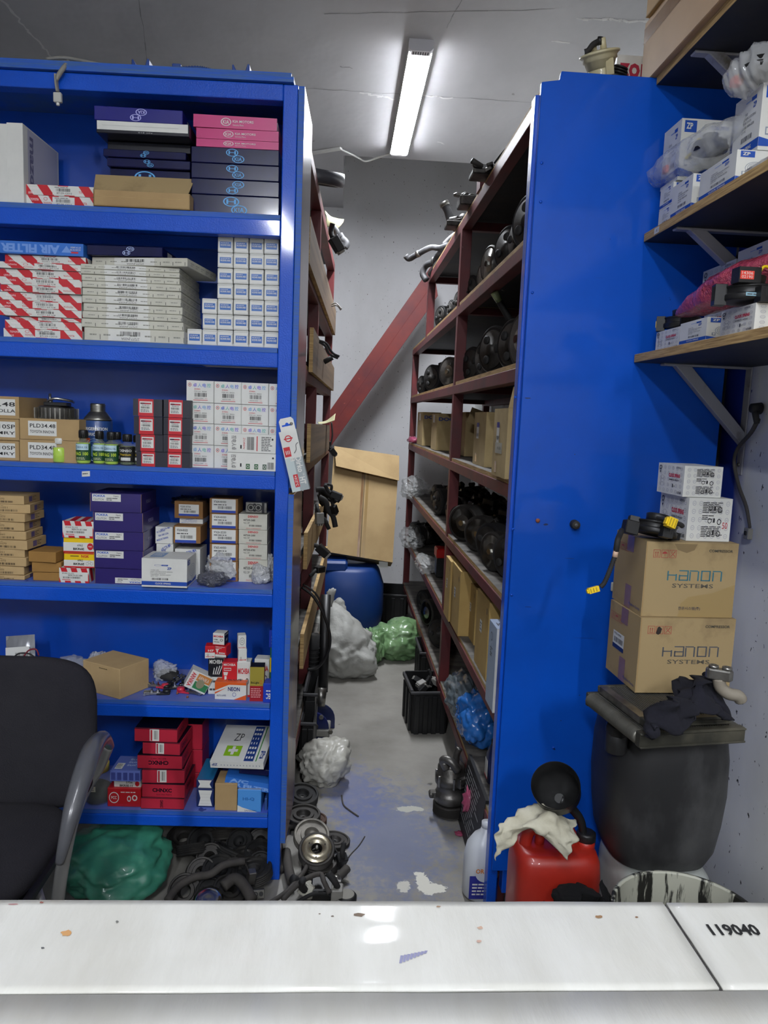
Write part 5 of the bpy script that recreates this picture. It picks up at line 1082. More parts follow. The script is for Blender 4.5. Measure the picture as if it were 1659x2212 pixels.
# ---- crumpled plastic
def fbm(p, o=3): return noise.fractal(p, 1.0, 2.0, o)
def crumple(p, amp, sc, seed):
    q = V(p) * sc * .5 + V((seed * 3.1, seed * 1.7, seed * .9)); q += V((noise.noise(q), noise.noise(q + V((9, 0, 0))), noise.noise(q + V((0, 9, 0))))) * .5
    d = noise.voronoi(q)[0]; e2 = noise.voronoi(q * 2.1)[0]; return amp * ((d[1] - d[0]) * 1.1 + (e2[1] - e2[0]) * .5 - .5)
def bag(name, label, cat, c, rad, m, seed=1, amp=.18, sc=7, group=None, rot=0, tip=None, flat=.0, sub=5, parent=None, tied=None, kinds=None, parts=None):
    """crumpled bag: an ellipsoid with creased surface, resting on its flattened base at c"""
    import bmesh
    bm = bmesh.new(); bmesh.ops.create_icosphere(bm, subdivisions=sub, radius=1)
    rx, ry, rz = rad
    for v in bm.verts:
        n = v.co.normalized(); k = 1 + crumple(n, amp, sc * .35, seed) * 1.0 + crumple(n, amp * .5, sc, seed + 5)
        k *= 1 + .16 * noise.noise(n * 1.6 + V((seed, 0, 0)))
        x, y, z = n.x * k, n.y * k, n.z * k
        z = max(z, -.75 + .0 * z)
        if tied and z > .35: s_ = max(.12, 1 - (z - .35) * tied); x *= s_; y *= s_; z = .35 + (z - .35) * (1 + tied * .5)
        v.co = V((x * rx, y * ry, (z + .75) * rz))
        if tip:
            t = max(0, n.dot(V(tip[0]).normalized())) ** tip[2]; v.co += V(tip[0]) * tip[1] * t
            v.co.z = max(0, v.co.z)
    me = bpy.data.meshes.new(name); bm.to_mesh(me); bm.free(); me.materials.append(m)
    me.polygons.foreach_set('use_smooth', [True] * len(me.polygons))
    o = bpy.data.objects.new(name, me); COL.objects.link(o)
    if parent: o.parent = parent; o.matrix_local = Matrix.Translation(c) @ rotm(rot)
    else: o.matrix_world = FR @ Matrix.Translation(c) @ rotm(rot); tag(o, label, cat, group)
    return o
FILM = mat('clear_plastic_film', '#E4E6E8', .1, alpha=.38, coat=.6, bump=2, bsc=30)
FILM2 = mat('cloudy_plastic_film', '#C4C6C4', .2, alpha=.36, coat=.6, bump=3, bsc=28)
BUBBLE = mat('bubble_wrap_film', '#D4D6D8', .15, alpha=.62, coat=.8, bump=5, bsc=110)
PINKB = mat('pink_bubble_wrap', '#B8465E', .25, c2='#A03A50', sc=20, coat=.7, bump=5, bsc=120)
def sheet(name, label, cat, rows, m, thick=.002, wav=.006, sc=30, seed=1, group=None, n=6, parent=None):
    """soft sheet through rows of points (px, py, depth); folds by noise"""
    P = [[at(x, y, 1, Y) for (x, y, Y) in r] for r in rows]
    P = [smooth_path(r, None, n)[0] for r in P]; nc = len(P[0]); cols = [smooth_path([P[i][j] for i in range(len(P))], None, n)[0] for j in range(nc)]
    mb = MB(); nr = len(cols[0]); vs = []
    for i in range(nr):
        for j in range(nc):
            p = cols[j][i]; k = noise.noise(p * sc + V((seed, 0, 0))); k2 = noise.noise(p * sc * 2.2 + V((seed + 3, 0, 0))); vs.append(p + V((k2 * .4, -abs(k) * 1.0 - k2 * .4, k * .5)) * wav)
    fs = [(i * nc + j, (i + 1) * nc + j, (i + 1) * nc + j + 1, i * nc + j + 1) for i in range(nr - 1) for j in range(nc - 1)]
    mb.add(vs, fs, m, True); o = mb.out(name, M=FR.copy() if not parent else None, solid=thick, parent=parent)
    if label: tag(o, label, cat, group)
    return o
def ellip(name, label, cat, pa, pb, r0, r1, m, amp=.12, seed=1, parts=None):
    """lumpy wrapped bundle between two points: thick in the middle, drawn out at the ends"""
    mb = MB(); n = 40; s_ = 22; d = pb - pa; t = d.normalized(); nx = t.cross(V((0, 0, 1))).normalized(); nz = nx.cross(t); vs = []
    for i in range(n + 1):
        k = i / n; w_ = (sin(pi * min(1, k * 1.02)) ** .6); rr = r0 + (r1 - r0) * k
        for j in range(s_):
            a_ = 2 * pi * j / s_; q = V((k * 6, cos(a_) * 1.2, sin(a_) * 1.2)); f = w_ * (1 + amp * noise.noise(q * 1.5 + V((seed, 0, 0))) + amp * .6 * noise.noise(q * 4))
            vs.append(pa + d * k + nx * cos(a_) * rr * f + nz * sin(a_) * rr * f * .62)
    fs = [(i * s_ + j, i * s_ + (j + 1) % s_, (i + 1) * s_ + (j + 1) % s_, (i + 1) * s_ + j) for i in range(n) for j in range(s_)]
    mb.add(vs, fs, m, True); o = mb.out(name, M=Matrix.Identity(4)); tag(o, label, cat); return o
pa = at(1452, 684, 0, .82); pb = at(1680, 605, 0, .90)
ellip('bubble_wrap_bundle', 'pink bubble wrapped bundle lying across the boxes of the lowest wall shelf', 'package', V((.83, pa.y, z3_ + .082)), V((.93, pb.y - .05, z3_ + .165)), .05, .08, PINKB, seed=3)
# clear bags on the middle wall shelf
def clearbag(px_, label, seed):
    (x0, y0), (x1, y1) = px_; A = at(x0, y0, 0, .82); B = at(x1, y1, 0, .885)
    e = empty('plastic_bag', (A.x, A.y, A.z)); n = 34; s_ = 18; mb = MB(); d = B - A; t = d.normalized(); nx = t.cross(V((0, 0, 1))).normalized(); nz = nx.cross(t); vs = []
    for i in range(n + 1):
        k = i / n; w_ = .25 + .75 * sin(pi * min(1, .08 + k * .85)) ** .7; rr = .055
        for j in range(s_):
            a_ = 2 * pi * j / s_; q = V((k * 7, cos(a_), sin(a_))); f = w_ * (1 + .28 * noise.noise(q * 1.4 + V((seed, 0, 0))) + .1 * abs(noise.noise(q * 4)))
            vs.append(d * k + nx * cos(a_) * rr * f * .8 + nz * sin(a_) * rr * f * .8)
    mb.add(vs, [(i * s_ + j, i * s_ + (j + 1) % s_, (i + 1) * s_ + (j + 1) % s_, (i + 1) * s_ + j) for i in range(n) for j in range(s_)], FILM, True); mb.out('film', parent=e)
    c = d * .62; q = MB(); q.lathe([(.012, 0), (.04, 0), (.042, .01), (.038, .012), (.038, .022), (.02, .024), (.018, .04), (.012, .04)], BKM, 30, Matrix.Translation(c - V((0, 0, .015)))); q.out('coil_part', parent=e)
    q = MB(); q.tube([c + V((-.02, .02, .02)), d * .45 + V((.01, 0, .02)), d * .3 + V((0, 0, .0)), d * .2 + V((.0, 0, .012))], .004, ink('#C8B848')); q.out('yellow_lead', parent=e)
    q = MB(); q.box(tuple(d * .17 + V((-.01, -.01, -.008))), tuple(d * .17 + V((.01, .012, .01))), ink('#D04830')); q.out('red_plug', parent=e, bevel=.001)
    tag(e, label, 'bag', 'clear bags with parts on the middle wall shelf'); return e
clearbag(((1412, 385), (1625, 262)), 'clear plastic bag with black coil and yellow leads lying over the white boxes', 2)
clearbag(((1572, 190), (1690, 110)), 'clear plastic bag hanging over the high white box by the topmost bracket', 6)
# cartons on the topmost wall shelf
zt1 = WS[0]
def bigc(mb, F): 
    l = F['left']; mb.rect(l, 0, .66, 1, .90, TAPE, .0005); mb.rect(l, .56, .42, .62, .52, WHITE); mb.lines(l, .565, .44, .615, .5, n=1, k=.001)
yf = 2.12; yn = 1.15
mb, F = carton('x', .27, yf - yn, .165, mat('long_carton_brown', '#B8956C', .7, c2='#A8865E', sc=3), bigc); o = mb.out('long_carton', M=Matrix.Translation((.785 + .135, yn, zt1)), bevel=.002); tag(o, 'long brown carton with glossy tape on the topmost wall shelf', 'box')
mb, F = carton('x', .28, yf - yn - .02, .2, mat('long_carton_tan', '#C09C68', .75, c2='#B08C5A', sc=3), lambda mb, F: (mb.rect(F['left'], 0, .0, 1, .02, CARD_CUT), mb.rect(F['left'], .0, .45, 1, .455, CARD_CUT))); o = mb.out('long_carton', M=Matrix.Translation((.778 + .14, yn, zt1 + .167)), bevel=.002); tag(o, 'tan carton resting upon the long taped carton, topmost wall shelf', 'box')
# ---- things on top of the blue panel rack
ztop = 2.413
q = at(1345, 157, 1, 2.2); mb, F = carton('x', .2, .12, at(1345, 118, 1, 2.24).z - ztop, WHITE, lambda mb, F: mb.text(F['front'], 'zoren', .04, .6, .75, .86, ink('#B02040'), bold=.03)); o = mb.out('parts_box', M=Matrix.Translation((q.x + .095, 2.24, ztop + .0)), bevel=.001); tag(o, 'white box with red lettering on top of the rack beside the fuel pump', 'box')
def pump():
    q = at(1300, 150, 1, 2.13); CR = mat('cream_nylon', '#D0C8A4', .35, c2='#BEB48C', sc=10, coat=.3); e = empty('fuel_pump', None, M=Matrix.Translation((q.x, 2.14, ztop + .062)) @ Matrix.Rotation(radians(-14), 4, 'Y') @ Matrix.Rotation(radians(14), 4, 'X'))
    mb = MB(); mb.lathe([(.03, 0), (.036, .002), (.042, .02), (.046, .022), (.046, .03), (.05, .034), (.054, .036), (.054, .040), (.05, .042), (.03, .046), (0, .047)], CR, 40); mb.out('flange', parent=e)
    mb = MB(); mb.lathe([(.03, -.055), (.034, -.05), (.034, 0), (.03, .002)], CR, 30); mb.box((.0, -.04, -.02), (.022, -.028, .02), CR); mb.out('body', parent=e, bevel=.001)
    mb = MB(); mb.cyl((.012, 0, .045), (.010, .0, .075), .009, CR, 12); mb.cyl((-.01, .01, .045), (-.012, .01, .062), .008, CR, 12); mb.out('outlet', parent=e)
    mb = MB(); mb.tube([(-.002, 0, .068), (-.02, -.005, .062), (-.035, -.01, .05), (-.045, -.01, .048)], .008, BKR); mb.cyl((.0, 0, .06), (.006, 0, .078), .008, BKM, 10); mb.out('hose', parent=e)
    mb = MB(); 
    for k in range(3): mb.lathe([(.0, 0), (.024 - k * .002, 0), (.024 - k * .002, .004), (0, .004)], BKM, 24, Matrix.Translation((.045 + k * .003, -.012, -.022 + k * .007)) @ Matrix.Rotation(.5, 4, 'Y'))
    mb.out('sender', parent=e)
    tag(e, 'cream plastic fuel pump sender on top of the rack behind the blue board', 'car part')
pump()

# ================================================================== stack in the corner by the wall
ICO = ink('#A03A34')
def icons(mb, F, x, y, w_, h_, n=3):
    for k in range(n):
        a = x + k * w_ * 1.15
        for r_ in ((a, y, a + w_, y + h_ * .05), (a, y + h_ * .95, a + w_, y + h_), (a, y, a + w_ * .06, y + h_), (a + w_ * .94, y, a + w_, y + h_)): mb.rect(F, *r_, ICO)
        if k == 0: [mb.rect(F, a + w_ * q, y + h_ * .25, a + w_ * (q + .08), y + h_ * .75, ICO) for q in (.3, .6)]; [mb.poly(F, [(a + w_ * (q - .06), y + h_ * .6), (a + w_ * (q + .14), y + h_ * .6), (a + w_ * (q + .04), y + h_ * .82)], ICO) for q in (.3, .6)]; mb.rect(F, a + w_ * .2, y + h_ * .15, a + w_ * .8, y + h_ * .2, ICO)
        if k == 1: mb.poly(F, [(a + w_ * (.5 - .35 * cos(t)), y + h_ * (.5 + .3 * sin(t))) for t in [pi * (1 - j / 8) for j in range(9)]], ICO); mb.rect(F, a + w_ * .47, y + h_ * .2, a + w_ * .53, y + h_ * .55, ICO)
        if k == 2: mb.poly(F, [(a + w_ * .15, y + h_ * .15), (a + w_ * .22, y + h_ * .12), (a + w_ * .88, y + h_ * .82), (a + w_ * .8, y + h_ * .88)], ICO); mb.poly(F, [(a + w_ * .8, y + h_ * .15), (a + w_ * .88, y + h_ * .2), (a + w_ * .5, y + h_ * .5), (a + w_ * .45, y + h_ * .45)], ICO); mb.rect(F, a + w_ * .3, y + h_ * .5, a + w_ * .38, y + h_ * .85, ICO)
def hanon(c, stain=False, lab=False):
    def f(mb, F):
        f_, l = F['front'], F['left']; C_ = ink(c)
        mb.text(f_, 'COMPRESSOR', .68, .88, .94, .915, ink('#3A3A32'), bold=.02); icons(mb, f_, .08, .79, .075, .105)
        # lettering drawn as strokes: H a n o n
        def st(x0, y0, x1, y1): mb.rect(f_, .25 + x0 * .6, .49 + y0 * .14, .25 + x1 * .6, .49 + y1 * .14, C_)
        t = .024; T = .10
        for x in (0, .21, .40, .61, .82):
            if x == 0: st(0, 0, t, .9); st(.15, 0, .15 + t, .62); st(0, .46, .15, .46 + T)
            if x == .21: st(x, 0, x + .16, T); st(x, 0, x + t, .55); st(x, .42, x + .16, .42 + T); st(x + .15, 0, x + .15 + t, 1); st(x, .9, x + .16, 1)
            if x in (.40, .82): st(x, 0, x + t, .85); st(x, .9, x + .15, 1); st(x + .15, 0, x + .15 + t, .94)
            if x == .61: st(x, 0, x + .17, T); st(x, .9, x + .17, 1); st(x, 0, x + t, 1); st(x + .15, 0, x + .15 + t, 1)
        mb.text(f_, 'SYSTEMS', .31, .395, .76, .45, ink('#5A5448'), bold=.01)
        mb.text(f_, '한온시스템(주)', .40, .09, .64, .14, ink('#3A3A48'), bold=.01)
        mb.rect(l, .44, .0, .64, .32, TAPE, .0005); mb.rect(l, .4, .78, .62, 1, TAPE, .0005); icons(mb, l, .05, .76, .12, .1); mb.text(l, 'Made in Korea', .6, .06, .95, .1, ink('#2A3A80'))
        mb.rect(f_, .005, .0, .012, 1, CARD_CUT, .0004)
        if stain: mb.poly(f_, [(.3, .98), (.34, .9), (.44, .86), (.52, .9), (.55, .98)], ink('#7E6A48'), .0003); mb.poly(f_, [(.4, .0), (.42, .18), (.5, .27), (.62, .3), (.76, .33), (.9, .4), (1, .45), (1, 0)], ink('#9A8254'), .0002)
        else: mb.poly(f_, [(.165, .8), (.19, .78), (.215, .8), (.225, .86), (.2, .89), (.18, .88)], ink('#2A2420'), .001)
        if lab: mb.rect(l, .18, .42, .55, .62, WHITE, .0008); mb.rect(l, .18, .38, .55, .44, ink('#1C2C60'), .0009); mb.bars(l, .22, .47, .52, .54, k=.0012); mb.text(l, '97701-P0900', .22, .57, .45, .6, ink('#222222'), k=.0012)
    return f
zc = .8745
o1 = bx('compressor_box', 'lower brown compressor carton with white side label on the radiators', 'box', (1376, 1336, 1584, 1504), 1.67, .18, CARD_OLD, hanon('#4A4E56', lab=True), z=zc, rot=radians(2), group='stained compressor cartons by the wall')
o2 = bx('compressor_box', 'upper brown compressor carton, stained, under the white patterned boxes', 'box', (1390, 1172, 1590, 1328), 1.68, .18, CARD_OLD, hanon('#2E6A78', stain=True), z=zc + HT[o1.name] + .001, rot=radians(1), group='stained compressor cartons by the wall')
zt_ = zc + HT[o1.name] + HT[o2.name] + .002
def turned(px_, Y, w_, d, z, rot, label, red):
    a = at(px_[0], px_[1], 1, Y); t = at(px_[0], px_[2], 1, Y); h = t.z - z
    def dec(mb, F):
        G = {'left': F['left'], 'front': F['front']}; patbox()(mb, G)
        if red: mb.text(F['front'], '50', .8, .3, .92, .45, ink('#C03040'), k=.0014)
    mb, F = carton('x', w_, d, h, WHITE, dec)
    M = Matrix.Translation((a.x, Y, z)) @ Matrix.Rotation(rot, 4, 'Z') @ Matrix.Translation((w_ / 2, 0, 0)); o = mb.out('clock_spring_box', M=M, bevel=.001); tag(o, label, 'box', 'patterned boxes on the compressor cartons'); HT[o.name] = h; return o
b1 = turned((1482, 1160, 1075), 1.70, .108, .145, zt_, radians(2), 'larger grey patterned box directly on the upper compressor carton', True)
turned((1474, 1075, 1006), 1.71, .096, .13, zt_ + HT[b1.name] + .001, radians(3), 'smaller grey patterned box topmost of the corner stack', False)
# clock spring lying on the carton with leads
q = at(1418, 1152, 1, 1.68); e = coilpart(Matrix.Translation((q.x + .005, 1.70, zt_ + .012)) @ Matrix.Rotation(radians(12), 4, 'Y') @ Matrix.Rotation(radians(-10), 4, 'X'), 'black clock spring with long lead on the compressor carton beside patterned box', scale=.95)
Mi = e.matrix_world.inverted() if False else (Matrix.Translation((q.x + .005, 1.70, zt_ + .012)) @ Matrix.Rotation(radians(12), 4, 'Y') @ Matrix.Rotation(radians(-10), 4, 'X') @ Matrix.Scale(.95, 4)).inverted()
def loc(p): return Mi @ p
def pl(*pts): return [loc(at(x, y, 1, Y)) for x, y, Y in pts]
mb = MB(); mb.box(tuple(loc(at(1350, 1150, 1, 1.66))), tuple(loc(at(1350, 1150, 1, 1.66)) + V((.034, .03, .034))), BKM); mb.out('plug_body', parent=e, bevel=.002)
mb = MB(); mb.tube(pl((1343, 1146, 1.66), (1335, 1165, 1.6), (1331, 1190, 1.6)), .007, BKR); mb.out('lead_sleeve', parent=e)
mb = MB(); mb.tube(pl((1331, 1188, 1.6), (1328, 1203, 1.6)), .0065, ink('#C8A890')); mb.out('tape_band', parent=e)
pts = pl((1328, 1202, 1.6), (1318, 1230, 1.6), (1306, 1258, 1.6), (1297, 1268, 1.6)); ps, _ = smooth_path(pts, None, 12); mb = MB(); mb.tube(ps, [.0052 if k % 2 else .0066 for k in range(len(ps))], BKR, cr=False); mb.out('corrugated_lead', parent=e)
def plugbox(px_, Y, m, rz, name, par, sz=(.026, .012, .014)):
    c = loc(at(px_[0], px_[1], 1, Y)); mb = MB(); X = Matrix.Translation(c) @ Matrix.Rotation(rz, 4, 'Y'); a, b_, c_ = sz; mb.box((-a / 2, -b_ / 2, -c_ / 2), (a / 2, b_ / 2, c_ / 2), m, X=X); mb.box((-a / 2 - .004, -b_ / 3, -c_ / 3), (-a / 2, b_ / 3, c_ / 3), m, X=X)
    for k in range(3): mb.box((-a / 2 + .003 + k * .007, -b_ / 2 - .001, -c_ / 2 + .002), (-a / 2 + .006 + k * .007, -b_ / 2, c_ / 2 - .002), ink('#B09410'), X=X)
    mb.out(name, parent=par, bevel=.0015)
plugbox((1282, 1274), 1.6, YEL, radians(-28), 'yellow_plug', e)
plugbox((1449, 1129), 1.62, YEL, radians(8), 'yellow_plug', e, (.022, .02, .024))
mb = MB(); mb.tube(pl((1420, 1118, 1.65), (1435, 1122, 1.63), (1442, 1128, 1.62)), .004, BKR); mb.tube(pl((1458, 1130, 1.62), (1470, 1133, 1.635), (1474, 1137, 1.64)), .006, BKR); mb.out('short_lead', parent=e)
q = at(1326, 1268, 1, 1.9); o = MB().box((-.007, -.004, -.013), (.007, .004, .013), CREAM).out('wall_plug', M=Matrix.Translation((q.x, 2.042, at(1326, 1268, 1, 2.042).z)), bevel=.002); o.matrix_world = Matrix.Translation((at(1326, 1268, 1, 2.042).x, 2.0455, at(1326, 1268, 1, 2.042).z)); tag(o, 'small cream plastic clip fixed on the blue board beside the upper compressor carton', 'clip')
# grey lead hanging from the bracket
def wl(x, y): return at(x, y, 0, XR - .02)
e = empty('hanging_lead', tuple(wl(1635, 880))); M0 = Matrix.Translation(-wl(1635, 880))
mb = MB(); mb.tube([wl(1638, 905), wl(1622, 935), wl(1594, 968), wl(1586, 1000), wl(1596, 1050), wl(1612, 1095), wl(1620, 1140)], [.0065, .0055, .005, .005, .005, .005, .004], mat('grey_brown_lead', '#4A4642', .7)); mb.out('lead', parent=e, M=M0)
mb = MB(); a = wl(1635, 882); mb.cyl(a + V((.01, 0, 0)), a - V((.016, 0, 0)), .016, BKR, 18, .012); mb.cyl(a - V((.006, 0, 0)), wl(1638, 915) - V((.004, 0, 0)), .010, BKR, 12, .007); mb.out('grommet', parent=e, M=M0)
mb = MB(); a = wl(1617, 1152); mb.box(tuple(a - V((.008, .012, .016))), tuple(a + V((.006, .012, .014))), GREY_PL); mb.box(tuple(a - V((.01, .005, .006))), tuple(a - V((.006, -.008, -.006))), BKR); mb.out('connector', parent=e, M=M0, bevel=.002)
tag(e, 'dark lead with grey connector hanging down the side wall from the bracket', 'cable')

# ---- moulded cans
def loft(mb, rings, m, n=48, e_=3.2, X=None, cap=True):
    """rounded-rectangle sections: (z, half width, half depth[, x shift, exponent])"""
    vs = []
    for r_ in rings:
        z, a, b = r_[:3]; sx = r_[3] if len(r_) > 3 else 0; ex = r_[4] if len(r_) > 4 else e_
        for i in range(n):
            t = 2 * pi * i / n; c, s_ = cos(t), sin(t); vs.append((sx + a * math.copysign(abs(c) ** (2 / ex), c), b * math.copysign(abs(s_) ** (2 / ex), s_), z))
    k = len(rings); fs = [(j * n + i, j * n + (i + 1) % n, (j + 1) * n + (i + 1) % n, (j + 1) * n + i) for j in range(k - 1) for i in range(n)]
    if cap: fs += [tuple(range(n - 1, -1, -1)), tuple((k - 1) * n + i for i in range(n))]
    return mb.add(vs, fs, m, True, X)
JUG = mat('scuffed_black_polythene', '#2A2A2B', .5, c2='#5A5A5A', sc=5, fac=(.48, .75), spots=[('#5A5650', 13, .74)], bump=.3, bsc=30, stretch=(1, 1, .5))
a = at(1273, 1700, 1, 1.82); b = at(1580, 1700, 1, 1.67); hw = (b.x - a.x) / 2; cx = (a.x + b.x) / 2; zj0 = .420; zj1 = .818; H_ = zj1 - zj0
e = empty('plastic_drum', (cx, 1.76, zj0)); mb = MB()
loft(mb, [(0, hw * .74, .10), (.008, hw * .80, .115), (.05, hw * .90, .135), (.12, hw * .96, .145), (H_ * .5, hw, .15), (H_ * .72, hw * .99, .148), (H_ * .86, hw * .94, .14), (H_ * .95, hw * .85, .125), (H_, hw * .74, .10)], JUG); mb.out('body', parent=e)
mb = MB(); q = at(1334, 1570, 1, 1.66); mb.lathe([(.03, 0), (.03, .02), (.026, .024), (0, .024)], BKM, 8, Matrix.Translation((q.x - cx, -.10, q.z - zj0 - .012)) @ Matrix.Rotation(radians(14), 4, 'X')); mb.lathe([(.026, -.05), (.026, .004)], JUG, 20, Matrix.Translation((q.x - cx, -.10, q.z - zj0 - .012))); mb.out('screw_cap', parent=e, bevel=.003)
mb = MB(); mb.tube([(-.02, .02, H_ - .01), (0, .02, H_ + .006), (.08, .02, H_ + .006), (.1, .02, H_ - .01)], .012, JUG); mb.out('handle', parent=e)
tag(e, 'large scuffed black plastic drum standing on the white canister by the wall', 'drum')
WJ = mat('cloudy_white_polythene', '#C4C8C4', .4, c2='#A8ACA6', sc=5, spots=[('#6A6860', 10, .74)], coat=.2, trans=.0)
a = at(1302, 1880, 1, 1.80); b = at(1556, 1880, 1, 1.64); hw = (b.x - a.x) / 2; cx2 = (a.x + b.x) / 2
e = empty('canister', (cx2, 1.76, 0)); mb = MB(); loft(mb, [(0, hw * .9, .11), (.012, hw * .97, .125), (.1, hw, .13), (.36, hw, .13), (.395, hw * .97, .125), (.412, hw * .86, .11), (.418, hw * .7, .09)], WJ, e_=4.5)
mb.out('body', parent=e); mb = MB()
for sx in (-.45, .45): mb.box((hw * sx - .006, -.1355, .05), (hw * sx + .006, -.1285, .33), WJ)
mb.out('moulded_rib', parent=e, bevel=.003); tag(e, 'cloudy white plastic canister beneath the black drum', 'canister')
RJ = mat('red_polythene', '#B02A1C', .42, c2='#9C2216', sc=5, spots=[('#7A3A30', 8, .76)], coat=.2)
a = at(1097, 1860, 1, 1.84); b = at(1308, 1860, 1, 1.73); hw = (b.x - a.x) / 2; cx3 = (a.x + b.x) / 2; ztr = at(1200, 1790, 1, 1.78).z
e = empty('fuel_can', (cx3, 1.80, 0)); mb = MB(); hb = ztr - .055
loft(mb, [(0, hw * .9, .07), (.01, hw * .97, .08), (.06, hw, .085), (hb - .06, hw, .085), (hb - .02, hw * .97, .08), (hb, hw * .9, .07), (hb + .004, hw * .8, .06)], RJ, e_=4.5)
for k, t_ in ((.028, .0), (.022, .0)):
    x0_ = hw * -.42; z0_ = .1 + (.028 - k); w2 = .15 - (.028 - k) * 2; h2 = hb * .5 - (.028 - k) * 2
    for (p0, p1) in (((x0_, z0_), (x0_ + w2, z0_ + .004)), ((x0_, z0_ + h2 - .004), (x0_ + w2, z0_ + h2)), ((x0_, z0_), (x0_ + .004, z0_ + h2)), ((x0_ + w2 - .004, z0_), (x0_ + w2, z0_ + h2))): mb.box((p0[0], -.0885, p0[1]), (p1[0], -.084, p1[1]), RJ)
mb.out('body', parent=e); mb = MB()
R1 = .016
mb.tube([(-hw * .72, 0, hb - .01), (-hw * .66, 0, hb + .03), (-hw * .5, 0, hb + .045), (-hw * .1, 0, hb + .048), (hw * .25, 0, hb + .044), (hw * .38, 0, hb + .02), (hw * .42, 0, hb - .01)], R1, RJ, 12)
mb.tube([(-hw * .38, 0, hb - .005), (-hw * .36, 0, hb + .044)], R1 * .8, RJ, 10)
mb.out('handle', parent=e); mb = MB(); mb.lathe([(.024, -.012), (.024, .012), (.02, .014)], RJ, 20, Matrix.Translation((hw * .74, 0, hb))); mb.out('neck', parent=e)
mb = MB(); mb.lathe([(.026, 0), (.026, .02), (.02, .024), (0, .024)], BKM, 10, Matrix.Translation((hw * .74, 0, hb + .013))); mb.out('screw_collar', parent=e, bevel=.002)
tag(e, 'red plastic fuel can with moulded handle at the foot of the blue board', 'fuel can')
# funnel
c = at(1200, 1697, 1, 1.74); t0 = at(1262, 1792, 1, 1.80); ax = V((-.30, -.55, .62)).normalized()
e = empty('funnel', tuple(t0)); M0 = Matrix.Translation(-t0); X = Matrix.Translation(c) @ ax.to_track_quat('Z', 'Y').to_matrix().to_4x4(); rF = .060
FM = mat('black_funnel_plastic', '#151516', .35, c2='#262626', sc=9)
mb = MB(); mb.lathe([(rF * 1.02, .004), (rF * 1.03, 0), (rF * .98, -.045), (rF * .8, -.068), (rF * .28, -.095), (.013, -.1)], FM, 44, X, caps=False); mb.lathe([(.012, -.094), (rF * .26, -.09), (rF * .76, -.064), (rF * .94, -.043), (rF * .98, .002), (rF * 1.02, .004)], FM, 44, X, caps=False); mb.lathe([(0, -.092), (.013, -.092)], FM, 12, X, caps=False); mb.out('bowl', parent=e, M=M0)
n0 = X @ V((0, 0, -.098)); mb = MB(); mb.tube([n0, n0 + (t0 - n0) * .3 + V((.012, 0, .0)), n0 + (t0 - n0) * .7 + V((.01, 0, 0)), t0 + V((0, 0, -.02))], [.014, .012, .011, .010], FM, 12); mb.out('spout', parent=e, M=M0)
tag(e, 'black funnel standing in the neck of the red fuel can', 'funnel')
CLW = mat('dirty_white_cotton', '#C8C4B0', .9, c2='#B4AE98', sc=14, bump=1, bsc=60)
sheet('cleaning_rag', 'off-white cotton rag draped over the handle of the red can', 'cloth', [
    [(1135, 1742, 1.78), (1165, 1734, 1.76), (1195, 1745, 1.75), (1225, 1768, 1.75), (1244, 1770, 1.77)],
    [(1090, 1772, 1.73), (1140, 1775, 1.72), (1185, 1760, 1.70), (1218, 1785, 1.71), (1240, 1785, 1.73)],
    [(1072, 1795, 1.71), (1112, 1790, 1.70), (1160, 1785, 1.69), (1212, 1808, 1.685), (1245, 1808, 1.70)],
    [(1071, 1825, 1.71), (1095, 1800, 1.70), (1150, 1788, 1.70), (1214, 1828, 1.685), (1230, 1830, 1.69)],
    [(1070, 1852, 1.71), (1100, 1830, 1.70), (1148, 1790, 1.71), (1216, 1850, 1.69), (1221, 1850, 1.69)]], CLW, .0025, .022, 26, 4)
BLC = mat('black_cloth', '#0C0C0E', .95, c2='#121214', sc=18, bump=1, bsc=60)
sheet('black_rag', 'black rag crumpled in front of the red can', 'cloth', [
    [(1190, 1918, 1.70), (1215, 1906, 1.69), (1250, 1908, 1.69), (1285, 1918, 1.69), (1303, 1890, 1.70)],
    [(1186, 1935, 1.69), (1215, 1925, 1.66), (1250, 1925, 1.65), (1285, 1928, 1.66), (1312, 1930, 1.69)],
    [(1192, 1960, 1.69), (1215, 1955, 1.65), (1255, 1955, 1.64), (1290, 1955, 1.65), (1320, 1960, 1.69)],
    [(1200, 2130, 1.69), (1225, 2150, 1.66), (1260, 2150, 1.65), (1290, 2150, 1.66), (1315, 2140, 1.69)]], BLC, .003, .035, 20, 7)
NVC = mat('dark_navy_cloth', '#0E0E18', .95, c2='#141420', sc=16, bump=1, bsc=60)
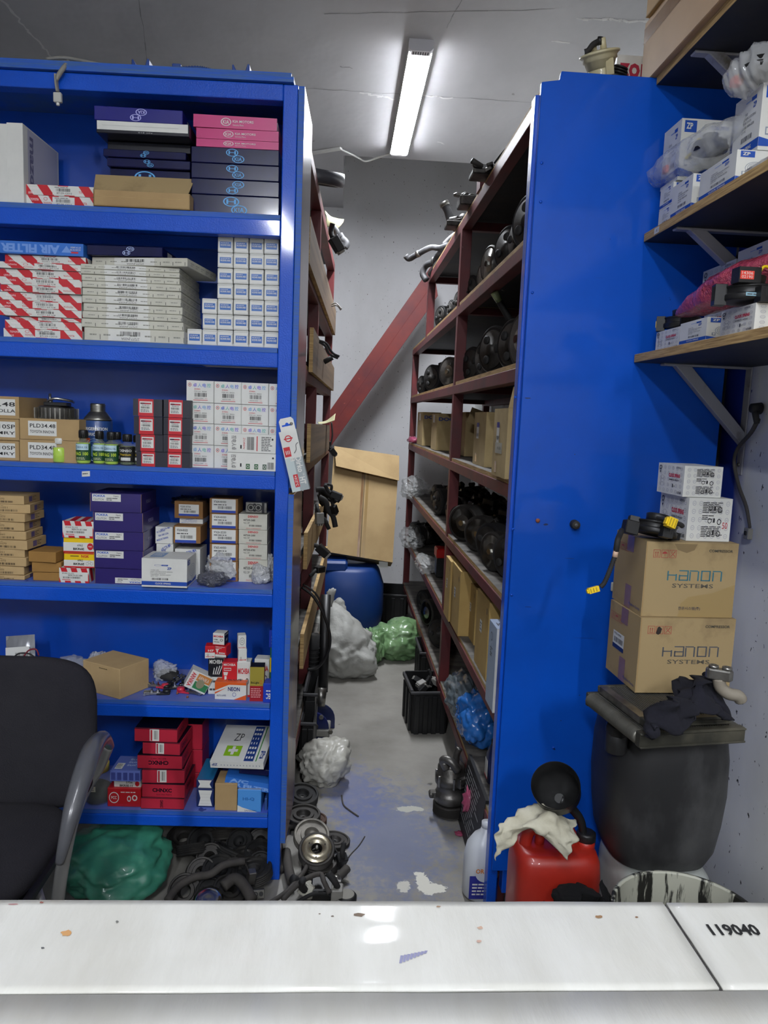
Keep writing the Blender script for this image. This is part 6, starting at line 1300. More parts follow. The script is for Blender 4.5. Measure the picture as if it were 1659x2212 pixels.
# radiators
def radiator(A, B, C, z0, th, label, ridged, name='radiator'):
    """plan corners far-left A, near-left B, near-right C at height z0"""
    u_ = V((C.x - B.x, C.y - B.y, 0)); v_ = V((A.x - B.x, A.y - B.y, 0)); w_ = u_.length; d = v_.length; X = Matrix.Translation((B.x, B.y, z0)) @ Matrix.Rotation(atan2(u_.y, u_.x), 4, 'Z')
    e = empty(name, None, M=X); AL = mat('dull_fin_aluminium', '#8A8880', .45, .6, c2='#66645C', sc=8); FRM = mat('radiator_frame_black', '#34332B', .5, c2='#5C584A', sc=7, fac=(.5, .7))
    mb = MB(); mb.box((.02, .022, .004), (w_ - .02, d - .01, th - .003), AL)
    n = int((w_ - .04) / .006)
    for k in range(n): mb.box((.022 + k * .006, .024, th - .003), (.0235 + k * .006, d - .012, th - .0015), CAST)
    mb.out('core', parent=e)
    mb = MB(); mb.box((0, 0, 0), (w_, .02, th), FRM); mb.box((0, -.004, .0), (w_, 0, .005), FRM); mb.box((0, -.004, th - .005), (w_, 0, th), FRM); mb.out('front_tank', parent=e, bevel=.002)
    mb = MB(); mb.box((0, d - .012, 0), (w_, d, th), FRM); mb.out('rear_tank', parent=e, bevel=.002)
    for xx in (0, w_ - .02):
        mb = MB(); n2 = int(d / .008)
        if ridged:
            pts = [(xx + .01, .02 + (d - .03) * k / (n2 * 2), th * .5) for k in range(n2 * 2 + 1)]; mb.tube(pts, [th * .52 if k % 2 else th * .30 for k in range(len(pts))], AL, 10, cr=False)
        else: mb.box((xx, .02, 0), (xx + .02, d - .012, th), STEEL)
        mb.out('side_tube', parent=e)
    tag(e, label, 'radiator'); return e
zr = .822
radiator(at(1303, 1492, 2, zr + .036), at(1384, 1585, 2, zr + .034), at(1612, 1572, 2, zr + .034), zr, .034, 'dark framed radiator with ridged edge, lower of two on the black drum', True)
radiator(at(1338, 1480, 2, .873), at(1392, 1556, 2, .873), at(1578, 1548, 2, .873), .8565, .0165, 'thinner silver edged radiator between carton and the dark framed one', False)
sheet('navy_rag', 'dark navy rag bunched on the radiators in front of the compressor carton', 'cloth', [
    [(1472, 1462, 1.56), (1498, 1456, 1.53), (1520, 1456, 1.52), (1540, 1475, 1.52), (1548, 1500, 1.54)],
    [(1440, 1488, 1.52), (1480, 1480, 1.49), (1515, 1480, 1.47), (1540, 1500, 1.47), (1560, 1520, 1.50)],
    [(1415, 1515, 1.50), (1455, 1512, 1.46), (1500, 1510, 1.44), (1530, 1520, 1.44), (1552, 1533, 1.47)],
    [(1388, 1535, 1.47), (1430, 1535, 1.44), (1470, 1530, 1.43), (1505, 1530, 1.43), (1515, 1540, 1.44)],
    [(1392, 1582, 1.44), (1415, 1575, 1.42), (1440, 1570, 1.42), (1470, 1560, 1.42), (1500, 1548, 1.42)]], NVC, .003, .055, 22, 2)
q = at(1548, 1512, 1, 1.455); e = empty('hose_fitting', None, M=Matrix.Translation((q.x, 1.455, q.z))); mb = MB()
mb.slab([(-.022, -.012), (.022, -.012), (.028, 0), (.022, .012), (-.022, .012), (-.028, 0)], .045, .068, STEEL); mb.out('block', parent=e, bevel=.003, M=Matrix.Rotation(-.5, 4, 'Z'))
for k in (-.012, .014):
    m2 = MB(); m2.lathe([(.010, 0), (.010, .006), (.006, .007), (.006, .003)], STEEL, 16, Matrix.Rotation(-.5, 4, 'Z') @ Matrix.Translation((k, 0, .068))); m2.out('port', parent=e)
mb = MB(); mb.tube([(0, 0, .048), (.006, 0, .028), (.022, -.004, .016), (.042, -.006, .012), (.05, -.004, .002)], .013, mat('taped_hose', '#8A8274', .6), 12); mb.out('elbow', parent=e)
tag(e, 'silver pipe fitting with two ports and bent elbow beside the navy rag', 'car part')
# stained bucket
BK2 = mat('paint_streaked_white', '#B8B8A8', .5, c2='#23231F', sc=5, fac=(.50, .56), stretch=(8, 8, 1.2))
c = at(1490, 1978, 2, .56); e = empty('bucket', (c.x, c.y, 0)); mb = MB(); mb.lathe([(.12, 0), (.142, .55)], BK2, 48, caps=False); mb.lathe([(.139, .558), (.119, .004), (0, .004)], BK2, 48, caps=False); mb.out('shell', parent=e)
mb = MB(); mb.lathe([(.139, .552), (.147, .552), (.148, .56), (.14, .561), (.139, .552)], BK2, 48, caps=False); mb.out('rim', parent=e); tag(e, 'white bucket streaked with black paint standing before the canister', 'bucket')

# ================================================================== counter
CZ = 1.0
CT = mat('white_coated_cardboard', '#C3C2BC', .5, c2='#B6B4AC', sc=5, spots=[('#A8967C', 9, .765), ('#C9A688', 3.1, .80)], coat=.35, spec=.3, det=8, bump=.35, bsc=55, stretch=(2.4, .6, 1))
e = empty('counter', (0, .3, 0)); MB().box((-1.6, -.28, .04), (1.115, .38, .985), mat('counter_body', '#8A8478', .6)).out('body', parent=e, bevel=.003); MB().box((-1.62, -.3, .9855), (1.12, .412, CZ - .0045), WHITE).out('top', parent=e, bevel=.002); tag(e, 'long counter in front of the shelves, covered with white cardboard', 'counter')
yE = .715
e = empty('cardboard_cover', (0, 0, CZ)); mb = MB(); r = random.Random(9)
yf_ = at(700, 2143, 2, CZ).y
def cov(u, v):
    x = -1.6 + u * (2.05 + .0); y = (yf_ + .002) + v * (yE - yf_ - .002 + .0015 * noise.noise(V((x * 9, 0, 0)))); return (x, y, .0006 * noise.noise(V((x * 5, y * 9, 1))))
xs1 = at(1435, 1958, 2, CZ).x; xs2 = at(1553, 2138, 2, CZ).x
def quadgrid(A, B, C, D, nu, nv):
    return lambda u, v: (A * (1 - u) * (1 - v) + B * u * (1 - v) + C * u * v + D * (1 - u) * v + V((0, .0012 * noise.noise(V((u * 23, v * 2, 3))) * v, .0008 * noise.noise(V((u * 14, v * 5, 1))))))
W0 = V((0, 0, CZ))
A = V((-1.6, yf_ + .0008, 0)); B = V((xs2, at(1553, 2138, 2, CZ).y, 0)); C = V((xs1, yE - .003, 0)); D = V((-1.6, yE + .004, 0))
mb.grid(quadgrid(A, B, C, D, 1, 1), 120, 14, CT); mb.out('main_panel', parent=e, solid=.003)
mb = MB(); mb.grid(quadgrid(V((-1.6, -.3, .0)), V((1.12, -.3, 0)), V((1.12, yf_ - .0045, 0)), V((-1.6, yf_ - .0008, 0)), 1, 1), 80, 20, CT); mb.out('near_panel', parent=e, solid=.003)
mk = MB(); fF = Face((-1, 0, .0016), (2, 0, 0), (0, 1, 0))
def cp(x, y): p = at(x, y, 2, CZ); return ((p.x + 1) / 2, p.y)
for (x, y, w_, h_, c_2) in ((143, 2020, 14, 8, '#B88A58'), (775, 1980, 16, 5, '#5A4630'), (718, 1983, 4, 2, '#4A3A2A'), (253, 1995, 4, 3, '#6A6A66'), (92, 2052, 5, 3, '#5A5A5A'), (1037, 2008, 7, 4, '#B0907A'), (1035, 2037, 6, 4, '#B09080'), (947, 1962, 6, 2, '#8A6A4A'), (1293, 1984, 10, 4, '#8A6A48'), (1375, 1985, 5, 2, '#7A5A40'), (90, 1953, 6, 2, '#8A5A50'), (30, 1957, 12, 1.5, '#A07070'), (690, 1978, 3, 1.5, '#5A4A3A')):
    pts = [cp(x + w_ * cos(t) * r.uniform(.6, 1.1), y + h_ * sin(t) * r.uniform(.6, 1.1)) for t in [k * 2 * pi / 11 for k in range(11)]]; mk.poly(fF, pts[::-1], ink(c_2))
for k in range(8):
    a_, b_ = cp(862 + k * 7.5, 2085 - k * 3), cp(865 + k * 7.5, 2068 - k * 1.5); mk.poly(fF, [a_, (a_[0] + .0012, a_[1]), (b_[0] + .0014, b_[1]), b_], ink('#7A7A9A'))
mk.out('stain', parent=e)['kind'] = 'stuff'
tag(e, 'stained white cardboard sheet lying over the counter, folded near its edge', 'cardboard')
e = empty('cardboard_flap', (0, 0, CZ)); mb = MB(); g_ = .004
A = V((xs2 + g_, B.y - .0005, 0)); Bb = V((1.12, B.y - .003, 0)); Cc = V((1.12, yE - .006, 0)); Dd = V((xs1 + g_, yE - .004, 0))
mb.grid(quadgrid(A, Bb, Cc, Dd, 1, 1), 40, 14, CT); mb.out('panel', parent=e, solid=.003)
mb = MB(); F2 = Face((0, 0, .0018), (1, 0, 0), (0, 1, 0)); c0, c1 = at(1541, 2026, 2, CZ), at(1627, 2000, 2, CZ); mb.text(F2, '119040', c0.x, c0.y, c1.x, at(1620, 2001, 2, CZ).y, ink('#1A1A1A'), bold=.03); mb.out('number', parent=e)
mb = MB(); mb.add([C + V((0, 0, -.001)), Dd + V((-.0006, 0, -.001)), A + V((-.001, 0, -.001)), B + V((0, 0, -.001))], [(0, 1, 2, 3)], ink('#2C2A2A')); mb.out('cut_edge', parent=e)
tag(e, 'white cardboard piece numbered 119040 beside the slanting cut on the counter', 'cardboard')

# ================================================================== office chair
FAB = mat('charcoal_chair_fabric', '#2B2A2E', .95, c2='#242328', sc=4, bump=.8, bsc=260, spec=.2)
ARM = mat('grey_armrest_plastic', '#55565A', .3, c2='#4A4B4F', sc=7, coat=.3); TUBE = mat('satin_silver_tube', '#A8A8A6', .35, .7)
xr = at(207, 1540, 1, 1.86).x; ztp = at(100, 1420, 1, 1.86).z; e = empty('office_chair', (xr - .24, 1.65, 0)); O = V((xr - .24, 1.65, 0))
def rel(*p): return V(p) - O
mb = MB()
def backf(u, v):
    pass
def cushion(cx, cz_, hw_, hh, yc, th, ex=4.5, lean=0, n=44, m=FAB, horiz=False, curve=0):
    """padded cushion: rounded outline, domed face"""
    vs = []; mbq = MB(); rings = [(0, -1), (.35, -1), (.6, -.98), (.8, -.9), (.92, -.7), (.985, -.35), (1, 0), (.985, .5), (.9, .9), (.5, 1), (0, 1)]
    for (s_, k) in rings:
        for i in range(n):
            t = 2 * pi * i / n; c_, s2 = cos(t), sin(t); x = hw_ * s_ * math.copysign(abs(c_) ** (2 / ex), c_); z = hh * s_ * math.copysign(abs(s2) ** (2 / ex), s2)
            y = k * th + curve * (x / hw_) ** 2
            vs.append((cx + x, yc + y - lean * z * -1, cz_ + z) if not horiz else (cx + x, yc + z, cz_ - k * th - curve * (z / hh) ** 2))
    fs = [(j * n + i, j * n + (i + 1) % n, (j + 1) * n + (i + 1) % n, (j + 1) * n + i) for j in range(len(rings) - 1) for i in range(n)]
    mbq.add(vs, fs, m, True); return mbq
zb_ = .47; cushion(0, (ztp + zb_) / 2, .245, (ztp - zb_) / 2, .20, .032, lean=.06, curve=-.0).out('backrest', parent=e)
cushion(-.015, .475, .225, .22, -.0, .04, ex=3.2, horiz=True, curve=.02).out('seat', parent=e)
MB().box((-.2, -.19, .40), (.2, .19, .436), BKM).out('seat_pan', parent=e, bevel=.01)
def cr_(pts, Y=None): return [rel(*at(x, y, 1, Yv)) for x, y, Yv in pts]
mb = MB(); mb.tube(cr_([(238, 1612, 1.80), (222, 1594, 1.72), (200, 1618, 1.62), (180, 1672, 1.53), (158, 1742, 1.47), (140, 1815, 1.44), (128, 1866, 1.43)]), [.010, .017, .022, .022, .0185, .013, .008], ARM, 14); mb.out('armrest', parent=e)
p1 = cr_([(176, 1700, 1.53), (152, 1790, 1.48), (134, 1880, 1.47), (124, 1950, 1.48), (118, 2010, 1.50)]); mb = MB(); mb.tube(p1 + [p1[-1] + V((-.03, .05, -.05)), V((.16, 0, .405))], .0135, TUBE, 12); mb.out('arm_tube', parent=e)
p2 = cr_([(236, 1610, 1.80), (215, 1660, 1.84), (180, 1720, 1.86)]); mb = MB(); mb.tube(p2 + [V((.19, .16, .42))], .012, TUBE, 10); mb.out('rear_arm_tube', parent=e)
mb = MB(); mb.tube([(-.24, .1, .66), (-.26, 0, .68), (-.26, -.12, .62), (-.25, -.18, .5), (-.17, 0, .41)], .018, ARM, 12); mb.out('far_armrest', parent=e)
mb = MB(); mb.tube([(0, .22, .6), (0, .25, .5), (0, .2, .41), (0, .1, .395)], .022, BKM, 10, flat=.4); mb.out('back_support', parent=e)
mb = MB(); mb.cyl((0, 0, .1), (0, 0, .4), .025, BKM, 16); mb.out('gas_column', parent=e)
for k in range(5):
    an = 2 * pi * k / 5 + .3; mb = MB(); mb.tube([(0, 0, .1), (cos(an) * .15, sin(an) * .15, .095), (cos(an) * .27, sin(an) * .27, .07)], [.024, .018, .013], BKM, 8); ft = mb.out('foot', parent=e)
    mb = MB(); c_ = V((cos(an) * .27, sin(an) * .27, .028)); mb.cyl(c_ + V((-sin(an), cos(an), 0)) * -.02, c_ + V((-sin(an), cos(an), 0)) * .02, .027, BKM, 18); mb.out('caster', parent=ft)
tag(e, 'charcoal fabric office chair with curved grey armrest in front of the shelves', 'chair')
# ================================================================== compressors and cartons in the racks
use(WORLD)
def compressor(kind):
    """air conditioning compressor lying on its side: pulley at y=0, body behind"""
    e = bpy.data.objects.new('compressor', None); COL.objects.link(e)
    X = Matrix.Translation((0, 0, .062)) @ Matrix.Rotation(-pi / 2, 4, 'X'); bodym = (CASTD, CAST, CASTD)[kind]; pm = (BKR, DUSTY, BKM)[kind]
    mb = MB(); pr = [(.03, .006), (.056, .006), (.061, .010)]
    for k in range(7): pr += [(.0605, .012 + k * .0042), (.056, .014 + k * .0042)]
    pr += [(.061, .043), (.055, .047), (.04, .047)]; mb.lathe(pr, pm, 36, X, smooth=False); pu = mb.out('pulley', parent=e)
    mb = MB()
    if kind == 1: mb.lathe([(.0, .004), (.022, .004), (.03, .008), (.044, .009), (.05, .006)], STEEL, 32, X); mb.lathe([(0, -.004), (.010, -.004), (.010, .004)], CHROME, 6, X, smooth=False)
    else:
        mb.lathe([(0, -.004), (.012, -.004), (.013, .001), (.047, .003), (.05, .006)], CASTD if kind == 2 else DUSTY, 32, X)
        for k in range(3):
            a = 2 * pi * k / 3; c = Matrix.Translation((.029 * cos(a), .029 * sin(a), 0)); mb.lathe([(.011, .002), (.011, -.003), (.008, -.005), (0, -.005)], BKR, 14, X @ c)
    mb.out('clutch_plate', parent=pu)
    mb = MB(); mb.lathe([(.045, .05), (.056, .055), (.056, .085), (.05, .09), (.05, .12), (.057, .124), (.057, .15), (.05, .156), (.05, .185), (.04, .195), (0, .195)], bodym, 26, X)
    for k in range(6): a = 2 * pi * k / 6; mb.lathe([(.006, .12), (.006, .16), (0, .161)], STEEL, 6, X @ Matrix.Translation((.055 * cos(a), .055 * sin(a), 0)), smooth=False)
    mb.out('body', parent=e)
    for (a, y) in ((.6, .075), (2.5, .075), (-.7, .15)):
        mb = MB(); mb.box((.045, -.012, y - .012), (.075, .012, y + .012), bodym, X=X @ Matrix.Rotation(a, 4, 'Z')); mb.cyl(tuple((X @ Matrix.Rotation(a, 4, 'Z')) @ V((.07, -.016, y))), tuple((X @ Matrix.Rotation(a, 4, 'Z')) @ V((.07, .016, y))), .009, bodym, 10); mb.out('mounting_lug', parent=e, bevel=.002)
    mb = MB(); mb.box((-.022, .13, .11), (.022, .165, .135), bodym); 
    for sx in (-.011, .011): mb.cyl((sx, .147, .135), (sx, .147, .139), .008, BKM, 12)
    mb.out('port_block', parent=e, bevel=.003); return e
PROTO = [compressor(k) for k in range(3)]; USED = [False] * 3
def comp(kind, x, y, z, yaw, label, group, s=1.0, roll=0, pitch=0):
    M = FR @ Matrix.Translation((x, y, z)) @ Matrix.Rotation(yaw, 4, 'Z') @ Matrix.Rotation(pitch, 4, 'X') @ Matrix.Translation((0, 0, .062 * s)) @ Matrix.Rotation(roll, 4, 'Y') @ Matrix.Scale(s, 4) @ Matrix.Translation((0, 0, -.062))
    if not USED[kind]: USED[kind] = True; o = PROTO[kind]; o.matrix_world = M; tag(o, label, 'compressor', group)
    else: o = dup(PROTO[kind], M, label, group, 'compressor')
    return o
LV = [z + .0165 for z in RZ]; r = random.Random(5)
def row(pts, lvl, where, x0=.545, yaw0=-72, dz=0):
    """compressors whose pulleys the photograph shows at pixels (x, y)"""
    n = len(pts)
    for i, (px_, py_, kind, s) in enumerate(pts):
        p = at(px_, py_, 0, x0); p.y = min(p.y, 5.35 + .1 * i); lb = {0: 'black grooved pulley', 1: 'bright steel hub', 2: 'black plate'}[kind]
        pos = 'farthest in' if i == 0 else ('nearest the blue board' if i == n - 1 else ORD[i] + ' from the far end')
        if n == 1: pos = 'alone'
        comp(kind, x0 + r.uniform(-.01, .02), p.y, LV[lvl] + dz, radians(yaw0 + r.uniform(-9, 9)), 'compressor with %s, %s, %s' % (lb, where, pos), 'compressors, ' + where, s * 1.17, r.uniform(0, 6))
row([(1010, 625, 0, .85), (1034, 598, 1, .95), (1056, 575, 1, 1), (1084, 550, 0, 1.12), (1108, 528, 2, 1.0), (1124, 508, 1, 1.05), (1136, 496, 0, 1.2)], 0, 'rack top shelf')
row([(950, 682, 2, .9), (966, 668, 0, .8), (978, 660, 2, .9)], 0, 'top shelf beyond the post')
row([(1004, 792, 0, 1.1), (1030, 785, 0, 1.15), (1060, 770, 2, 1.25), (1088, 755, 2, 1.25), (1115, 735, 1, 1.2)], 1, 'rack second shelf')
row([(910, 832, 0, .9), (932, 822, 0, 1.15), (966, 800, 1, 1.1)], 1, 'second shelf beyond the post', yaw0=-62)
row([(986, 1130, 1, .95), (1000, 1145, 1, 1.15), (1022, 1172, 1, 1.05), (1042, 1190, 0, 1.05), (1062, 1215, 1, 1.0), (1078, 1235, 0, 1.1)], 3, 'rack fourth shelf', yaw0=-55)
row([(1002, 1100, 2, 1), (1035, 1110, 2, 1), (1066, 1130, 1, 1)], 3, 'fourth shelf back row', x0=.74, yaw0=-40)
row([(928, 1095, 0, 1.0), (944, 1100, 0, 1.05), (962, 1112, 2, 1.0)], 3, 'fourth shelf beyond the post')
row([(905, 1345, 0, 1), (918, 1358, 1, 1.15), (938, 1385, 0, 1.1)], 5, 'lowest shelf beyond the post', yaw0=-60)
row([(880, 1235, 2, 1), (893, 1265, 0, 1)], 4, 'fifth shelf far corner')
comp(0, .60, 5.42, LV[1], radians(-100), 'compressor seen through the gap below the sloping beam', 'compressors, rack second shelf', 1.1)
o = comp(1, at(975, 1700, 1, 2.62).x, 2.66, 0.195, 0, 'dusty compressor standing upright on its pulley in the aisle', None, 1.12, 0, pitch=0)
o.matrix_world = Matrix.Translation((at(975, 1700, 1, 2.64).x, 2.66, -.0)) @ Matrix.Rotation(.6, 4, 'Z') @ Matrix.Rotation(radians(90), 4, 'X') @ Matrix.Scale(1.05, 4) @ Matrix.Translation((0, .004, -.062)); o['group'] = 'loose compressor'; del o['group']
# pipes of that compressor
c0 = o.matrix_world.translation; q = at(975, 1665, 1, 2.64)
mb = MB(); mb.tube([(q.x - .02, 2.63, .2), (q.x - .035, 2.63, .235), (q.x - .01, 2.61, .24), (q.x + .02, 2.60, .205)], .016, CAST, 12); mb.tube([(q.x + .02, 2.66, .18), (q.x + .02, 2.66, .24), (q.x + .03, 2.66, .27)], .013, CAST, 12); oo = mb.out('pipe_elbow'); tag(oo, 'cast pipe elbows resting on the upright compressor in the aisle', 'pipe')
# pink film scraps
PK = mat('pink_film', '#B05070', .2, alpha=.75, coat=.5, bump=3, bsc=40)
bag('plastic_scrap', 'pink plastic scrap beside the upright compressor', 'bag', tuple(at(1012, 1730, 1, 2.5) - V((0, 0, .04))), (.028, .03, .05), PK, 3, .5, 9, sub=3)
bag('plastic_scrap', 'small pink plastic scrap lying on the floor by the dark printed board', 'bag', tuple(at(992, 1803, 2, 0)), (.018, .02, .006), PK, 5, .5, 9, sub=3)
RCARD = mat('pale_worn_cardboard', '#B8A274', .8, c2='#A08A5E', sc=5, spots=[('#7A6848', 8, .7)], bump=.1, bsc=70)
def scuff(mb, F): mb.rect(F['left'], .25, .5, .45, .8, WHITE, .0008); mb.rect(F['left'], .25, .72, .45, .8, ink('#3A3A90'), .001); mb.bars(F['left'], .27, .54, .43, .6, k=.0012); mb.rect(F['left'], .2, .05, .35, .22, TAPE, .0006)
def doo(mb, F): mb.text(F['front'], 'DOO', .08, .8, .85, .9, ink('#2A3A80'), bold=.05); mb.rect(F['left'], .3, .75, .6, .96, WHITE, .0008)
def flaps(o, w_, d, h, ang=65, l=.09):
    pass
g = 'old brown cartons on the third rack shelf'
for i, (xf, xn, yb, yt, X, w_, dc, lb) in enumerate(((900, 911, 962, 890, .53, .12, doo, 'carton with blue letters farthest along the third rack shelf'), (930, 941, 970, 893, .535, .12, doo, 'carton with blue letters just beyond the rack post'), (970, 978, 978, 893, .57, .12, None, 'plain carton half hidden by the rack post'),
        (992, 1002, 985, 890, .60, .12, None, 'shaded carton right inside the near bay of the third rack shelf'), (1020, 1045, 1006, 890, .54, .10, scuff, 'worn carton with white label in the middle of the near bay'), (1046, 1058, 1008, 893, .60, .10, None, 'narrow worn carton between two labelled ones'))):
    lbox('parts_carton', lb, 'box', xf, xn, yb, yt, X / .964, LV[2], w_, RCARD, dc, g)
o = lbox('parts_carton', 'tall open carton with purple topped label nearest the blue board', 'box', 1061, 1090, 1028, 882, .497 / .964, LV[2], .13, RCARD, lambda mb, F: (scuff(mb, F), mb.rect(F['left'], .2, .34, .7, .5, ink('#B0AEA0'), .0008), mb.text(F['left'], '4 6 128', .35, .4, .6, .44, ink('#333333'), k=.001)), g)
p = o.matrix_world.translation; hh = HT[o.name]
for k, (a0, a1, nm) in enumerate((((-.065, 0), (-.03, .03), 'near'), ((.0, .03), (.065, .0), 'far'))):
    mb = MB(); x0 = p.x + a0[0]; x1 = p.x + a1[0]; mb.add([(x0, p.y + .004, p.z + hh), (x1, p.y + .004, p.z + hh), (x1 - .0, p.y + .04, p.z + hh + .07), (x0 + .02, p.y + .04, p.z + hh + .065)], [(0, 1, 2, 3)], CARD_OLD)
    fo = mb.out('flap', parent=o, M=o.matrix_world.inverted() if False else Matrix.Translation(-p), solid=.003)
o = MB().box((.0, .0, 0), (.10, .004, .07), CARD_OLD).out('carton_flap', M=Matrix.Translation((.575, at(1010, 880, 0, .575).y, LV[2] + .17)) @ Matrix.Rotation(radians(18), 4, 'Y')); 
tag(o, 'loose brown flap sticking out above the shaded carton', 'cardboard')
# fifth shelf flat cartons
g = 'flat brown cartons on the fifth rack shelf'
def lab(mb, F): mb.rect(F['left'], .35, .5, .52, .66, WHITE, .0008); mb.lines(F['left'], .37, .52, .5, .64, n=3, words=2, k=.001); mb.rect(F['left'], .82, .82, .88, .9, ink('#6A5430'), .0008)
FL = mat('flat_carton_yellow', '#BC9E60', .75, c2='#AA8C50', sc=4)
for (xf, xn, yb, yt, X, w_, lb) in ((957, 968, 1338, 1205, .497, .09, 'flat brown carton farthest along the fifth rack shelf, in front of the post'), (970, 988, 1376, 1225, .505, .10, 'flat brown carton with torn upper edge beside the farthest one'), (1004, 1022, 1400, 1265, .55, .12, 'recessed brown carton between the two pairs'), (1021, 1048, 1470, 1290, .52, .12, 'large flat brown carton next to the white and blue one')):
    lbox('flat_carton', lb, 'box', xf, xn, yb, yt, X / .964, LV[4], w_, FL, lab, g)
lbox('flat_carton', 'white and pale blue carton with car emblem at the blue board, fifth rack shelf', 'box', 1047, 1064, 1524, 1345, .488 / .964, LV[4], .10, mat('pale_blue_card', '#A8B8CC', .4, c2='#8C9CBC', sc=2), lambda mb, F: (mb.rect(F['front'], 0, 0, 1, 1, WHITE, .0003), mb.ring(F['front'], .9, .6, .3, .06, BLACKC, .3), mb.text(F['front'], 'GLOBAL', .3, .08, .9, .11, ink('#333344')), mb.ring(F['left'], .4, .84, .14, .05, ink('#4A4A5A'), .15), mb.text(F['top'], 'KIA', .1, .3, .6, .6, ink('#333344')), mb.lines(F['left'], .3, .6, .6, .72, n=4, words=2)), g)
# battery box
p = at(942, 1250, 0, .56); e = empty('car_battery', (.56, p.y, LV[4])); MB().box((0, 0, 0), (.14, .11, .12), BKM).out('case', parent=e, bevel=.004); mb = MB(); mb.box((-.004, -.004, .11), (.144, .114, .165), mat('bright_red_plastic', '#C81E18', .4)); mb.out('red_cover', parent=e, bevel=.006); MB().box((-.0012, .02, .02), (0, .09, .1), ink('#28406A')).out('label', parent=e); tag(e, 'black battery with red cover beyond the flat cartons', 'battery')
# film bags hanging over the rack edges
for (px_, Xc, lv, rad, sd, lb) in (((895, 1045), .53, 3, (.10, .22, .075), 1, 'crumpled clear bag spilling over the fourth rack shelf'), ((888, 1075), .50, 3, (.07, .14, .05), 4, 'second crumpled clear bag hanging lower at the fourth rack shelf'), ((890, 1165), .52, 4, (.09, .28, .07), 7, 'crumpled clear bag at the far corner of the fifth rack shelf'), ((925, 1190), .53, 4, (.08, .16, .055), 9, 'small crumpled clear bag beside the battery')):
    p = at(px_[0], px_[1], 0, Xc); bag('plastic_bag', lb, 'bag', (Xc, p.y, LV[lv] if lb[0] != 's' or lv == 4 else LV[lv] - .02), rad, FILM2, sd, .3, 6, group='clear bags on the rack')
p = at(893, 945, 0, .52); bag('plastic_bag', 'small clear and pink bag at the far end of the third rack shelf', 'bag', (.52, p.y, LV[2]), (.05, .1, .03), PK, 8, .4, 9, sub=3)
GB = mat('grey_bag_film', '#5C666C', .28, c2='#4C565C', sc=6, coat=.4, bump=1.5, bsc=20); BB = mat('blue_bag_film', '#2E70C0', .25, c2='#2260A8', sc=6, coat=.5, alpha=.95, bump=1.5, bsc=22)
p = at(1008, 1530, 0, .57); bag('bin_bag', 'grey plastic bag bulging over the lowest rack shelf', 'bag', (.555, p.y, LV[5]), (.085, .20, .105), GB, 3, .3, 6)
p = at(1043, 1610, 0, .60); bag('bin_bag', 'blue plastic bag behind the edge of the blue board', 'bag', (.575, p.y + .0, LV[5]), (.10, .15, .115), BB, 12, .3, 6)
lbox('grey_box', 'dusty grey cardboard box above the grey bag', 'box', 1014, 1030, 1505, 1462, .66 / .964, LV[5], .12, mat('dusty_grey_card', '#8E8C86', .8, c2='#6E6C66', sc=9), None, dz=.16)
p = at(1060, 1690, 0, .56); e = empty('oil_bottle', (.57, p.y + .01, LV[5])); mb = MB(); loft(mb, [(0, .025, .035), (.09, .026, .036), (.12, .018, .02), (.13, .014, .014)], mat('navy_bottle', '#18285A', .35)); mb.out('bottle_body', parent=e); mb = MB(); mb.box((-.0275, -.02, .02), (-.0265, .02, .08), WHITE); mb.box((-.0278, -.022, .015), (-.0272, .022, .02), REDC); mb.out('label', parent=e); MB().cyl((0, 0, .13), (0, 0, .15), .014, BKM, 12).out('cap', parent=e); tag(e, 'dark blue bottle with red framed label at the blue board, lowest rack shelf', 'bottle')
# taped tube above second shelf
a, b = at(1070, 635, 0, .54), at(1105, 700, 0, .62); e = empty('wrapped_tube', tuple(a)); mb = MB(); mb.tube([V((0, 0, 0)), (b - a) * .5, b - a + V((.03, -.05, -.06))], .012, BKR, 10); mb.out('tube', parent=e); mb = MB(); mb.tube([V((-.004, 0, .006)), (b - a) * .22], [.015, .013], mat('olive_film', '#8A9468', .25, coat=.6, bump=3, bsc=60), 12); mb.out('film_wrap', parent=e); tag(e, 'black tube with greenish film over its end rising from the second rack shelf', 'tube')
# parts lying on top of the rack
zt = 2.413; HO = mat('grey_hose_rubber', '#3C3C3E', .6, c2='#6A6A6C', sc=10, fac=(.5, .7))
def P0(x, y, Y): return at(x, y, 1, Y)
def hose(pts, rad, label, m=None, cat='hose', group=None, name='hose', clamps=()):
    e = empty(name, tuple(pts[0])); o = V(pts[0]); mb = MB(); mb.tube([V(p) - o for p in pts], rad, m or HO, 10); mb.out('tube', parent=e)
    for k in clamps:
        a = V(pts[k]) - o; d = (V(pts[k + 1]) - V(pts[k])).normalized(); q = MB(); rr = (rad[k] if isinstance(rad, list) else rad) * 1.15; q.cyl(a, a + d * .02, rr, STEEL, 14); q.out('clamp', parent=e)
    tag(e, label, cat, group); return e
hose([P0(958, 437, 3.9), P0(967, 455, 3.9), P0(975, 478, 3.9), P0(988, 492, 3.85), P0(1010, 500, 3.7)], [.022, .02, .022, .026, .026], 'bent grey hose standing up from the rack top', clamps=(0,))
hose([P0(876, 552, 4.55), P0(884, 559, 4.55), P0(900, 550, 4.5), P0(930, 535, 4.45), P0(950, 536, 4.4), P0(968, 530, 4.35)], .017, 'long hose with curled end reaching out over the aisle from the rack top', clamps=(2,))
hose([P0(962, 528, 4.45), P0(975, 515, 4.4), P0(985, 508, 4.3)], .02, 'short light hose stub near the post on the rack top', mat('light_hose', '#8A8A8C', .5))
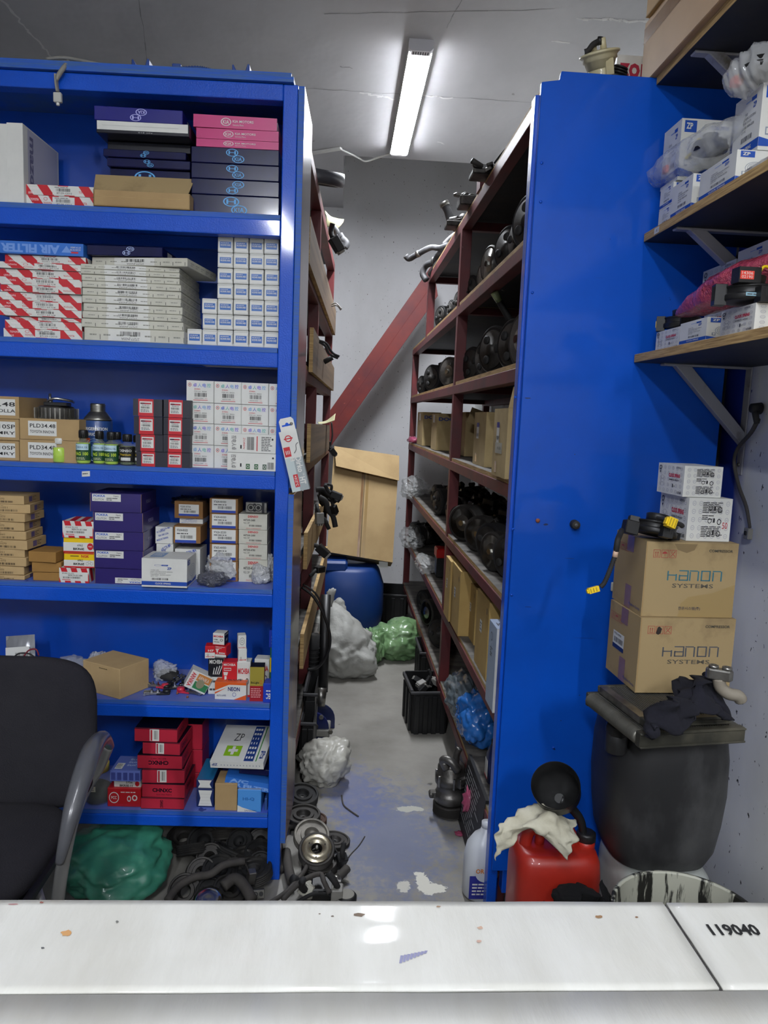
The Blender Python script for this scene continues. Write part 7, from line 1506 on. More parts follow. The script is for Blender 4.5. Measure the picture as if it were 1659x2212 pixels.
hose([P0(921, 605, 4.7), P0(913, 590, 4.72), P0(921, 573, 4.7), P0(938, 565, 4.6), P0(948, 548, 4.5), P0(956, 540, 4.4)], .02, 'looped hose hanging at the far end of the rack top', clamps=(3,))
hose([P0(930, 592, 4.7), P0(940, 578, 4.6), P0(952, 560, 4.5), P0(965, 548, 4.4)], .019, 'second hose lying behind the looped one')
for (px_, py_, Y, n_, lb) in ((1052, 362, 2.9, 7, 'dusty latch mechanism on the edge of the rack top'), (1022, 408, 3.3, 8, 'dusty throttle body on the edge of the rack top'), (990, 470, 3.65, 6, 'flat dusty bracket on the edge of the rack top')):
    p = P0(px_, py_, Y); e = empty('engine_part', (p.x, Y, zt)); rr = random.Random(n_); H_ = max(.03, p.z - zt)
    b = MB(); b.box((-.06, -.05, 0), (.06, .05, H_ * .5), CASTD); b.out('base', parent=e, bevel=.004)
    for k in range(n_):
        q = MB(); c = V((rr.uniform(-.07, .07), rr.uniform(-.05, .05), H_ * rr.uniform(.4, .9)))
        if k % 3 == 0: q.cyl(c, c + V((rr.uniform(-.05, .05), rr.uniform(-.04, .0), rr.uniform(.0, .04))), rr.uniform(.01, .022), DUSTY, 12)
        else: q.box((-.045, -.012, -.006), (.045, .012, .006), (DUSTY, CAST, CASTD)[k % 3], X=Matrix.Translation(c) @ rotm((rr.uniform(-.5, .5), rr.uniform(-.5, .5), rr.uniform(0, 3))))
        q.out('fitting', parent=e, bevel=.002)
    tag(e, lb, 'car part')
p = P0(1040, 375, 3.0); o = MB().box((0, 0, 0), (.08, .08, .06), RED_OX).out('steel_box', M=Matrix.Translation((p.x, 3.02, zt))); tag(o, 'small red oxide steel offcut under the latch mechanism', 'offcut')
hose([at(1068, 352, 1, 2.9), at(1085, 330, 1, 2.85), at(1098, 316, 1, 2.8), at(1112, 306, 1, 2.75)], .004, 'thin black wire rising beside the rack top', BKR, 'wire', name='wire')
# ================================================================== things on and in the aisle-side rack (frame LF)
use(LF)
X0 = .0
def L0(x, y, d=X0): return at(x, y, 0, d)
def LP(pts, d=.03):
    Y = min(2.4, max(.35, at(pts[0][0], pts[0][1], 0, .02).y)); return [at(x, y, 1, Y - .004 * i) for i, (x, y) in enumerate(pts)]
p = L0(700, 420, .02); e = empty('rubber_ring', None, M=FR @ Matrix.Translation((-.03, p.y, 2.47)) @ rotm((radians(14), radians(6), 0)))
mb = MB(); mb.lathe([(.115, -.022), (.13, -.02), (.135, 0), (.13, .03), (.122, .03), (.12, 0), (.108, -.01), (.115, -.022)], mat('grey_rubber_ring', '#34343A', .4, c2='#4A4A50', coat=.2), 48, caps=False); mb.out('ring', parent=e); mb = MB(); mb.lathe([(.02, -.02), (.109, -.012)], BKR, 30, caps=False); mb.out('web', parent=e); tag(e, 'large dark ring overhanging the top of the aisle rack', 'ring')
sheet('paper_tag', 'crumpled yellowish paper hanging over the top edge of the aisle rack', 'paper', [[(702, 455, 1.95), (720, 470, 1.95), (744, 474, 1.95)], [(705, 470, 1.92), (722, 480, 1.9), (742, 480, 1.9)], [(707, 490, 1.9), (718, 492, 1.88), (730, 494, 1.88)]], mat('yellow_paper', '#B0AC88', .7, c2='#9A966E'), .002, .02, 12, 3)
def conn(c, s, yaw, label, m=BKM, group=None):
    e = empty('plug_connector', None, M=FR @ Matrix.Translation(c) @ rotm(yaw) @ Matrix.Scale(s, 4)); mb = MB(); mb.box((-.02, -.014, -.012), (.02, .014, .012), m); mb.out('housing', parent=e, bevel=.002)
    for k in range(3): MB().box((.02, -.01 + k * .008, -.008), (.026, -.006 + k * .008, .008), GREY_PL).out('pin', parent=e)
    mb = MB(); mb.tube([(-.02, 0, 0), (-.035, .004, .006), (-.05, .0, .02)], .007, BKR); mb.out('lead', parent=e); tag(e, label, 'connector', group)
p = LP([(712, 500), (727, 528)])[1]; conn(tuple(p), 1.8, (0, radians(55), .3), 'large grey black connector hanging from the top of the aisle rack')
for k, (pts, rr, lb) in enumerate((([(718, 490), (728, 505), (722, 520)], .018, 'grey hose curving down by the hanging connector'), ([(735, 505), (742, 520), (738, 540)], .016, 'short black hose beside the hanging connector'), ([(738, 515), (748, 525), (744, 535)], .022, 'stubby dark hose end above the sloping beam side'))):
    hose(LP(pts), rr, lb)
for k, (pts, lb) in enumerate((([(716, 658), (726, 655), (738, 668)], 'thin wire ends poking out below the first side board'), ([(716, 662), (728, 660), (736, 670)], 'second thin wire poking out below the first side board'), ([(690, 736), (705, 742), (718, 762), (733, 770)], 'black wires drooping from the second side board'), ([(690, 739), (703, 748), (712, 765), (730, 774)], 'lower black wire drooping from the second side board'))):
    hose(LP(pts), .0035 if k < 2 else .005, lb, BKR if k > 1 else GREY_PL, 'wire', name='wire')
o = MB().cyl(*LP([(700, 782), (718, 772)]), .012, BKR, 12).out('rubber_tube'); tag(o, 'short rubber tube end sticking out over the third side board', 'hose')
sheet('paper_sheet', 'cream paper sheet sticking out above the third side board', 'paper', [[(686, 912, 1.8), (705, 908, 1.8), (725, 893, 1.8)], [(688, 916, 1.7), (704, 914, 1.7), (722, 908, 1.7)]], mat('yellow_paper', '#B0AC88', .7), .0015, .006, 9, 3)
hose(LP([(716, 912), (718, 940), (714, 965), (720, 975)]), .005, 'thin black lead hanging down from the paper sheet', BKR, 'wire', name='wire')
p = LP([(716, 912), (719, 976)])[1]; conn(tuple(p), 1.2, (0, radians(50), .4), 'black plug at the end of the lead below the paper sheet')
# harness tangle
r = random.Random(8)
for k in range(9):
    a = (684 + r.uniform(-4, 20), 1045 + r.uniform(0, 50)); pts = [a]
    for j in range(4): a = (a[0] + r.uniform(-4, 16) * (1 if a[0] < 722 else -1), a[1] + r.uniform(-2, 26)); pts.append(a)
    hose([at(x, y, 1, 1.15 + .035 * k) for x, y in pts], r.choice((.007, .010, .013)), 'black loom strand of the tangle over the fourth side board, ' + ORD[k] + ' from above', BKR, 'wire loom', 'black loom strands over the fourth side board', 'wire_loom')
for k, (x, y, s, lb) in enumerate(((726, 1070, 1.6, 'black square plug on the loom beside the leaning carton'), (722, 1100, 1.3, 'black plug at the lower end of the loom'), (690, 1120, 1.5, 'grey plug lying on the fourth side board'), (697, 1190, 1.8, 'dark plug hanging below the fourth side board'), (690, 1230, 1.4, 'dark plug above the fifth side board'))):
    p = at(x, y, 1, (1.1, 1.15, .9, 1.0, .9)[k]); conn(tuple(p), s * .8, (0, radians(20 + 40 * k), k), lb, GREY_PL if k == 2 else BKM)
hose([at(x, y, 1, .78) for x, y in ((652, 1268), (678, 1290), (700, 1330), (713, 1375), (708, 1410), (688, 1440), (664, 1446))], .006, 'long black cable looping out from the fifth side board', BKM, 'cable', name='cable')
hose([at(x, y, 1, .82) for x, y in ((654, 1262), (680, 1280), (697, 1310), (704, 1345))], .004, 'second black cable beside the looping one', BKM, 'cable', name='cable')
# dark stock inside the aisle rack
for (z, ys) in ((2.045, (.5, .8, 1.3, 1.7)), (1.685, (.7, 1.3, 2.0)), (1.335, (.7, 1.0, 1.5, 2.0)), (.965, (.6, .9, 1.4, 1.9)), (.615, (.7, 1.2)), (.255, (.7, 1.0))):
    for k, y in enumerate(ys): comp(2 * (k % 2), -.13, y, z, radians(80 + 25 * k), 'dark compressor, ' + ordn(k, len(ys), 'first', 'last') + ' from the blue unit on the aisle rack at ' + ({2.045: 'top', 1.685: 'second', 1.335: 'third', .965: 'fourth', .615: 'fifth', .255: 'lowest'}[z]) + ' level', 'compressors inside the aisle rack', 1.0)
# ================================================================== rear of the aisle
use(WORLD)
# blue barrel
BP = mat('blue_polythene_barrel', '#143C80', .45, c2='#2A4A7C', sc=3, fac=(.5, .75), spots=[('#5A6A80', 6, .74)])
p = at(760, 1350, 1, 4.95); e = empty('plastic_barrel', (.06, 5.0, 0)); mb = MB(); loft(mb, [(0, .22, .2), (.02, .235, .215), (.2, .262, .24), (.38, .258, .235), (.48, .225, .2), (.505, .205, .18)], BP, e_=2.6); mb.out('body', parent=e)
MB().box((-.18, -.19, .48), (.005, .05, .555), BP).out('shoulder', parent=e, bevel=.015); tag(e, 'blue plastic barrel at the end of the aisle under the leaning carton', 'barrel')
# leaning carton
def big():
    A, B, C, D = [at(x, y, 1, Y) for x, y, Y in ((716, 1004, 5.08), (862, 1040, 5.05), (848, 1215, 4.86), (706, 1192, 4.88))]
    A = at(722, 965, 1, 5.12); B = at(862, 986, 1, 5.1)
    e = empty('large_carton', tuple(D)); n = (B - A).cross(D - A).normalized(); n = n if n.y < 0 else -n; bk = -n * .2
    mb = MB(); v = [A, B, C, D, A + bk, B + bk, C + bk, D + bk]; v = [q - D for q in v]; mb.add(v, [(3, 2, 1, 0), (4, 5, 6, 7), (0, 1, 5, 4), (2, 3, 7, 6), (1, 2, 6, 5), (3, 0, 4, 7)], CARD_L)
    F = Face(D - D, C - D, A - D); 
    if F.n.dot(n) < 0: F.n = -F.n
    mb.rect(F, .455, .0, .49, .86, TAPE, .002); mb.rect(F, .53, .0, .57, .86, mat('pale_tape', '#A08048', .3, coat=.4), .002); mb.rect(F, .497, .0, .507, .8, ink('#4A3820'), .003)
    mb.out('box_body', parent=e)
    f = MB(); f.add([q - D + n * k for q, k in ((A, .012), (B, .012), (at(861, 1041, 1, 5.04), .035), (at(726, 1010, 1, 5.06), .035))], [(0, 1, 2, 3)], CARD_L); f.out('flap', parent=e, solid=.006)
    s = MB(); q = C - D + bk * .3; s.box((-.09, -.004, -.012), (-.03, 0, .03), WHITE, X=Matrix.Translation(q + V((0, -.03, -.01)))); s.out('label', parent=e)
    tag(e, 'large tan carton with folded flap leaning back over the blue barrel', 'box')
big()
WSK = mat('white_woven_sack', '#AEAEA8', .6, c2='#9C9C96', sc=8, bump=2, bsc=30); GBG = mat('pale_green_film', '#7FA272', .3, c2='#6E9464', sc=5, coat=.4, alpha=.93, bump=1.5, bsc=20)
p = at(748, 1440, 2, 0); bag('woven_sack', 'big white woven sack slumped in the aisle before the barrel', 'sack', (p.x - .02, 4.22, 0), (.20, .17, .17), WSK, 21, .22, 5, tip=((-.2, .2, 1), .12, 5))
bag('woven_sack', 'loose upper folds of a second white sack against the aisle rack', 'sack', (p.x - .10, 4.42, .0), (.13, .1, .2), WSK, 27, .3, 5, tip=((.3, 0, 1), .08, 5))
p = at(848, 1432, 2, 0); bag('bin_bag', 'pale green plastic bag resting on the floor beside the white sack', 'bag', (p.x + .03, 4.55, 0), (.19, .16, .14), GBG, 33, .28, 5.5)
bag('bin_bag', 'gathered neck part of the green bag beside the sack', 'bag', (p.x - .13, 4.42, 0), (.085, .08, .13), GBG, 35, .35, 6)
# crates
def crate(c, w_, d, h, rot, label, ribs=4, filled=True):
    e = empty('plastic_crate', c, rot); mb = MB(); t = .006
    mb.box((-w_ / 2, 0, 0), (w_ / 2, d, t), BKM)
    for (a, b) in (((-w_ / 2, 0, 0), (w_ / 2, t, h)), ((-w_ / 2, d - t, 0), (w_ / 2, d, h * 1.12)), ((-w_ / 2, 0, 0), (-w_ / 2 + t, d, h * 1.06)), ((w_ / 2 - t, 0, 0), (w_ / 2, d, h))): mb.box(a, b, BKM)
    for k in range(ribs): x = -w_ / 2 + (k + .5) * w_ / ribs; mb.box((x - .012, -.012, 0), (x + .012, 0, h * .93), BKM)
    for k in range(3): y = (k + .5) * d / 3; mb.box((-w_ / 2 - .012, y - .012, 0), (-w_ / 2, y + .012, h * .95), BKM)
    mb.out('shell', parent=e, bevel=.002); mb = MB(); mb.box((-w_ / 2 - .012, -.012, h), (w_ / 2 + .012, .0, h + .012), mat('crate_rim_grey', '#3C3C3E', .5)); mb.box((-w_ / 2 - .012, 0, h), (-w_ / 2, d, h + .02), mat('crate_rim_grey', '#3C3C3E', .5)); mb.out('rim', parent=e, bevel=.002)
    tag(e, label, 'crate'); return e
p = at(918, 1588, 2, 0); crate((p.x + .02, p.y + .02, 0), .17, .26, .20, radians(4), 'black plastic crate of connectors standing by the rack post')
for k in range(7):
    rr = random.Random(k); conn((p.x + .02 + rr.uniform(-.06, .06), p.y + .06 + rr.uniform(0, .17), .2), 1.1, (rr.uniform(-1, 1), rr.uniform(-1, 1), rr.uniform(0, 6)), 'connector heaped in the black crate, ' + ('in a grey shell' if k % 3 == 0 else 'in a black shell') + ', ' + ORD[k] + ' from the front', GREY_PL if k % 3 == 0 else BKM, 'connectors in the black crate')
crate((.535, 4.0, 0), .10, .26, .2, 0, 'tall black crate behind the connector crate under the rack')
crate((.38, 5.28, 0), .26, .3, .22, radians(-6), 'black crate on the floor at the rear wall')
# navy box under the rack, printed board, white bottle
o = MB().box((0, 0, 0), (.12, .3, .2), mat('deep_blue_plastic', '#141C44', .5)).out('storage_bin', loc=(.56, 2.9, 0), bevel=.008); tag(o, 'deep blue bin on the floor under the lowest rack shelf', 'bin')
mb = MB(); p0 = at(1004, 1795, 0, .50); mb.box((0, 0, 0), (.012, .34, .26), mat('dark_printed_board', '#1C1C1E', .5)); F = Face((0, .34, 0), (0, -.34, 0), (0, 0, .26)); mb.lines(F, .1, .15, .9, .92, ink('#8A8A8A'), n=13, words=3); o = mb.out('printed_board', M=Matrix.Translation((.485, 2.28, .006)) @ Matrix.Rotation(radians(6), 4, 'Y')); tag(o, 'dark board with small white print leaning under the rack', 'board')
a = at(1017, 1900, 1, 2.02); e = empty('detergent_bottle', (.50, 2.185, 0)); WB = mat('white_bottle_plastic', '#C8CCD2', .35, coat=.2); mb = MB(); loft(mb, [(0, .06, .05), (.01, .068, .056), (.13, .068, .056), (.17, .06, .05), (.2, .04, .035), (.215, .02, .02), (.228, .017, .017)], WB, e_=2.4); mb.out('bottle_body', parent=e)
mb = MB(); NB = ink('#2A2F8A'); F = Face((-.058, -.0575, .02), (.09, 0, 0), (0, 0, .11)); mb.rect(F, 0, 0, 1, .7, NB, 0); mb.disc(F, .6, .75, .4, .25, WB, k=.0008); mb.text(F, 'OR', .2, .78, .5, .92, ink('#D07820'), k=.0012, bold=.03); mb.lines(F, .1, .1, .9, .5, WHITE, n=4, k=.0008); mb.out('label', parent=e); MB().cyl((0, 0, .228), (0, 0, .245), .018, WB, 14).out('cap', parent=e)
tag(e, 'white detergent bottle with dark blue label at the foot of the blue post', 'bottle')
# ================================================================== hydraulic stand in the aisle
use(LF)
e = empty('hydraulic_stand', (.02, 1.1, 0)); NV = mat('dark_blue_enamel', '#141F5E', .35, c2='#18244A', sc=6, coat=.4)
def gp(x, y, d): p = at(x, y, 1, d) - V((.02, 1.1, 0)); return p
mb = MB(); pts = []
c = gp(674, 1572, 1.02)
for k in range(13): a = pi * k / 12; pts.append((c.x + .078 * cos(a), c.z + .0 + .078 * sin(a)))
pts = [(c.x + .078, .0)] + pts + [(c.x - .078, 0)]
mb.slab(pts[::-1] if False else pts, c.y - .006, c.y + .006, NV, 1); mb.out('flange_plate', parent=e, bevel=.002)
c2 = gp(690, 1552, 1.2); pts = [(c2.x + .075, 0)] + [(c2.x + .075 * cos(pi * k / 12), c2.z + .075 * sin(pi * k / 12)) for k in range(13)] + [(c2.x - .075, 0)]
mb = MB(); mb.slab(pts, c2.y - .006, c2.y + .006, NV, 1); mb.out('flange_plate', parent=e, bevel=.002)
for (x, y) in ((694, 1548), (683, 1568), (714, 1580)):
    q = gp(x, y, 1.0); mb = MB(); mb.cyl(q, q + V((0, -.012, 0)), .011, STEEL, 6, smooth=False); mb.out('bolt', parent=e, bevel=.001)
a, b = gp(697, 1495, 1.1), gp(704, 1285, 1.25); mb = MB(); mb.cyl(a, b, .024, BKM, 20); mb.out('cylinder', parent=e)
mb = MB(); mb.cyl(gp(692, 1525, 1.08), gp(694, 1485, 1.1), .022, STEEL, 16, .028); mb.out('piston_foot', parent=e)
mb = MB(); mb.cyl(gp(680, 1500, 1.2), gp(684, 1380, 1.25), .018, BKR, 14); mb.out('rear_tube', parent=e)
a = gp(676, 1450, 1.15); mb = MB(); mb.cyl(a, a + V((0, 0, .18)), .026, BKR, 16, .028)
for k in range(5): mb.lathe([(.03, 0), (.03, .006)], BKR, 16, Matrix.Translation(a + V((0, 0, .03 + k * .02))))
mb.out('bellows', parent=e); a = gp(676, 1510, 1.15); mb = MB(); mb.cyl(a, a + V((0, 0, .14)), .016, ink('#6A6458'), 14); mb.out('rod', parent=e)
mb = MB(); mb.box(tuple(gp(676, 1592, 1.0)), tuple(gp(712, 1578, 1.0) + V((0, .12, 0))), GREY_PL); mb.out('base_bar', parent=e, bevel=.004)
tag(e, 'dark blue hydraulic stand with black cylinder beside the aisle rack', 'machine')
o = MB(); p = at(707, 1290, 1, 1.3); e2 = bag('cloth_glove', 'white glove stuck over the top of the black cylinder', 'glove', (p.x + .01, 1.3, p.z - .05), (.022, .02, .05), WSK, 4, .5, 8, sub=3, tip=((.6, 0, .8), .03, 4))
for k, (x, y, w_, d, h, lb) in enumerate(((655, 1560, .05, .24, .22, 'black slotted parts tray leaning beside the hydraulic stand'), (648, 1500, .04, .26, .30, 'black battery tray standing behind the slotted one'))):
    p = at(x, y, 1, .78 + .2 * k); e3 = crate((max(.03, p.x), .72 + .12 * k, 0), w_, d, h, 0, lb, 2)
# bag with print
PB = mat('printed_white_bag', '#B8B6AC', .45, c2='#A8A69C', sc=7, coat=.25, alpha=.97, bump=2, bsc=24)
use(WORLD)
p = at(698, 1712, 2, 0); o = bag('shopping_bag', 'white printed plastic bag slumped on the aisle floor by the blue unit', 'bag', (p.x + .0, 2.93, 0), (.115, .13, .10), PB, 14, .3, 5, tip=((.7, 0, .7), .03, 4))
# ---- pulleys, hoses and other bits
def pul(c, rr, h, m, tilt, label, style=0, group=None, fr=None):
    e = empty('pulley', None, M=(fr or FR) @ Matrix.Translation(c) @ rotm(tilt)); mb = MB()
    pr = [(rr * .35, 0), (rr * .9, 0), (rr, h * .1)]
    for k in range(4): pr += [(rr, h * (.14 + .18 * k)), (rr * .94, h * (.22 + .18 * k))]
    pr += [(rr, h * .9), (rr * .96, h), (rr * .86, h), (rr * .84, h * .8), (rr * .62, h * .8), (rr * .6, h * .98), (rr * .42, h * .98), (rr * .36, h * .8), (rr * .35, 0)]
    mb.lathe(pr, m, 40, caps=False, smooth=False); mb.out('rim', parent=e)
    if style == 1:
        mb = MB(); mb.lathe([(rr * .3, h), (rr * .32, h * 1.06), (rr * .8, h * 1.1), (rr * .84, h * 1.02)], mat('scratched_brass_steel', '#B8B09A', .25, .9, c2='#6E6450', sc=9, fac=(.5, .7)), 40, caps=False); mb.lathe([(0, h * .9), (rr * .1, h * .9), (rr * .1, h * 1.3), (0, h * 1.3)], STEEL, 12)
        for k in range(3): a = 2.1 * k + .5; mb.lathe([(rr * .035, h * 1.12), (0, h * 1.12)], BLACKC, 10, Matrix.Translation((rr * .5 * cos(a), rr * .5 * sin(a), 0)))
        mb.out('clutch_plate', parent=e)
    elif style == 2: mb = MB(); mb.lathe([(rr * .1, h * .5), (rr * .3, h * .55), (rr * .36, h * .9)], m, 24, caps=False); mb.out('hub', parent=e)
    tag(e, label, 'pulley', group); return e
def fl(x, y, z=0): return at(x, y, 2, z)
RIM = mat('pale_worn_rim', '#807C74', .45, .5, c2='#3A3835', sc=9)
for (x, y, z, rr, h, m, t, st, lb) in ((652, 1728, .02, .062, .034, BKR, (.2, .1, 0), 2, 'black grooved pulley lying under the printed white bag'), (655, 1775, .01, .064, .035, DUSTY, (.05, .0, 0), 2, 'dusty grooved pulley second from the printed bag'), (678, 1778, .0, .048, .02, mat('rust_brown_metal', '#4A3428', .7), (0, 0, 0), 2, 'rusty brown ring half under the dusty pulley'),
        (672, 1812, .05, .062, .03, RIM, (.45, .1, 0), 2, 'pale rimmed pulley tilted behind the brass faced clutch'), (683, 1845, .055, .060, .035, DUSTY, (.5, .05, 0), 1, 'clutch with brass coloured face on top of the pulley heap'), (722, 1822, .0, .055, .018, DUSTY, (0, .1, 0), 2, 'flat dusty pulley lying out on the aisle floor'), (690, 1880, .0, .06, .04, DUSTY, (.1, 0, 0), 0, 'grooved pulley at the bottom below the brass faced clutch')):
    pul(tuple(fl(x, y, z)), rr, h, m, t, lb, st)
def floorhose(pts, rad, label, m=BKR, z=.02, **k):
    P = [fl(q[0], q[1], q[2] if len(q) > 2 else z) for q in pts]; P = [V((a.x, a.y, max(a.z, rad))) for a in P]; return hose(P, rad, label, m, **k)
DH = mat('dusty_hose', '#383532', .8, c2='#4C4844', sc=8)
floorhose([(722, 1905, .03), (738, 1888, .03), (750, 1875, .035)], .014, 'short thick hose pointing out into the aisle', DH, clamps=(0,))
floorhose([(610, 1945, .05), (650, 1905, .08), (690, 1888, .08), (700, 1905, .08), (712, 1930, .06)], .008, 'grey loom running from the corner post to the grey plug', DH, cat='cable', name='cable')
floorhose([(575, 1955, .05), (620, 1925, .06), (655, 1885, .06), (662, 1870, .05)], .007, 'second grey loom beside the corner post', DH, cat='cable', name='cable')
floorhose([(640, 1950, .03), (680, 1930, .04), (720, 1935, .03), (745, 1950, .02)], .006, 'black cable crossing before the corner post', cat='cable', name='cable')
floorhose([(735, 1880, .01), (755, 1850, .0), (775, 1828, .0), (788, 1808, .0)], .002, 'thin twig like wire lying far out in the aisle', DH, cat='wire', name='wire')
floorhose([(738, 1720, .0), (742, 1740, .0), (755, 1752, .0), (774, 1765, .0)], .003, 'thin bent wire beside the printed white bag', DH, cat='wire', name='wire')
floorhose([(718, 1805, .02), (722, 1830, .03), (735, 1850, .02), (742, 1858, .01)], .003, 'black wire draped over the flat dusty pulley', cat='wire', name='wire')
for (pts, rr, lb) in (([(612, 1790), (635, 1785), (655, 1800)], .010, 'dusty pipe lying beside the rusty ring'), ([(618, 1840, .03), (622, 1870, .03), (630, 1905, .03)], .016, 'upright dusty hose next to the corner post'), ([(600, 1815, .02), (606, 1850, .02), (604, 1880, .02)], .013, 'dusty hose hugging the corner post')): floorhose(pts, rr, lb, DH)
for k, (x, y, s, m, lb) in enumerate(((700, 1920, 2.0, BKM, 'black relay plug among the cables before the corner post'), (668, 1922, 1.6, CREAM, 'white connector among the cables before the corner post'), (735, 1860, 1.3, BKM, 'small black connector by the flat dusty pulley'), (728, 1935, 1.5, GREY_PL, 'grey connector at the counter edge beside the round motor'))):
    p = fl(x, y, .03); conn((p.x, p.y, max(.03, p.z)), s, (.2, radians(30 * k), k * 1.1), lb, m)
p = fl(747, 1935, .03); e = empty('small_motor', (p.x, p.y, .012)); mb = MB(); mb.lathe([(.0, 0), (.032, 0), (.034, .006), (.034, .018), (.03, .022), (.026, .024), (0, .024)], BKM, 30); mb.out('case', parent=e); mb = MB(); mb.lathe([(0, .025), (.026, .025)], mat('grey_mesh_disc', '#8A8880', .7), 24, caps=False); mb.out('face_disc', parent=e); MB().box((-.03, -.045, .0), (.0, -.02, .02), GREY_PL).out('bracket', parent=e, bevel=.002); tag(e, 'round black motor with pale disc face at the counter edge', 'car part')
# ---- under the blue shelving unit
use(LF)
GN = mat('green_sack_film', '#3E8C72', .4, c2='#357A64', sc=4, coat=.3, bump=1.5, bsc=16)
p = at(250, 1940, 1, .0); bag('carrier_bag', 'big green plastic bag under the blue shelving beside the chair', 'bag', (p.x, -.01, 0), (.18, .19, .092), GN, 17, .26, 4.5)
p = at(305, 1800, 1, .03); o = MB().lathe([(0, 0), (.012, .004), (.014, .02), (.012, .03), (0, .032)], mat('orange_red_plastic', '#B8381C', .5), 14).out('red_tin', M=FR @ Matrix.Translation((p.x, .045, p.z - .03)) @ rotm((.3, .4, 0))); tag(o, 'orange red object peeping out of the green bag', 'tin')
use(WORLD)
g = 'dark pulleys heaped under the blue shelving'
r = random.Random(21); k = 0
for (x, y) in ((395, 1815), (440, 1820), (480, 1815), (520, 1825), (560, 1815), (415, 1850), (455, 1855), (490, 1850), (530, 1862), (565, 1870), (430, 1890), (470, 1895), (508, 1890), (548, 1900), (400, 1925), (445, 1930), (490, 1935), (560, 1850)):
    p = fl(x, y, .03); pul((p.x, p.y + .02, .005 + .02 * r.random()), r.uniform(.045, .062), .035, (DUSTY, BKR)[k % 2], (r.uniform(-.6, .9), r.uniform(-.5, .5), 0), 'dark pulley of the heap under the blue shelving, ' + ('upper' if y < 1840 else ('middle' if y < 1880 else 'lower')) + ' row, ' + ('beside the green bag' if x < 425 else 'by the corner post' if x > 545 else 'next to the bag end' if x < 460 else 'in the middle' if x < 510 else 'next to the post end'), (0, 2)[k % 2], g); k += 1
floorhose([(362, 1945, .05), (385, 1915, .06), (420, 1895, .07), (455, 1888, .08), (485, 1868, .09), (528, 1860, .09)], .012, 'long dusty hose snaking across the pulley heap', DH)
floorhose([(482, 1915, .07), (505, 1898, .08), (525, 1910, .07), (545, 1945, .05)], .017, 'thick bent dusty hose at the front of the pulley heap', DH)
p = fl(557, 1930, .05); e = empty('expansion_valve', None, M=Matrix.Translation((p.x, p.y, .05)) @ rotm((radians(-25), 0, .15))); mb = MB(); mb.box((-.019, -.013, -.012), (.019, .013, .012), STEEL); F = Face((-.019, -.013, -.012), (.038, 0, 0), (0, 0, .024)); mb.disc(F, .3, .5, .2, .32, ink('#1A1A1A')); mb.disc(F, .74, .5, .17, .28, ink('#1A1A1A')); mb.disc(F, .3, .5, .1, .16, STEEL, k=.001); mb.out('block', parent=e, bevel=.001); tag(e, 'small silver valve block with two holes by the corner post on the heap', 'car part')
o = MB().lathe([(0, 0), (.04, 0), (.045, .01), (.03, .02), (.01, .016), (0, .016)], CHROME, 24).out('chrome_disc', M=Matrix.Translation((fl(450, 1946, .06).x, fl(450, 1946, .06).y, .055)) @ rotm((.4, 0, 0))); tag(o, 'shiny silver disc on the heap at the counter edge', 'car part')
p = fl(540, 1900, .06); o = MB().box((-.012, -.012, 0), (.012, .012, .045), CAST).out('metal_fitting', M=Matrix.Translation((p.x, p.y, .05)) @ rotm((.2, .1, .4)), bevel=.002); tag(o, 'pale metal fitting standing among the dark pulleys', 'car part')
# ================================================================== on top of the blue unit, and film bags on its shelves
use(LF)
zt = 2.459; SB = mat('blue_sprayed_plastic', '#1C3E8C', .55, c2='#3A5478', sc=10)
for (x, w_, lb) in ((303, .05, 'blue sprayed square clip standing on top of the blue unit'), (520, .05, 'blue sprayed clip near the corner on top of the blue unit')):
    p = at(x, 150, 1, .03); e = empty('plastic_clip', (p.x, .03, zt)); mb = MB(); mb.slab([(-w_ / 2, 0), (w_ / 2, 0), (w_ / 2, .032), (w_ / 2 - .006, .034), (w_ / 2 - .012, .014), (-w_ / 2 + .012, .014), (-w_ / 2 + .004, .03), (-w_ / 2, .03)], 0, .05, SB, 1); mb.out('body', parent=e, bevel=.002); tag(e, lb, 'clip')
p = at(430, 150, 1, .04); e = empty('corrugated_harness', (p.x, .04, zt + .012)); pts, _ = smooth_path([V((-.05, 0, 0)), V((-.0, 0, .004)), V((.04, 0, -.002)), V((.075, 0, -.006))], None, 14); mb = MB(); mb.tube(pts, [.0085 if k % 2 else .0065 for k in range(len(pts))], SB, 10, cr=False); mb.out('corrugated_tube', parent=e); mb = MB(); mb.box((-.075, -.01, -.01), (-.05, .01, .012), SB); mb.out('end_plug', parent=e, bevel=.002); tag(e, 'blue sprayed corrugated harness lying on top of the blue unit', 'harness')
mb = MB(); p0 = at(270, 145, 1, .05); mb.box((-.10, 0, 0), (.26, .02, .008), SB); o = mb.out('flat_strip', loc=(at(420, 150, 1, .05).x, .07, zt)); tag(o, 'flat blue sprayed strip behind the clips on top of the unit', 'strip')
hose([at(100, 128, 1, .06), at(140, 125, 1, .06), at(200, 136, 1, .06), at(240, 145, 1, .06)], .005, 'thin grey strip of trim lying on top of the unit', GREY_PL, 'trim', name='trim_strip')
p = at(108, 140, 1, .08); o = MB().box((-.02, 0, 0), (.05, .06, .018), GREY_PL).out('grey_bracket', loc=(p.x, .08, zt), bevel=.003); tag(o, 'grey plastic bracket at the chair end on top of the blue unit', 'bracket')
e = empty('hanging_strap', tuple(at(140, 150, 1, -.012))); o0 = at(140, 150, 1, -.012); GS = mat('grey_tape_strap', '#8A867C', .6)
def hp(x, y, d=-.018): return at(x, y, 1, d) - o0
mb = MB(); mb.tube([hp(146, 134, .03), hp(143, 140, .0), hp(135, 150), hp(127, 162), hp(121, 172)], .0065, GS, 10); mb.out('cord', parent=e)
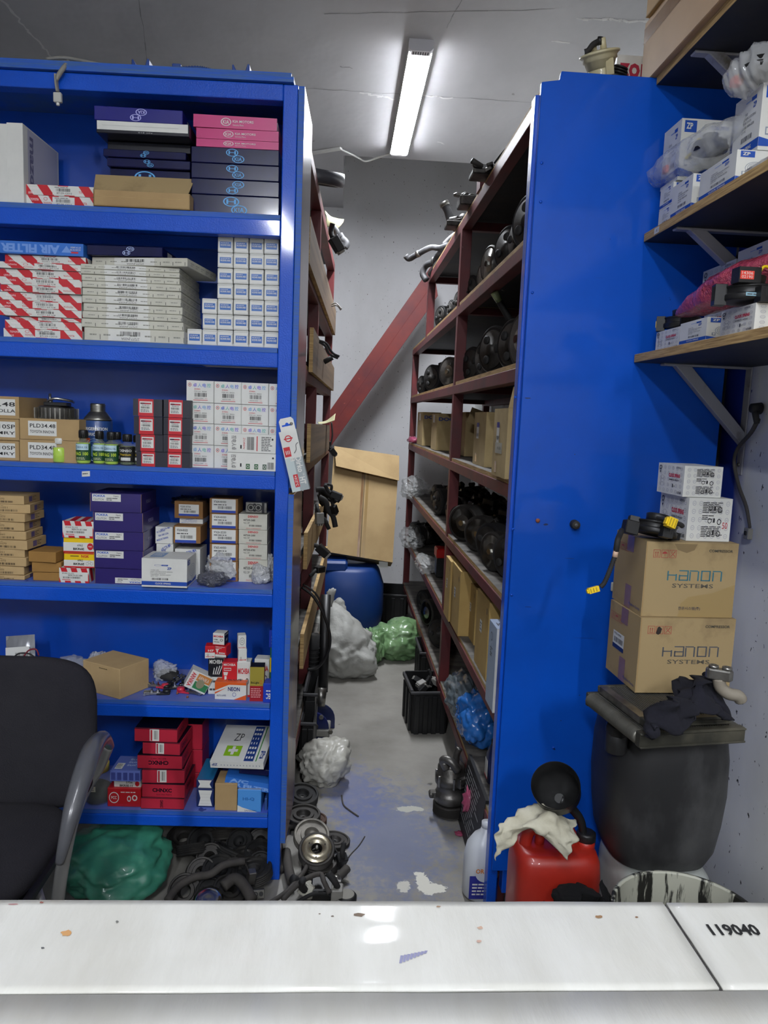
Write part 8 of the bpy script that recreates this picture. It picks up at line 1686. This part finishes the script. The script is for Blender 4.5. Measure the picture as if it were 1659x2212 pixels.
mb = MB(); mb.tube([hp(121, 162), hp(122, 180), hp(125, 200)], .012, GS, 10, flat=.3); mb.out('flat_strap', parent=e)
c = hp(125, 212); mb = MB(); mb.box(tuple(c - V((.011, .006, .012))), tuple(c + V((.011, .006, .014))), mat('pale_grey_plastic', '#B4B4AE', .5)); mb.cyl(c - V((0, 0, .012)), c - V((0, 0, .02)), .005, WHITE, 10); mb.out('plug', parent=e, bevel=.0015)
tag(e, 'grey strap with pale plug hanging down over the top rail', 'cable')
# bubble wrap and bags on shelves four and five
g = 'bubble wrapped parts on the fourth shelf'
for (x, y, rad, m, sd, lb) in ((476, 1258, (.064, .05, .064), BUBBLE, 3, 'large lump of clear bubble wrap beside the clock spring box'), (452, 1272, (.048, .035, .026), mat('dark_bubble_wrap', '#5A5C68', .15, alpha=.8, coat=.8, bump=6, bsc=120), 5, 'dark bubble wrapped item in front of the large clear lump'), (530, 1256, (.034, .03, .044), BUBBLE, 7, 'small bubble wrapped item with white core in the middle'), (560, 1264, (.033, .03, .036), BUBBLE, 9, 'bubble wrapped white item nearest the corner post'), (577, 1258, (.026, .03, .052), BUBBLE, 11, 'upright bubble wrap tail against the corner post')):
    p = at(x, y, 2, z4); bag('bubble_wrap_package', lb, 'package', (p.x, max(.045 if 'post' in lb else .0, p.y) + rad[1], z4), rad, m, sd, .3, 7, g)
for (x, y, rad, lb) in ((530, 1258, (.02, .02, .018), 'white packed core inside the small wrapped item'), (558, 1263, (.02, .02, .017), 'white packed core inside the wrapped item nearest the post')):
    p = at(x, y, 2, z4); bag('foam_pack', lb, 'package', (p.x, max(0, p.y) + rad[1] + .008, z4), rad, WHITE, 2, .2, 6, sub=3)
p = at(400, 1083, 1, .15); bag('dark_film_bag', 'crumpled dark film bag with white label on the upper brown box', 'bag', (p.x, .19, p.z - .022), (.055, .04, .022), mat('smoky_film', '#2A2E3C', .15, alpha=.7, coat=.8, bump=4, bsc=50), 5, .5, 7)
# fifth shelf
def packet():
    p = at(45, 1400, 1, .14); e = empty('parts_packet', None, M=FR @ Matrix.Translation((p.x, .14, z5)) @ rotm((radians(-12), radians(-6), 0))); hh = at(40, 1376, 1, .14).z - z5
    mb = MB(); mb.grid(lambda u, v: ((u - .5) * .095, -.012 * sin(pi * u) * sin(pi * v) - .002 * noise.noise(V((u * 9, v * 9, 0))), v * hh), 16, 16, mat('silver_film', '#8E9094', .25, .3, coat=.5)); mb.grid(lambda u, v: ((u - .5) * .095, .012 * sin(pi * u) * sin(pi * v), v * hh), 10, 10, FILM2); mb.out('film', parent=e)
    mb = MB(); F = Face((-.042, -.0155, .02), (.078, 0, 0), (0, 0, hh * .62)); mb.rect(F, 0, 0, 1, 1, WHITE); mb.bars(F, .4, .6, .95, .8); mb.bars(F, .05, .3, .45, .5); mb.lines(F, .05, .52, .6, .6, n=1); mb.lines(F, .5, .1, .95, .5, n=4, words=2); mb.out('label', parent=e)
    tag(e, 'silver film packet with white barcode label behind the chair back', 'packet')
packet()
for (pts, m, lb) in (([(25, 1425), (40, 1412), (62, 1412), (75, 1420)], BKR, 'black lead arching behind the chair back'), ([(50, 1420), (62, 1405), (78, 1403), (84, 1416)], mat('dark_red_lead', '#7A2030', .5), 'dark red lead arching behind the chair back')): hose([at(x, y, 1, .08) for x, y in pts], .0025, lb, m, 'wire', name='wire')
for (x, rad, m, sd, lb) in ((140, (.07, .05, .04), FILM2, 3, 'cloudy plastic bag just behind the top of the chair back'), (205, (.045, .04, .052), BUBBLE, 6, 'bubble wrap bunched behind the plain brown box'), (15, (.06, .04, .038), FILM2, 8, 'crumpled film behind the chair at the edge of the picture'), (350, (.045, .04, .036), FILM, 9, 'clear bag with dark content beside the plain brown box')):
    p = at(x, 1440, 1, .16); bag('plastic_bag', lb, 'bag', (p.x, .2, z5), rad, m, sd, .35, 6, group='film bags on the fifth shelf')
p = at(378, 1440, 1, .12); bag('rubber_boot', 'dark rubber piece inside the clear bag beside the brown box', 'car part', (p.x - .04, .19, z5), (.04, .03, .022), BKR, 2, .2, 4, sub=3)
